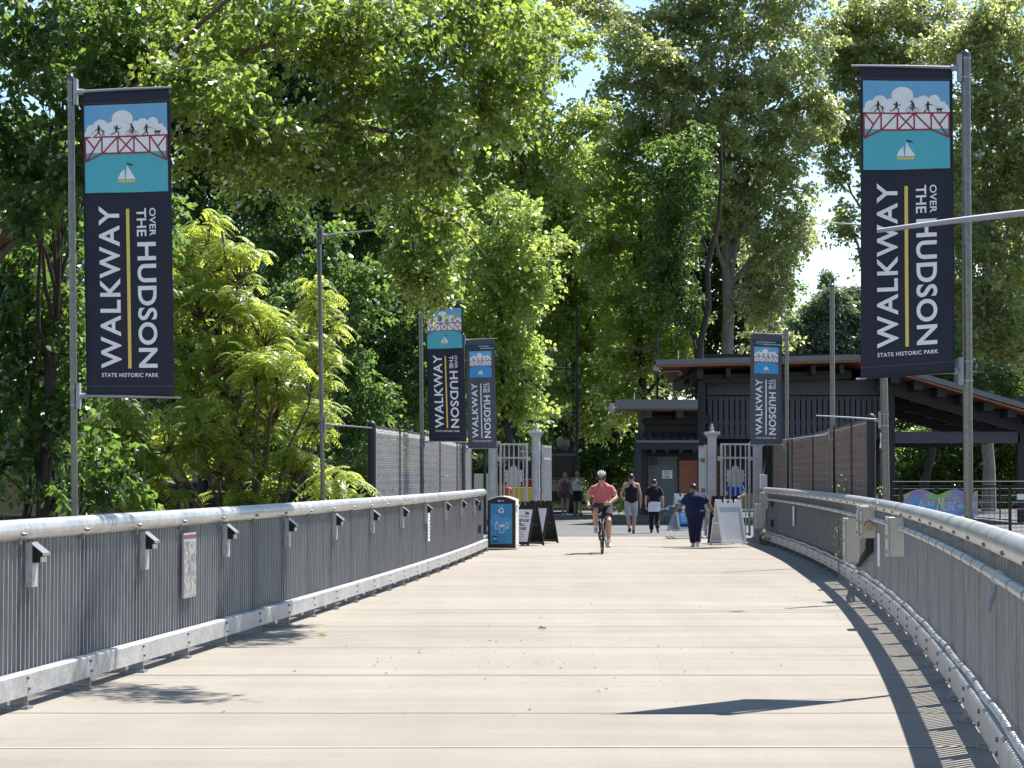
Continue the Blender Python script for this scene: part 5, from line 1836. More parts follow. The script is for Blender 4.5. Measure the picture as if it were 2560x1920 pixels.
def figure(name_label, loc, rz, scale, J, W, cloth, skin, head_dir=(0, 1, 0), head_up=(0, 0, 1), voxel=0.010):
    """J: joints in a 1.75 m frame, x right, y forward, z up. W: girth factors."""
    t = thing('person', name_label, 'person', loc, rz)
    t.scale = (scale, scale, scale)
    gw, gl, ga = W.get('torso', 1), W.get('leg', 1), W.get('arm', 1)
    gd = W.get('depth', gw)
    b = MB()
    secs = [(t_, rx * gw, ry * gd, fo + W.get('belly', 0) * max(0, 1 - abs(t_ - .3) / .35) - W.get('seat', 0) * max(0, 1 - abs(t_ - .02) / .2)) for t_, rx, ry, fo in TORSO]
    secs = [(t_, (rx if t_ < .95 else rx / gw ** .6), (ry if t_ < .95 else ry / gd ** .6), fo) for t_, rx, ry, fo in secs]
    sp = (J['pelvis'], J['mid'], J['neck'])
    spine_loft(b, sp, secs)
    hc = Vector(J['head'])
    limb(b, Vector(J['neck']) - Vector((0, 0, .03)), hc + Vector((0, -.02, -.06)), .056 * W.get('neck', 1), .052 * W.get('neck', 1))
    HS = W.get('head', 1.0) * 1.07
    at, fr = head_geo(b, hc, head_dir, head_up, HS)
    for s, q in ((1, 'R'), (-1, 'L')):
        sh, el, wr = [Vector(J[k + q]) for k in ('sh', 'el', 'wr')]
        neck = Vector(J['neck'])
        limb(b, neck.lerp(sh, .35) + Vector((0, 0, -.035)), sh, .052 * ga, .056 * ga)
        limb(b, neck + Vector((sh.x * .12, -.01, .015)), neck.lerp(sh, .75) + Vector((0, -.01, -.02)), .045, .045)
        limb(b, sh, el, .054 * ga, .041 * ga)
        limb(b, sh.lerp(el, .35), sh.lerp(el, .6), .049 * ga, .044 * ga)
        fa = wr - el
        limb(b, el, el + fa * .3, .040 * ga, .044 * ga)
        limb(b, el + fa * .3, wr, .044 * ga, .027 * ga)
        hd = Vector(J.get('hd' + q, fa.normalized()))
        hand(b, wr, hd, J.get('th' + q, (0, 1, 0)), J.get('curl', .5), J.get('pn' + q, -s if abs(hd.z) > .6 else 1))
        hp, kn, an = [Vector(J[k + q]) for k in ('hp', 'kn', 'an')]
        limb(b, hp, kn, .088 * gl, .056 * gl)
        sd_ = an - kn
        limb(b, kn, kn + sd_ * .3, .055 * gl, .059 * gl)
        limb(b, kn + sd_ * .3, an, .059 * gl, .036 * gl)
        limb(b, an, an + Vector(J['to' + q]) * .10 + Vector((0, 0, -.03)), .036, .030)
    fuse(b, 'body', skin, t, voxel, 2)
    face_parts(at, t, HS, cloth.get('glasses', False))
    for key in ('R', 'L'):
        m = MB()
        shoe(m, J['an' + key], J['to' + key], cloth.get('shoe_size', 1.0))
        fuse(m, 'shoe', cloth['shoe'], t, .009, 2)
        if cloth.get('sock'):
            m = MB()
            an, kn = Vector(J['an' + key]), Vector(J['kn' + key])
            m.cyl(an + Vector((0, 0, -.02)), an.lerp(kn, .22), .046, .052, 14)
            m.build('sock', cloth['sock'], t)
    # top garment
    c = MB()
    kind = cloth['top_kind']
    inf = cloth.get('loose', .016)
    def infl(secs_, lo, hi, k):
        return [(t_, rx + k, ry + k, fo) for t_, rx, ry, fo in secs_ if lo <= t_ <= hi]
    if kind == 'tank':
        tk = infl(secs, -.15, .72, inf)
        tk += [(.80, .100 * gw, .098 * gd + inf, 0), (.90, .072, .085 * gd + inf, -.004), (.965, .070, .072 * gd + inf * .5, -.004)]
        spine_loft(c, sp, tk)
    else:
        spine_loft(c, sp, [(cloth.get('hem', -.10), secs[1][1] + inf * 1.15, secs[1][2] + inf * 1.2, secs[1][3])] + infl(secs, -.06, .93, inf) + [(.985, .080, .074, -.004), (1.03, .066, .064, 0)])
        for s, q in ((1, 'R'), (-1, 'L')):
            sh, el = Vector(J['sh' + q]), Vector(J['el' + q])
            fsl = cloth.get('sleeve', .62)
            limb(c, Vector(J['neck']).lerp(sh, .35) + Vector((0, 0, -.035)), sh + Vector((0, 0, -.006)), .064 * ga, .064 * ga)
            limb(c, Vector(J['neck']) + Vector((sh.x * .12, -.01, .005)), Vector(J['neck']).lerp(sh, .75) + Vector((0, -.01, -.02)), .055, .056)
            c.cyl(sh + Vector((0, 0, -.01)), sh.lerp(el, fsl), .064 * ga, .066 * ga, 16)
    fuse(c, cloth.get('top_name', 'shirt'), cloth['top'], t, .010, 3)
    # leg garment
    if cloth.get('pants') is not None:
        c = MB()
        lo, hi = cloth.get('rise', (-.14, .16))
        spine_loft(c, sp, infl(secs, lo, hi, .010 + cloth.get('ploose', 0) * .4))
        for q in ('R', 'L'):
            hp, kn, an = [Vector(J[k + q]) for k in ('hp', 'kn', 'an')]
            f = cloth['pants_len']
            pl = cloth.get('ploose', .012)
            c.ball(hp, .098 * gl + pl, 14)
            if f <= 1:
                c.cyl(hp, hp.lerp(kn, f), .096 * gl + pl, (.096 - .034 * f) * gl + pl * 1.7, 16)
            else:
                c.cyl(hp, kn, .096 * gl + pl, .064 * gl + pl, 16)
                c.ball(kn, .064 * gl + pl, 14)
                c.cyl(kn, kn.lerp(an, f - 1), .064 * gl + pl, .050 * gl + pl * 1.1, 16)
        fuse(c, cloth.get('pants_name', 'trousers'), cloth['pants'], t, .010, 3)
    if cloth.get('hair'):
        h = MB()
        hk = cloth['hair_kind']
        if hk == 'short':
            sphere_patch(h, at, (.084, .101, .097), lambda x, y, z: z > .62 * y - .28 + (.25 if abs(x) > .85 and y > -.2 else 0), th=.016)
        elif hk == 'cap':
            sphere_patch(h, at, (.085, .103, .098), lambda x, y, z: z > .25 * y - .30, th=.016)
        else:
            sphere_patch(h, at, (.088, .106, .100), lambda x, y, z: z > .75 * y - .75, th=.018)
            h.ball(at(0, -.115, .065), .046, 12)
            h.ball(at(.0, -.105, -.03), (.06, .035, .07), 12)
        fuse(h, 'hair', cloth['hair'], t, .0075, 2)
    return t, at, fr

def joints(**over):
    J = dict(pelvis=(0, 0, .95), mid=(0, .0, 1.20), neck=(0, 0, 1.475), head=(0, .025, 1.61),
             shR=(.185, 0, 1.415), shL=(-.185, 0, 1.415), elR=(.235, -.03, 1.13), elL=(-.235, -.03, 1.13), wrR=(.245, .06, .89), wrL=(-.245, .06, .89),
             hpR=(.092, 0, .91), hpL=(-.092, 0, .91), knR=(.10, .02, .50), knL=(-.10, .02, .50), anR=(.105, -.02, .085), anL=(-.105, -.02, .085), toR=(.12, 1, 0), toL=(-.12, 1, 0))
    J.update(over)
    return J

# man in a dark tank top walking away
g = G(1580, 1334)
figure('person walking away in a black racer-back tank top and grey knee shorts', (g.x - .02, g.y, 0), R(2), .975,
       joints(elL=(-.295, -.06, 1.15), wrL=(-.235, .13, 1.0), hdL=(.45, .8, -.1), thL=(0, 0, 1), pnL=1, elR=(.262, -.04, 1.14), wrR=(.285, .02, .87),
              knR=(.10, .12, .50), anR=(.07, .06, .085), knL=(-.105, .0, .50), anL=(-.065, -.22, .13), hpR=(.09, 0, .91)),
       dict(torso=1.10, arm=1.05, leg=1.02, depth=1.02),
       dict(top_kind='tank', top=cloth_mat('black tank top', (0.012, 0.012, 0.020)), top_name='tank_top', pants=cloth_mat('mottled grey shorts', (0.30, 0.31, 0.36), .3), pants_name='shorts', pants_len=.98, ploose=.012,
            shoe=M['rubber'], hair=HAIR['black'], hair_kind='short', hem=-.12), SKIN['tan'], head_dir=(.10, 1, 0))
# person in black tee with a pale shirt tied round the waist
g = G(1636, 1332)
t, at, fr = figure('person walking away in a black tee with a white shirt tied around the waist', (g.x, g.y, 0), R(-4), .885,
       joints(elR=(.27, -.04, 1.13), wrR=(.285, .05, .90), elL=(-.27, -.04, 1.13), wrL=(-.275, .04, .90), anR=(.10, -.22, .15), knR=(.10, .00, .50), anL=(-.095, .10, .085), toR=(.15, .85, -.45)),
       dict(torso=1.08, leg=1.0),
       dict(top_kind='tee', top=cloth_mat('black tee', (0.010, 0.009, 0.016)), pants=cloth_mat('black trousers', (0.012, 0.010, 0.012)), pants_len=1.93, ploose=.02, shoe=M['rubber'], hair=HAIR['black'], hair_kind='short', sleeve=.75),
       SKIN['fair'], head_dir=(.25, 1, 0))
c = MB()
spine_loft(c, ((0, 0, .95), (0, 0, 1.2), (0, 0, 1.475)), [(-.54, .205, .155, -.01), (-.40, .208, .160, -.01), (-.2, .204, .16, -.012), (0, .200, .155, -.01), (.12, .185, .138, -.005), (.17, .176, .128, 0)], caps=False)
sk = c.build('tied_shirt', cloth_mat('pale tied shirt', (0.62, 0.64, 0.70)), t)
# person in navy, arms out, carrying a jacket and a plastic bag
g = G(1736, 1367)
t, at, fr = figure('person walking away in navy tee and trousers carrying a folded jacket', (g.x + .02, g.y, 0), R(6), .845,
       joints(neck=(0, .03, 1.475), head=(-.05, .06, 1.59), elR=(.385, .0, 1.17), wrR=(.50, .02, .955), hdR=(.25, .1, -.95), elL=(-.40, .03, 1.13), wrL=(-.53, .16, 1.00), hdL=(-.8, .4, -.3),
              thL=(0, 0, 1), pnL=1, shR=(.22, 0, 1.40), shL=(-.22, 0, 1.40), knR=(.085, .05, .50), anR=(.055, -.06, .10), knL=(-.08, .06, .50), anL=(-.035, .10, .085), toR=(.35, 1, 0), toL=(-.1, 1, 0)),
       dict(torso=1.72, depth=1.70, leg=1.52, arm=1.25, neck=1.35, head=1.10, seat=.05, belly=.04),
       dict(top_kind='tee', top=cloth_mat('navy tee', (0.012, 0.018, 0.060)), pants=cloth_mat('navy trousers', (0.012, 0.016, 0.048)), pants_len=1.92, ploose=.012, shoe=mat('white trainers', (0.70, 0.70, 0.72), .6), shoe_size=1.25, hair=HAIR['black'], hair_kind='cap',
            hem=-.24, sleeve=.78, loose=.02), SKIN['brown'], head_dir=(-.45, 1, -.05))
br = MB()
br.cyl((.492, .018, .975), (.502, .021, .952), .042, .040, 14)
br.build('bracelet', M['black_plastic'], t)
nv = t
hx = Matrix.Translation(nv.location) @ nv.rotation_euler.to_matrix().to_4x4() @ Matrix.Scale(.845, 4)
hl = hx @ Vector((-.60, .20, .95))
jk = MB()
for i in range(9):
    a = i / 8
    p_ = Vector((-.22 + .42 * a, .02 * math.sin(i * 2.3), .02 + .15 * a + .015 * math.sin(i * 2.1)))
    q_ = Vector((-.25 + .50 * a, .035 * math.sin(i * 1.7), -.10 + .14 * a - .035 * math.sin(i * 1.9)))
    limb(jk, p_, q_, .045, .030, n=10)
    limb(jk, p_ + Vector((.03, -.03, .01)), q_ + Vector((-.02, -.05, .03)), .030, .022, n=10)
    if i:
        limb(jk, po_, p_, .042, .042, n=10)
        limb(jk, qo_, q_, .022, .022, n=10)
    po_, qo_ = p_, q_
jt = thing('folded_jacket', 'grey blue folded jacket held by the navy clothed person', 'jacket', tuple(hl + Vector((-.04, 0, 0))))
fuse(jk, 'jacket_cloth', cloth_mat('grey blue jacket', (0.075, 0.10, 0.14), .4), jt, .012, 9)
bg = MB()
def bagpt(u, v):
    r = .02 + .12 * v ** .7
    a = u * 2 * math.pi
    return (r * math.cos(a) * (1 + .16 * math.sin(5 * a + v * 4)), .55 * r * math.sin(a) * (1 + .2 * math.sin(3 * a)), -.36 * v - .03 * math.sin(3 * a) * v)
vs = [bagpt(i / 22, j / 12) for j in range(13) for i in range(22)]
bg.add(vs, [(j * 22 + i, j * 22 + (i + 1) % 22, (j + 1) * 22 + (i + 1) % 22, (j + 1) * 22 + i) for j in range(12) for i in range(22)] + [tuple(12 * 22 + i for i in range(22))], 0, True)
m, nt, pb_ = nodes_of('clear blue plastic bag')
pb_.inputs['Base Color'].default_value = (.22, .28, .36, 1)
pb_.inputs['Roughness'].default_value = .25
pb_.inputs['Alpha'].default_value = .55
bt = tag(bg.build('plastic_bag', m), 'clear crumpled plastic bag hanging under the folded jacket', 'bag')
bt.location = hl + Vector((.02, -.05, -.06))
# woman in mauve seen from behind, arm hanging
M['mauve'] = cloth_mat('mauve active wear', (0.10, 0.065, 0.085))
g = P(1420, 1184, 92)
figure('blond person in mauve top and shorts seen from behind beside the food truck', (g.x - .12, 92, 0), R(-14), 1.0,
       joints(elL=(-.265, -.06, 1.15), wrL=(-.27, .0, .90), elR=(.24, .08, 1.16), wrR=(.26, .22, .98), anR=(.10, -.05, .09), anL=(-.09, .03, .085)),
       dict(torso=1.0, depth=.98, leg=1.04, seat=.025),
       dict(top_kind='tank', top=M['mauve'], top_name='tank_top', pants=M['mauve'], pants_name='shorts', pants_len=.50, ploose=.006, shoe=mat('pale sneakers', (.6, .6, .62), .6), sock=M['darkgrey'], hair=HAIR['blond'], hair_kind='long'), SKIN['tan'])
g = P(1440, 1184, 92.6)
figure('person in white tank top, dark shorts and sunglasses facing the viewer', (g.x + .06, 92.8, 0), R(172), 1.03,
       joints(elL=(-.31, .06, 1.17), wrL=(-.13, .20, 1.27), hdL=(.9, .1, .3), thL=(0, 0, 1), pnL=1, anL=(-.15, .12, .085), toL=(-.5, 1, 0), elR=(.25, .0, 1.14), wrR=(.24, .14, .92)),
       dict(torso=1.22, depth=1.35, belly=.03, arm=1.05),
       dict(top_kind='tank', top=cloth_mat('white tank top', (0.66, 0.68, 0.72), .06), top_name='tank_top', pants=cloth_mat('dark navy shorts', (.022, .02, .03)), pants_name='shorts', pants_len=.86, ploose=.022, shoe=M['rubber'],
            hair=HAIR['grey'], hair_kind='short', glasses=True), SKIN['tan'])
# person in a blue shirt behind the gate
g = P(1838, 1184, 66.5)
figure('person in a bright blue shirt partly hidden by the gate leaf emblem', (g.x, 66.5, 0), R(165), .95,
       joints(elR=(.28, .05, 1.14), wrR=(.30, .20, .98), elL=(-.27, .06, 1.14), wrL=(-.13, .24, 1.06)), dict(torso=1.15, arm=1.05),
       dict(top_kind='tee', top=cloth_mat('bright blue shirt', (0.012, 0.04, 0.28)), pants=cloth_mat('dark trousers', (.012, .014, .03)), pants_len=1.93, shoe=M['rubber'], hair=HAIR['black'], hair_kind='short'), SKIN['tan'])

# ------------------------------------------------------------------ cyclist and bicycle (local +Y is forward)
cy = G(1509, 1385)
CLOC, CRZ = (cy.x - .005, cy.y + .55, 0), R(180 - 2.5)
bk = thing('bicycle', 'black flat-bar bicycle ridden towards the viewer', 'bicycle', CLOC, CRZ)
M['bikeframe'] = mat('black bicycle paint', (0.012, 0.012, 0.016), .3, .2)
M['spoke'] = mat('wheel spokes', (.4, .4, .42), .4, .8)
RW = .342
fa, ra = Vector((0, .60, RW)), Vector((0, -.44, RW))
lean = .02
def wheel(c, turn, nm):
    mx = Matrix.Translation(c) @ Matrix.Rotation(turn, 4, 'Z')
    tr = MB()
    n = 40
    ring = [mx @ Vector((0, (RW - .02) * math.cos(2 * math.pi * k / n), (RW - .02) * math.sin(2 * math.pi * k / n))) for k in range(n + 1)]
    tr.tube(ring, .021, 10, caps=False)
    w = tr.build('wheel', M['rubber'], bk)
    rm = MB()
    ring = [mx @ Vector((0, (RW - .047) * math.cos(2 * math.pi * k / n), (RW - .047) * math.sin(2 * math.pi * k / n))) for k in range(n + 1)]
    rm.tube(ring, .011, 8, caps=False)
    rm.build('rim', M['bikeframe'], w)
    sp = MB()
    for k in range(24):
        a = 2 * math.pi * k / 24
        sp.cyl(mx @ Vector((.025 * (1 if k % 2 else -1), .02 * math.cos(a), .02 * math.sin(a))), mx @ Vector((0, (RW - .05) * math.cos(a + .3 * (1 if k % 4 < 2 else -1)), (RW - .05) * math.sin(a + .3 * (1 if k % 4 < 2 else -1)))), .0016, n=4, caps=False)
    sp.cyl(mx @ Vector((-.05, 0, 0)), mx @ Vector((.05, 0, 0)), .018, n=10)
    sp.build('spokes', M['spoke'], w)
TURN = R(4)
wheel(fa, TURN, 'f')
wheel(ra, 0, 'r')
fr_ = MB()
bb = Vector((0, .0, .285))
hd0, hd1 = Vector((0, .44, .76)), Vector((0, .40, .90))
st = Vector((0, -.17, .80))
fr_.tube([bb, hd0], .021, 10)
fr_.tube([st, hd1 - Vector((0, -.01, .03))], .018, 10)
fr_.tube([bb, st], .016, 10)
fr_.tube([hd0 - Vector((0, 0, .01)), hd1], .022, 10)
for sx in (-1, 1):
    fr_.tube([bb + Vector((sx * .03, 0, 0)), bb + Vector((sx * .05, -.12, .01)), ra + Vector((sx * .065, 0, 0))], .009, 8)
    fr_.tube([st + Vector((sx * .012, 0, -.02)), ra + Vector((sx * .065, 0, 0))], .008, 8)
fr_.build('frame', M['bikeframe'], bk)
fk = MB()
for sx in (-1, 1):
    fk.tube([Vector((sx * .012, .445, .745)), Vector((sx * .058, .462, .70)), Vector((sx * .058, .53, .50)), fa + Vector((sx * .055, 0, 0))], [.016, .017, .014, .010], 10)
fk.build('fork', M['bikeframe'], bk)
hb = MB()
hb.tube([hd1, Vector((0, .385, .965)), Vector((0, .43, .99))], .016, 8)
hb.tube([Vector((-.32, .36, 1.0)), Vector((-.16, .40, 1.0)), Vector((0, .43, .992)), Vector((.16, .40, 1.0)), Vector((.32, .36, 1.0))], .0125, 10)
hbar = hb.build('handlebar', M['bikeframe'], bk)
gr_ = MB()
for sx in (-1, 1):
    gr_.tube([Vector((sx * .225, .383, 1.0)), Vector((sx * .335, .357, 1.0))], .017, 10)
gr_.build('grip', M['rubber'], hbar)
lv = MB()
for sx in (-1, 1):
    lv.tube([Vector((sx * .20, .40, .995)), Vector((sx * .22, .45, .98)), Vector((sx * .30, .44, .972))], .007, 6)
lv.build('brake_lever', M['steel'], hbar)
pm = MB()
pm.box((0, .44, 1.03), (.075, .02, .10))
pm.build('phone_mount', M['black_plastic'], hbar, bevel=.006)
cab = MB()
cab.tube([Vector((.15, .42, .99)), Vector((.10, .50, .95)), Vector((.03, .48, .84)), Vector((.02, .45, .74))], .004, 6)
cab.tube([Vector((-.15, .42, .99)), Vector((-.09, .52, .93)), Vector((-.05, .50, .78)), Vector((-.05, .48, .62))], .004, 6)
cab.build('brake_cable', M['rubber'], bk)
sd = MB()
sd.ball((0, -.24, .955), (.075, .09, .03), 14)
sd.ball((0, -.13, .958), (.03, .10, .022), 12)
fuse(sd, 'saddle', M['rubber'], bk, .009, 2)
MB().cyl(st, Vector((0, -.20, .95)), .013, n=10).build('seat_post', M['steel'], bk)
ck = MB()
ped = {1: Vector((.13, .06, .445)), -1: Vector((-.13, -.05, .125))}
for sx in (1, -1):
    ck.tube([bb + Vector((sx * .06, 0, 0)), Vector((sx * .085, ped[sx].y, ped[sx].z))], .012, 8)
    ck.box(ped[sx], (.09, .08, .02))
ck.cyl(bb - Vector((.065, 0, 0)), bb + Vector((.065, 0, 0)), .02, n=10)
ck.cyl(bb + Vector((.046, 0, 0)), bb + Vector((.050, 0, 0)), .09, n=28)
ck.build('crankset', M['bikeframe'], bk)
bl = MB()
for sx in (-1, 1):
    bl.box((sx * .033, .475, .70), (.018, .035, .09))
bl.build('brake_caliper', M['steel'], bk)

J = dict(pelvis=(0, -.23, 1.02), mid=(0, -.06, 1.27), neck=(.0, .14, 1.475), head=(.012, .225, 1.60),
         shR=(.200, .10, 1.385), shL=(-.200, .10, 1.385), elR=(.315, .17, 1.17), elL=(-.30, .20, 1.185), wrR=(.288, .345, 1.035), wrL=(-.155, .36, 1.065),
         hdR=(.05, .9, -.35), hdL=(.75, .6, -.05), thR=(-1, 0, 0), thL=(0, .2, 1), pnR=1, pnL=1, curl=.9,
         hpR=(.10, -.20, .985), hpL=(-.10, -.20, .985), knR=(.145, .20, .90), knL=(-.135, .14, .685), anR=(.135, .0, .53), anL=(-.135, -.10, .215), toR=(.10, .95, -.12), toL=(-.18, .95, -.10))
t, at, fr = figure('person in a pink shirt and bicycle helmet riding towards the viewer', CLOC, CRZ, 1.0, J,
       dict(torso=1.16, depth=1.12, leg=1.06, arm=1.04, belly=.02),
       dict(top_kind='tee', top=cloth_mat('coral pink shirt', (0.50, 0.15, 0.17), .12), pants=cloth_mat('dark navy shorts', (.018, .018, .034)), pants_name='shorts', pants_len=.72, ploose=.020,
            shoe=mat('pale grey trainers', (.62, .63, .66), .6), sock=mat('white sock', (.7, .7, .7), .8), hair=HAIR['black'], hair_kind='cap', glasses=True, sleeve=.62, loose=.024), SKIN['fair'],
       head_dir=(.05, 1, -.30), voxel=.009)
hm = MB()
sphere_patch(hm, at, (.098, .128, .108), lambda x, y, z: z > .18 * y - .02, (0, -.010, .045), .02)
hm_o = hm.build('helmet', M['black_plastic'], t)
hr_ = MB()
for k in range(-2, 3):
    pts = []
    for j in range(15):
        a = R(8 + j * 11.5)
        x = k * .036 * (0.55 + .45 * math.sin(a))
        rr = math.sqrt(max(.05, 1 - (x / .105) ** 2))
        pts.append(at(x, -.010 + .130 * math.cos(a) * rr, .045 + .110 * math.sin(a) * rr))
    hr_.tube(pts, .0065, 8)
hr_.build('helmet_rib', mat('white helmet shell', (.66, .67, .68), .25), hm_o)
vz = MB()
vz.beam(at(-.07, .095, .058), at(.07, .095, .058), .05, .012)
vz.build('visor', M['black_plastic'], hm_o)
stp = MB()
for sx in (-1, 1):
    stp.tube([at(sx * .082, .01, .03), at(sx * .078, .025, -.05), at(sx * .03, .06, -.112)], .006, 6)
stp.build('chin_strap', M['rubber'], hm_o)
pk = MB()
pk.box((0, .168 - .03, 1.425), (.016, .012, .03))
w_ = MB()
w_.cyl((.302, .25, 1.105), (.295, .30, 1.072), .036, .034, 12)
w_.build('watch', M['black_plastic'], t)
# ------------------------------------------------------------------ vegetation
def leaf_obj(name, C, Nn, D, Ln, Wd, tint, material, parent, fold=0.18, kind=None):
    """one mesh of folded kite-shaped leaves"""
    n = len(C)
    S = np.cross(D, Nn)
    S /= np.linalg.norm(S, axis=1, keepdims=True) + 1e-9
    Nn = np.cross(S, D)
    L, W = Ln[:, None], Wd[:, None]
    V = np.empty((n, 4, 3), np.float32)
    V[:, 0] = C - D * L * .5
    V[:, 1] = C - D * L * .06 + S * W * .5 + Nn * W * fold
    V[:, 2] = C + D * L * .5 - Nn * L * .10
    V[:, 3] = C - D * L * .06 - S * W * .5 + Nn * W * fold
    me = bpy.data.meshes.new(name)
    me.vertices.add(n * 4)
    me.vertices.foreach_set('co', V.reshape(-1))
    me.loops.add(n * 4)
    me.loops.foreach_set('vertex_index', np.arange(n * 4, dtype=np.int32))
    me.polygons.add(n)
    me.polygons.foreach_set('loop_start', np.arange(0, n * 4, 4, dtype=np.int32))
    me.polygons.foreach_set('loop_total', np.full(n, 4, np.int32))
    a = me.attributes.new('tint', 'FLOAT', 'FACE')
    a.data.foreach_set('value', tint.astype(np.float32))
    me.materials.append(material)
    me.update(calc_edges=True)
    o = bpy.data.objects.new(name, me)
    col.objects.link(o)
    if parent is not None:
        o.parent = parent
    if kind:
        o['kind'] = kind
    return o

DENS = 1.55
def unit(a):
    return a / (np.linalg.norm(a, axis=1, keepdims=True) + 1e-9)

def sprays(rng, lobes, dens, per, slen, leaf, droop=.35, shell=.55, flat=.35, upbias=.25, gap=0.0):
    """leaf positions on flat leafy sprays spread through ellipsoidal lobes.
    lobes: list of (centre, radii). Returns C, N, D, L, W, tint and spray starts"""
    Cs, Ns, Ds, Ls, Ws, Ts = [], [], [], [], [], []
    for c, r in lobes:
        r = np.array(r)
        area = math.pi * (r[0] * r[2])
        n = max(4, int(area * dens * DENS / per))
        u = unit(rng.normal(size=(n, 3)) + np.array([0, 0, upbias]))
        rad = (shell + (1.06 - shell) * rng.random(n) ** .6)[:, None]
        lump = 1 + .16 * np.sin(u[:, :1] * 5.1 + c[0]) * np.cos(u[:, 2:3] * 4.3 + c[1])
        base = np.array(c) + u * r * rad * lump
        if gap > 0:
            g = np.sin(base[:, 0] * 1.7 + 1.3 * c[2]) * np.sin(base[:, 2] * 1.9 + c[0]) * np.cos(base[:, 1] * 1.1)
            base = base[np.abs(g) > gap * .3 * rng.random(len(g))]
            u = u[np.abs(g) > -1][:len(base)]
            u = unit(base - np.array(c))
            n = len(base)
        d = unit(u * np.array([1, 1, .55]) + rng.normal(size=(n, 3)) * .35)
        d[:, 2] -= droop * rng.random(n)
        d = unit(d)
        nn = unit(np.array([0, 0, .8]) + u * .75 + rng.normal(size=(n, 3)) * flat * 1.3)
        s = unit(np.cross(d, nn))
        nn = np.cross(s, d)
        sl = slen * (.6 + .8 * rng.random(n))
        st = rng.random(n)
        k = per
        a = rng.random((n, k)) - .45
        b = (rng.random((n, k)) - .5)
        side = np.sign(b)
        pos = base[:, None] + d[:, None] * (a * sl[:, None])[..., None] + s[:, None] * (b * sl[:, None] * .75 * (1.0 - .6 * a))[..., None]
        pos = pos - np.array([0, 0, 1.0]) * (droop * .5 * ((a + .45) * sl[:, None]) ** 2 / np.maximum(sl[:, None], .1))[..., None]
        pos = pos + rng.normal(size=pos.shape) * (.06 * slen)
        ld = unit((d[:, None] * .75 + s[:, None] * (side * .9)[..., None] + np.array([0, 0, -.35]) + rng.normal(size=pos.shape) * .35).reshape(-1, 3))
        ln_ = unit((nn[:, None] + rng.normal(size=pos.shape) * flat * 1.3).reshape(-1, 3))
        m = n * k
        L = leaf * (.7 + .6 * rng.random(m))
        Cs.append(pos.reshape(-1, 3)); Ns.append(ln_); Ds.append(ld); Ls.append(L); Ws.append(L * (.58 + .25 * rng.random(m)))
        Ts.append(np.clip(np.repeat(st, k) * .55 + .45 * rng.random(m), 0, 1))
    return [np.concatenate(x) for x in (Cs, Ns, Ds, Ls, Ws, Ts)]

def clumps(rng, lobes, k=7):
    """break each lobe into a handful of smaller leaf clumps with gaps between them"""
    out = []
    for c, r in lobes:
        r = np.array(r)
        c = np.array(c)
        for i in range(k):
            a = 2 * math.pi * (i * .618 + .1 * rng.random())
            z = 1 - 2 * (i + .5) / k
            u = np.array([math.cos(a) * math.sqrt(1 - z * z), math.sin(a) * math.sqrt(1 - z * z), z]) + rng.normal(size=3) * .18
            f = .30 + .22 * rng.random()
            out.append((c + u * r * .72, r * f * np.array([1.12, 1.12, .80])))
        out.append((c, r * .36))
    return out

BARK = {'grey': mat('grey furrowed bark', (0.21, 0.19, 0.175), .9, 0, .4, 5, .9, 14, stretch=(3, 3, .5)), 'dark': mat('dark bark', (0.045, 0.038, 0.033), .9, 0, .4, 5, .9, 14, stretch=(3, 3, .5)),
        'brown': mat('brown branch bark', (0.13, 0.085, 0.06), .9, 0, .4, 5, .9, 14, stretch=(3, 3, .5))}
LEAFM = {
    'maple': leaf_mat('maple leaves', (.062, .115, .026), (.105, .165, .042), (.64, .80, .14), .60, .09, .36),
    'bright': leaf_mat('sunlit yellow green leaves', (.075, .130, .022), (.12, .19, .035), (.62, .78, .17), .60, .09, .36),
    'dark': leaf_mat('shade-darkened green leaves', (.018, .042, .015), (.045, .085, .025), (.24, .40, .07), .50, .05, .36),  # forest and canopy shade put into a darker leaf colour
    'oak': leaf_mat('grey green oak leaves', (.080, .120, .036), (.130, .175, .060), (.68, .76, .24), .58, .12, .42),
    'near': leaf_mat('olive green overhanging leaves', (.065, .105, .020), (.110, .155, .032), (.39, .52, .09), .58, .06),
    'pinnate': leaf_mat('lime green leaflets', (.085, .15, .022), (.14, .22, .035), (.72, .90, .13), .66, .07, .38),
    'far': leaf_mat('haze-paled far foliage', (.10, .15, .09), (.17, .22, .13), (.26, .34, .16), .4, .06),  # distance haze put into the leaf colour
}

def wobble(rng, a, b, n, amt):
    a, b = Vector(a), Vector(b)
    out = []
    L = (b - a).length
    o = Vector((0, 0, 0))
    for i in range(n + 1):
        t = i / n
        if 0 < i < n:
            o = o * .5 + Vector(rng.normal(size=3)) * amt * L * .5
        else:
            o = Vector((0, 0, 0))
        out.append(a.lerp(b, t) + o)
    return out

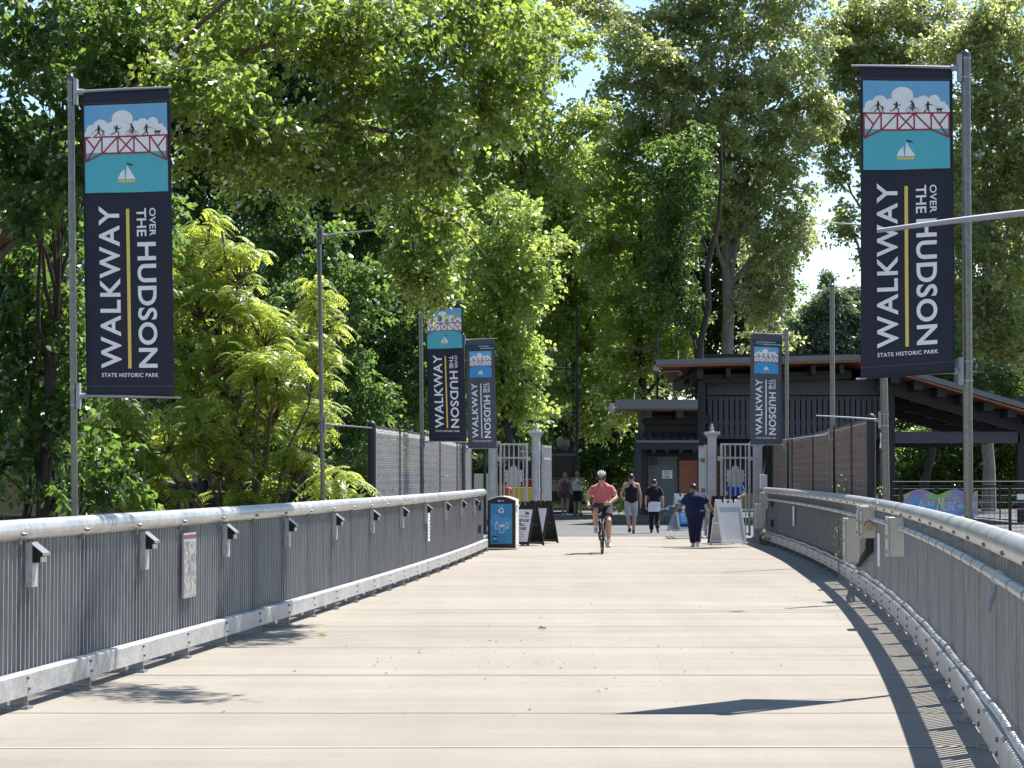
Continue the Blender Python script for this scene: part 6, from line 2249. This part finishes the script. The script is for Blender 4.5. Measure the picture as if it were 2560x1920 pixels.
def tree(label, base, lobes, trunk_r, species, bark='dark', dens=420, per=26, slen=.8, leaf=.15, droop=.35, seed=1, trunk_top=None, fork=.45, shell=.5, upbias=.25, limbs=True, name='tree', group='park trees', gap=.3, twigs=2, wob=.018):
    rng = np.random.default_rng(seed)
    base = Vector(base)
    t = thing(name, label, 'tree', tuple(base), 0, group)
    L2 = [(np.array(c) - np.array(base), r) for c, r in lobes]
    data = sprays(rng, clumps(rng, L2), dens, per, slen * .85, leaf, droop, shell, .35, upbias, gap)
    leaf_obj('crown', *data, LEAFM[species], t)
    tk = MB()
    zs = [c[2] for c, r in L2]
    top = Vector(trunk_top) - base if trunk_top else Vector((np.mean([c[0] for c, r in L2]), np.mean([c[1] for c, r in L2]), max(zs) * .9))
    n = 9
    pts = wobble(rng, (0, 0, -.3), top, n, wob)
    tk.tube(pts, [trunk_r * (1.25 if i == 0 else 1) * (1 - .80 * (i / n) ** 1.2) for i in range(n + 1)], 12)
    if limbs:
        for c, r in L2:
            z0 = min(max(float(c[2]) - 1.2 * max(r) - .1 * abs(top.z), top.z * fork * (.8 if fork < .6 else .62)), top.z * .9)
            f = max(0.05, min(.92, (z0 + .3) / (top.z + .3)))
            j = f * n
            i0 = min(n - 1, int(j))
            st = pts[i0].lerp(pts[i0 + 1], j - i0)
            r0 = trunk_r * (1 - .80 * f ** 1.2) * .55
            w = wobble(rng, st, Vector(c), 5, .05)
            w = [p + Vector((0, 0, .06 * (Vector(c) - st).length * math.sin(math.pi * i / 5))) for i, p in enumerate(w)]
            tk.tube(w, [max(.012, r0 * (1 - .75 * i / 5)) for i in range(6)], 8)
            for q in range(twigs * 2):
                u = Vector(rng.normal(size=3) + np.array([0, 0, .3])).normalized()
                e = Vector(c) + Vector((u.x * r[0], u.y * r[1], u.z * r[2])) * .85
                s0 = w[3 + q % 3]
                tk.tube(wobble(rng, s0, e, 4, .06), [max(.008, r0 * .35 * (1 - .7 * i / 4)) for i in range(5)], 6)
    tk.build('trunk', BARK[bark], t)
    return t

def lob(px, py, rx, ry, Y, dep=None):
    """lobe ellipsoid given by its centre pixel and half sizes in photograph pixels, at depth Y"""
    c = P(px, py, Y)
    k = Y / F_PX
    return (tuple(c), (rx * k, dep if dep else (rx + ry) * .5 * k, ry * k))

def ground_at(px, Y):
    p = P(px, 1184, Y)
    return (p.x, Y, terrain_z(p.x, Y) if not (61 < Y < 112 and p.x > -13) else 0.0)

# --- the tree overhanging the walkway from the left edge
rng = np.random.default_rng(5)
T0 = thing('overhanging_tree', 'big broad leaved tree reaching over the walkway with sunlit drooping branches', 'tree', (-7.2, 26.5, -4.6), 0, 'park trees')
tb = Vector(T0.location)
lb = []
for px, py, rx, ry, Y in ((420, 60, 190, 130, 25), (430, 160, 150, 90, 25.6), (580, 190, 120, 80, 25.8), (640, 60, 230, 130, 25), (900, 70, 210, 140, 25.5), (1150, 60, 190, 120, 26), (1310, 150, 90, 100, 26.5),
                         (480, 210, 170, 110, 24), (620, 330, 180, 120, 24.5), (820, 300, 190, 130, 25.5), (1030, 290, 170, 140, 26), (1200, 260, 130, 110, 26.5), (520, 440, 110, 70, 25), (760, 430, 130, 70, 25.5), (930, 430, 110, 70, 26),
                         (1090, 420, 110, 80, 26.5), (1010, 530, 50, 80, 27), (1070, 620, 75, 80, 27), (1100, 720, 48, 55, 27), (1120, 540, 50, 70, 27.2), (1030, 680, 45, 60, 27), (1075, 700, 50, 60, 26.8), (1330, -390, 200, 40, 21), (1180, -360, 160, 40, 21.5), (1440, -420, 120, 30, 20.6), (-420, 250, 260, 220, 26), (-700, 120, 260, 240, 27), (-330, -60, 260, 180, 26.5), 
                         (200, -150, 300, 160, 26), (700, -170, 320, 170, 27), (1120, -130, 220, 120, 27.5), (1250, -30, 130, 90, 27)):
    lb.append(lob(px, py, rx, ry, Y, dep=max(.45, (rx + ry) * .5 * Y / F_PX * 1.1)))
L2 = [(np.array(c) - np.array(tb), r) for c, r in lb]
d1 = sprays(rng, clumps(rng, L2, 7), 1150, 16, .36, .084, .75, .25, .42, .05, .15)
leaf_obj('crown', *d1, LEAFM['near'], T0)
tk = MB()
tk.tube([(0, 0, -.3), (.05, 0, 2.5), (.12, .1, 5.0), (.3, .2, 7.0), (.5, .3, 9.0)], [.42, .36, .32, .26, .15], 14)
def loc0(px, py, Y):
    return P(px, py, Y) - tb
limb_px = [[(-60, 640, 26.3), (60, 540, 25.8), (150, 440, 25.3), (235, 350, 25), (340, 250, 25), (520, 150, 25), (760, 90, 25.3)],
           [(-60, 560, 26.3), (90, 430, 25.8), (220, 380, 25.8), (330, 360, 26), (560, 330, 26), (800, 300, 26), (980, 330, 26.3), (1010, 430, 26.8), (1060, 520, 27), (1150, 560, 27), (1215, 640, 27)],
           [(800, 300, 26), (900, 230, 26), (1050, 180, 26.4), (1250, 150, 26.6)],
           [(980, 330, 26.3), (1015, 460, 27), (1020, 560, 27), (1050, 700, 27)],
           [(340, 250, 25), (500, 60, 24), (800, -200, 22.5), (1200, -380, 21.3), (1450, -420, 20.7)], [(-60, 700, 26.3), (40, 600, 26), (120, 560, 26.3), (190, 520, 26.4)]]
for k, pl in enumerate(limb_px):
    pts = [loc0(*p) for p in pl]
    r0 = (.14, .055, .035, .025, .03, .06)[k]
    m = len(pts) - 1
    tk.tube(pts, [r0 * (1 - .8 * i / m) for i in range(m + 1)], 10)
tk.tube([(.15, .12, 5.2), loc0(-60, 640, 26.3)], [.2, .16], 10)
tk.tube([(.18, .14, 5.6), loc0(-60, 560, 26.3)], [.15, .10], 10)
for c, r in L2:
    for q in range(3):
        u = Vector(rng.normal(size=3)).normalized()
        e = Vector(c) + Vector((u.x * r[0], u.y * r[1], u.z * r[2])) * .9
        tk.tube(wobble(rng, Vector(c), e, 4, .08), [.014, .011, .009, .007, .004], 5)
tk.build('trunk', BARK['brown'], T0)

# --- dark maple behind the first pole
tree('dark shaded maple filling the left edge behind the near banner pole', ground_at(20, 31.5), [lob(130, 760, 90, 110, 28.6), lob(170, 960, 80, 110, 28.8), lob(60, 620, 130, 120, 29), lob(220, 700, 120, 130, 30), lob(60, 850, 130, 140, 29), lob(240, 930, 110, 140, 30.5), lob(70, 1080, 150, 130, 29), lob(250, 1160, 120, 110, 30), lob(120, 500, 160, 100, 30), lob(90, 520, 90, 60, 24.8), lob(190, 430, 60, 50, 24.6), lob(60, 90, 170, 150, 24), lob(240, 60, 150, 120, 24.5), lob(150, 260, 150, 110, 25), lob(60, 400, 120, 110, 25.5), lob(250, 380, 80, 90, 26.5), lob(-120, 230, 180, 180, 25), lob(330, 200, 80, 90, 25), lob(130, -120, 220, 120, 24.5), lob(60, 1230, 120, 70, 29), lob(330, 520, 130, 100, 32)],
     .13, 'dark', 'dark', 620, 18, .45, .11, .5, 11, upbias=.1, gap=.35, twigs=1)  # dark leaf colour stands in for shade from the canopy above

# --- feathery tree with pinnate leaves
def pinnate_tree(label, base, lobes, n_fronds, flen, seed, name='feathery_tree', trunk_r=.09, species='pinnate'):
    rng = np.random.default_rng(seed)
    base = Vector(base)
    t = thing(name, label, 'tree', tuple(base), 0, 'park trees')
    A = [[], [], [], [], [], []]
    tk = MB()
    tot = sum(r[0] * r[2] for c, r in lobes)
    for c, r in lobes:
        c = np.array(c) - np.array(base)
        m = max(6, int(n_fronds * r[0] * r[2] / tot))
        nb = max(2, m // 9)
        tips = []
        for q in range(nb):
            u = unit(rng.normal(size=(1, 3)) + np.array([[0, -.2, .45]]))[0]
            tip = c + u * np.array(r) * (.35 + .6 * rng.random())
            tips.append((tip, u))
            tk.tube(wobble(rng, Vector(c - np.array([0, 0, r[2] * .4])), Vector(tip), 3, .05), [.018, .014, .010, .007], 6)
        for k in range(m):
            tip, u0 = tips[k % nb]
            ang = 2 * math.pi * (k * .618)
            out = np.array([math.cos(ang), math.sin(ang), .25 + .5 * rng.random()])
            out /= np.linalg.norm(out)
            L = flen * (.65 + .6 * rng.random())
            p0 = tip + rng.normal(size=3) * .07
            st = rng.random()
            npair = 9
            for j in range(1, npair + 1):
                s = j / npair
                pos = p0 + out * L * s - np.array([0, 0, 1]) * (L * .72 * s * s)
                tan = out * 1.0 - np.array([0, 0, 1]) * (1.45 * s)
                tan /= np.linalg.norm(tan)
                sd = np.cross(tan, [0, 0, 1.0])
                sd /= np.linalg.norm(sd) + 1e-6
                nu = np.cross(sd, tan)
                if nu[2] < 0:
                    nu = -nu
                ll = L * .30 * (1 - .45 * abs(s - .45))
                for sg in (-1, 1):
                    ld = sd * sg * .85 + tan * .45 - np.array([0, 0, .25])
                    ld /= np.linalg.norm(ld)
                    A[0].append(pos + ld * ll * .5)
                    A[1].append(nu + rng.normal(size=3) * .12)
                    A[2].append(ld)
                    A[3].append(ll)
                    A[4].append(ll * .33)
                    A[5].append(min(1, st * .6 + .4 * rng.random()))
    D = [np.array(x) for x in A]
    D[1] = unit(D[1])
    leaf_obj('crown', *D, LEAFM[species], t, fold=.12)
    top = Vector(np.mean([np.array(c) - np.array(base) for c, r in lobes], axis=0))
    mz = max(c[2] - base.z for c, r in lobes)
    trunk = wobble(rng, (0, 0, -.2), (top.x, top.y, mz), 8, .02)
    tk.tube(trunk, [trunk_r * (1 - .8 * i / 8) for i in range(9)], 10)
    for c, r in lobes:
        c = Vector(c) - base
        s0 = trunk[max(1, min(7, int(8 * max(.1, (c.z - 1.6 - .3 * abs(c.x - top.x)) / max(mz, .1)))))]
        tk.tube(wobble(rng, s0, c, 5, .04), [.055, .045, .035, .028, .02, .014], 8)
    tk.build('trunk', BARK['brown'], t)
    return t
pinnate_tree('bright lime green feathery tree behind the bare pole with empty arms', ground_at(660, 38.5),
             [lob(520, 590, 90, 60, 38.5), lob(600, 680, 90, 80, 38), lob(500, 760, 100, 90, 38), lob(660, 830, 100, 90, 38), lob(560, 900, 110, 90, 37.5), lob(800, 800, 60, 80, 38.5), lob(790, 920, 75, 80, 38), lob(480, 980, 90, 90, 37.5), lob(680, 1020, 110, 90, 38), lob(800, 1050, 60, 80, 38.5),
              lob(420, 1100, 110, 80, 37.5), lob(580, 1160, 120, 80, 37.5), lob(740, 1170, 90, 70, 38), lob(340, 1180, 100, 80, 37), lob(800, 730, 40, 45, 38.5), lob(460, 660, 70, 70, 38.5), lob(640, 1240, 140, 50, 38), lob(400, 1250, 120, 40, 37), lob(300, 1040, 90, 90, 37), lob(400, 900, 80, 90, 37.5), lob(420, 780, 70, 80, 38), lob(600, 790, 90, 80, 37.5), lob(280, 1120, 90, 90, 37), lob(260, 1230, 110, 60, 36.5), lob(700, 930, 90, 80, 37), lob(500, 1060, 100, 70, 36.8), lob(640, 930, 90, 80, 37)], 4200, .33, 21)
pinnate_tree('small feathery shrub with reddish tips beside the bare pole and the black fence post', ground_at(840, 36.5), [lob(838, 1200, 26, 36, 36.5), lob(870, 1195, 22, 30, 36.6), lob(820, 1240, 40, 26, 36.4)], 44, .55, 22, 'feathery_shrub', .03)

# --- forest behind: near maples, dark wall of trees, big oak, oaks at the right
def row(label, gx, Y, lobes, **kw):
    return tree(label, ground_at(gx, Y), [lob(*l, *( () if len(l) == 6 else (Y,))) if len(l) == 4 else lob(*l) for l in lobes], **kw)
row('yellow green maple leaning over the grey banner near the first gate pillar', 1290, 76, [(1270, 560, 90, 90), (1330, 680, 90, 90), (1240, 760, 100, 90), (1310, 860, 80, 80), (1260, 930, 90, 90), (1300, 1010, 80, 60), (1170, 900, 80, 100), (1200, 1020, 70, 60), (1120, 820, 70, 90), (1210, 660, 70, 80)],
    trunk_r=.16, species='bright', dens=330, per=24, slen=1.0, leaf=.17, seed=31, gap=.45, name='maple_tree')
row('sunlit maple in the middle behind the lamp post and the couple', 1430, 100, [(1420, 470, 100, 90), (1360, 560, 90, 90), (1470, 580, 90, 90), (1420, 690, 110, 90), (1510, 710, 80, 90), (1380, 800, 100, 80), (1480, 850, 100, 90), (1420, 960, 100, 70), (1540, 930, 80, 80), (1340, 440, 80, 90), (1520, 1040, 80, 70), (1390, 380, 70, 60)],
    trunk_r=.2, species='bright', dens=300, per=24, slen=1.25, leaf=.20, seed=32, gap=.5, name='maple_tree')
row('tall maple rising to the sky gap in the upper middle', 1290, 92, [(1300, 330, 110, 90), (1180, 420, 110, 90), (1250, 240, 100, 90), (1265, 150, 80, 80), (1180, 300, 110, 110), (1340, 430, 110, 80), (1180, 560, 100, 80), (1220, 40, 90, 80), (1400, 60, 55, 45), (1380, 180, 45, 60), (1450, 110, 40, 45), (1440, 300, 50, 40), (1500, 300, 50, 45)],
    trunk_r=.22, species='maple', dens=280, per=24, slen=1.2, leaf=.19, seed=33, gap=.4, name='maple_tree')
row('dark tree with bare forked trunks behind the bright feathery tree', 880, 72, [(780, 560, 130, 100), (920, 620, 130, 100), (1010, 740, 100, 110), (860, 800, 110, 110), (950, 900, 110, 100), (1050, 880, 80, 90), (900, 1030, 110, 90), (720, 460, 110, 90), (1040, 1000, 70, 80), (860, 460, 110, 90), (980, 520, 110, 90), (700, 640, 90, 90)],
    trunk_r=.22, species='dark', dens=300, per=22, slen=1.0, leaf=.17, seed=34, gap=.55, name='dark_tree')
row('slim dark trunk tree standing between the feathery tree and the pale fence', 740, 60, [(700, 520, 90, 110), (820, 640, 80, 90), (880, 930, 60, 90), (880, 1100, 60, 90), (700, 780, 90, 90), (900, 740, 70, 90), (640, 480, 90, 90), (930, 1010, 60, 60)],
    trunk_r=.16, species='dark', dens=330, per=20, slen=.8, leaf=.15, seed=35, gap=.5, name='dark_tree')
row('mass of shaded maple above the pale slatted fence', 1060, 88, [(1060, 500, 120, 120), (1140, 640, 110, 110), (1080, 780, 110, 100), (1110, 960, 100, 90), (1010, 640, 100, 100), (960, 400, 130, 100), (1100, 1080, 80, 60), (800, 380, 140, 100)],
    trunk_r=.2, species='maple', dens=260, per=22, slen=1.1, leaf=.18, seed=36, gap=.45, name='maple_tree')
row('shaded tree left of the big oak trunk behind the lower pavilion roof', 1600, 96, [(1560, 480, 100, 110), (1640, 600, 100, 110), (1570, 740, 100, 100), (1650, 780, 90, 90), (1590, 880, 100, 80), (1700, 500, 90, 110), (1500, 620, 60, 90), (1560, 980, 70, 80), (1700, 900, 80, 60), (1560, 380, 80, 80)],
    trunk_r=.24, species='maple', dens=330, per=22, slen=1.1, leaf=.18, seed=37, gap=.4, name='dark_tree')
row('dark tree with a leaning trunk between the oak and the roof mast', 1745, 90, [(1700, 420, 100, 100), (1690, 560, 70, 110), (1665, 690, 80, 90), (1715, 800, 45, 50)],
    trunk_r=.20, species='dark', dens=330, per=22, slen=1.0, leaf=.17, seed=38, gap=.4, name='dark_tree', trunk_top=tuple(P(1800, 330, 90)))
row('dark undergrowth tree behind the couple and the food truck', 1530, 108, [(1480, 1040, 90, 80), (1560, 1100, 90, 80), (1470, 1150, 70, 70), (1540, 1190, 90, 60), (1400, 1070, 70, 70), (1590, 1010, 60, 90)],
    trunk_r=.16, species='dark', dens=360, per=22, slen=1.0, leaf=.18, seed=39, gap=.3, name='dark_tree')
oak_base = (P(1823, 1184, 97).x, 97, 0)
tree('big oak with a thick straight grey trunk rising behind the pavilion', oak_base, [lob(1600, 120, 110, 100, 96), lob(1700, 60, 120, 90, 97), lob(1830, 40, 130, 90, 97), lob(1960, 90, 120, 100, 98), lob(1560, 230, 90, 90, 95), lob(1680, 200, 120, 100, 95), lob(1820, 190, 130, 110, 96), lob(1960, 230, 120, 110, 97), lob(2040, 300, 70, 70, 98),
     lob(1640, 330, 100, 90, 96), lob(1780, 330, 120, 100, 96), lob(1920, 370, 120, 100, 97), lob(1850, 470, 110, 90, 97), lob(1975, 460, 70, 80, 98), lob(1740, 450, 100, 90, 96), lob(1950, 600, 90, 80, 97), lob(1905, 640, 60, 80, 99.5), lob(1930, 730, 80, 80, 97), lob(2000, 590, 40, 40, 98), lob(1860, 540, 80, 60, 96), lob(1530, 50, 70, 60, 99), lob(1460, 10, 80, 50, 100), lob(1700, -80, 200, 90, 98), lob(1940, -70, 180, 90, 98), lob(1915, 840, 60, 60, 101)],
     .34, 'oak', 'grey', 300, 24, 1.0, .19, .4, 41, trunk_top=tuple(P(1818, 150, 97)), fork=.80, wob=.004, gap=.45, name='oak_tree', twigs=3)
row('pale grey green oak above the tilted navy banner', 2230, 112, [(2150, 60, 120, 100), (2280, 40, 130, 90), (2180, 190, 110, 90), (2300, 170, 110, 100), (2150, 330, 80, 90), (2100, 130, 80, 90), (2240, 320, 100, 100), (2230, 450, 70, 70), (2085, 420, 34, 50), (2110, 560, 30, 60), (2075, 340, 40, 40), (2290, 460, 110, 100), (2260, 620, 100, 110)],
    trunk_r=.28, species='oak', bark='grey', dens=290, per=24, slen=1.2, leaf=.21, seed=42, gap=.5, name='oak_tree')
row('broad oak at the edge behind the near curving-side pole', 2470, 104, [(2420, 120, 110, 110), (2530, 60, 120, 100), (2440, 270, 110, 110), (2550, 250, 110, 120), (2400, 420, 90, 110), (2510, 430, 110, 110), (2430, 580, 100, 110), (2550, 610, 100, 110), (2400, 720, 90, 100), (2500, 760, 110, 100), (2430, 870, 80, 70), (2560, 880, 100, 90), (2600, 430, 100, 120)],
    trunk_r=.3, species='oak', bark='grey', dens=300, per=24, slen=1.2, leaf=.20, seed=43, gap=.45, name='oak_tree')
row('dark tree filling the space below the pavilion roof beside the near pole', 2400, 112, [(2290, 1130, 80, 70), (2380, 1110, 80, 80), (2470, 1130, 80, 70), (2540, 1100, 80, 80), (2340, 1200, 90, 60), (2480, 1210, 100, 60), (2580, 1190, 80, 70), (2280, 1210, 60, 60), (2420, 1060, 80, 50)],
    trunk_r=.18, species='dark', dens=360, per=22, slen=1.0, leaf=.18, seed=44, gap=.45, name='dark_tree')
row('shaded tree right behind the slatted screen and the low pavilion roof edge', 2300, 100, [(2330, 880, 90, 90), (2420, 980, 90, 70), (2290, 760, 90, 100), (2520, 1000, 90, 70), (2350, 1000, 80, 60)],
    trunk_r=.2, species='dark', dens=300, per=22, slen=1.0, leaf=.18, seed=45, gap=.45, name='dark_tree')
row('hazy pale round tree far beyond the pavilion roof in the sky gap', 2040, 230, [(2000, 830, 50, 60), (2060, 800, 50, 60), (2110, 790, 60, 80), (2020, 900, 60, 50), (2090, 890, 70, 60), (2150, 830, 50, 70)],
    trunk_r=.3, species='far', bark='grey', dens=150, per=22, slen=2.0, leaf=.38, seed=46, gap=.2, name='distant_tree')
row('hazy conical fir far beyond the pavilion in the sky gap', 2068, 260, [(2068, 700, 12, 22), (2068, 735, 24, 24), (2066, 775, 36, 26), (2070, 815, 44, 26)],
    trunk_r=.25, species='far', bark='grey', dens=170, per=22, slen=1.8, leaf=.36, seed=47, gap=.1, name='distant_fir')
# back row that closes the wood
for i, (px, Y, label, lobes, sp) in enumerate((
    (500, 100, 'farther tree closing the wood above the feathery tree', [(250, 100, 180, 160), (480, 60, 190, 160), (740, 80, 190, 160), (960, 120, 150, 160), (620, 250, 170, 140), (850, 300, 150, 130), (420, 300, 160, 140), (600, 420, 150, 140), (480, 560, 150, 130), (640, 640, 130, 130), (420, 760, 150, 130), (600, 860, 150, 130), (450, 980, 150, 130), (620, 1080, 150, 120)], 'dark'),
    (120, 70, 'farther tree closing the wood behind the near banner pole', [(60, 420, 160, 150), (240, 560, 150, 150), (60, 700, 160, 150), (230, 820, 150, 150), (80, 980, 160, 150), (250, 1100, 140, 130), (-80, 850, 140, 200)], 'dark'),
    (800, 118, 'farther tree closing the wood behind the forked dark trunks', [(760, 400, 150, 130), (930, 500, 150, 130), (780, 640, 150, 130), (960, 720, 150, 130), (780, 880, 150, 130), (980, 940, 150, 130), (860, 1080, 170, 110)], 'maple'),
    (1180, 124, 'farther tree closing the wood behind the grey banner', [(1120, 460, 130, 110), (1280, 520, 130, 120), (1130, 660, 150, 120), (1300, 720, 130, 120), (1140, 860, 150, 120), (1310, 920, 130, 110), (1180, 1050, 160, 110)], 'maple'),
    (1480, 128, 'farther tree closing the wood behind the lamp post', [(1470, 420, 90, 80), (1420, 560, 130, 110), (1560, 600, 130, 120), (1440, 720, 140, 120), (1590, 780, 130, 110), (1450, 880, 150, 120), (1600, 940, 120, 110), (1500, 1070, 160, 100)], 'maple'),
    (1760, 126, 'farther tree closing the wood behind the oak trunk', [(1690, 520, 110, 120), (1800, 560, 110, 120), (1720, 700, 120, 110), (1860, 720, 110, 110), (1700, 840, 130, 90), (1860, 850, 110, 80), (1760, 980, 150, 100)], 'dark'),
    (2380, 138, 'farther tree closing the wood behind the edge oak', [(2340, 500, 130, 140), (2500, 560, 130, 140), (2330, 720, 130, 130), (2500, 800, 130, 130), (2360, 950, 140, 110), (2530, 1000, 120, 120), (2300, 1100, 120, 110), (2460, 1140, 140, 100)], 'dark'))):
    row(label, px, Y, lobes, trunk_r=.25, species=sp, dens=200, per=22, slen=1.5, leaf=.25, seed=60 + i, gap=.3, name='woodland_tree')

# --- undergrowth, vines and litter
rng = np.random.default_rng(3)
ug = [lob(px, py, rx, ry, Y) for px, py, rx, ry, Y in ((1580, 1258, 50, 14, 90), (1640, 1262, 30, 10, 84), (1500, 1225, 60, 30, 112), (1420, 1215, 60, 30, 112), (850, 1270, 70, 30, 42), (960, 1150, 60, 60, 60), (1110, 1120, 60, 60, 70), (1020, 1130, 60, 50, 64))]
leaf_obj('undergrowth', *sprays(rng, ug, 420, 18, .5, .13, .5, .3, .4, .2, 0), LEAFM['bright'], None, kind='stuff')
def vine(label, pts, n, seed, leaf=.085, sp='bright'):
    rng = np.random.default_rng(seed)
    t = thing('climbing_vine', label, 'vine', tuple(pts[0]), 0, 'vines on the railing')
    o = Vector(pts[0])
    s = MB()
    pl = [Vector(p) - o for p in pts]
    s.tube(pl, .006, 6)
    s.build('stem', BARK['brown'], t)
    idx = rng.random(n) * (len(pl) - 1.001)
    C = np.array([pl[int(i)].lerp(pl[int(i) + 1], i - int(i)) + Vector(rng.normal(size=3) * .045) for i in idx])
    leaf_obj('foliage', C, unit(rng.normal(size=(n, 3)) + np.array([0, -.4, .6])), unit(rng.normal(size=(n, 3)) + np.array([0, 0, -.6])), leaf * (.6 + .8 * rng.random(n)), leaf * (.5 + .4 * rng.random(n)), rng.random(n), LEAFM[sp], t)
s = soR(36.5)
vine('leafy vine climbing the pickets left of the taller beige electrical box', [offR(s, -.02, .10), offR(s + .1, -.03, .35), offR(s - .05, -.02, .60), offR(s + .1, -.03, .85), offR(s + .05, -.02, 1.0)], 34, 71, .07)
s = soR(54.6)
vine('small sprouting weed at the foot of the far electrical boxes', [offR(s, -.05, .04), offR(s + .1, -.08, .25), offR(s + .05, -.06, .5)], 34, 72, .07)
vine('creeping weed on the deck below the far railing end', [offR(soR(55.8), .0, .03), offR(soR(55.2), -.12, .08), offR(soR(54.4), -.10, .06), offR(soR(53.6), -.05, .05)], 60, 73, .09, 'dark')
q = [P(2122, 1238, 37.2), P(2118, 1224, 37.2), P(2112, 1205, 37.2), P(2110, 1192, 37.2)]
vine('yellowish vine shoot rising before the brown slatted fence', q, 9, 74, .04)
q = [P(2200, 1250, 28), P(2196, 1240, 28), P(2204, 1230, 28), P(2198, 1222, 28)]
vine('sprig of vine poking above the handrail beside the second curving-side pole', q, 10, 75, .035)
q = [P(2098, 1236, 34), P(2094, 1226, 34), P(2092, 1220, 34)]
vine('tiny sprig of vine above the handrail below the plain pole', q, 6, 76, .03)
# fallen leaf crumbs on the deck
n = 260
cx = np.concatenate([rng.normal(0.1, 1.3, n // 2), rng.uniform(-2.8, 5.0, n - n // 2)])
cyy = np.concatenate([rng.normal(21.5, 2.0, n // 2), rng.uniform(14, 58, n - n // 2)])
ok = (cx > np.array([LX(min(v, 50)) for v in cyy]) + .15) & (cx < np.array([RX(min(v, 56)) for v in cyy]) - .15)
cx, cyy = cx[ok], cyy[ok]
n = len(cx)
sz = .008 + .016 * rng.random(n) ** 2
leaf_obj('leaf_litter', np.stack([cx, cyy, np.full(n, .010)], 1), unit(np.stack([rng.normal(0, .25, n), rng.normal(0, .25, n), np.ones(n)], 1)), unit(np.stack([rng.normal(size=n), rng.normal(size=n), np.zeros(n)], 1)), sz * 1.6, sz, rng.random(n),
         mat('brown leaf crumbs', (.12, .085, .04), .9, 0, .4, 3), None, kind='stuff')
for px, py, lab in ((1355, 1575, 'curled fallen leaf lying alone in the middle of the deck'), (805, 1594, 'pale fallen leaf near the railing shadow streaks')):
    g = G(px, py)
    o = leaf_obj('fallen_leaf', np.array([[0, 0, .022], [.03, .02, .016]]), unit(np.array([[.3, -.5, 1.], [-.4, -.2, 1]])), unit(np.array([[1, .3, .2], [.4, -1, .1]])), np.array([.10, .07]), np.array([.07, .05]), np.array([.6, .3]), LEAFM['bright'] if py > 1580 else BARK['brown'], None)
    o.location = g
    tag(o, lab, 'leaf', 'fallen leaves on the deck')
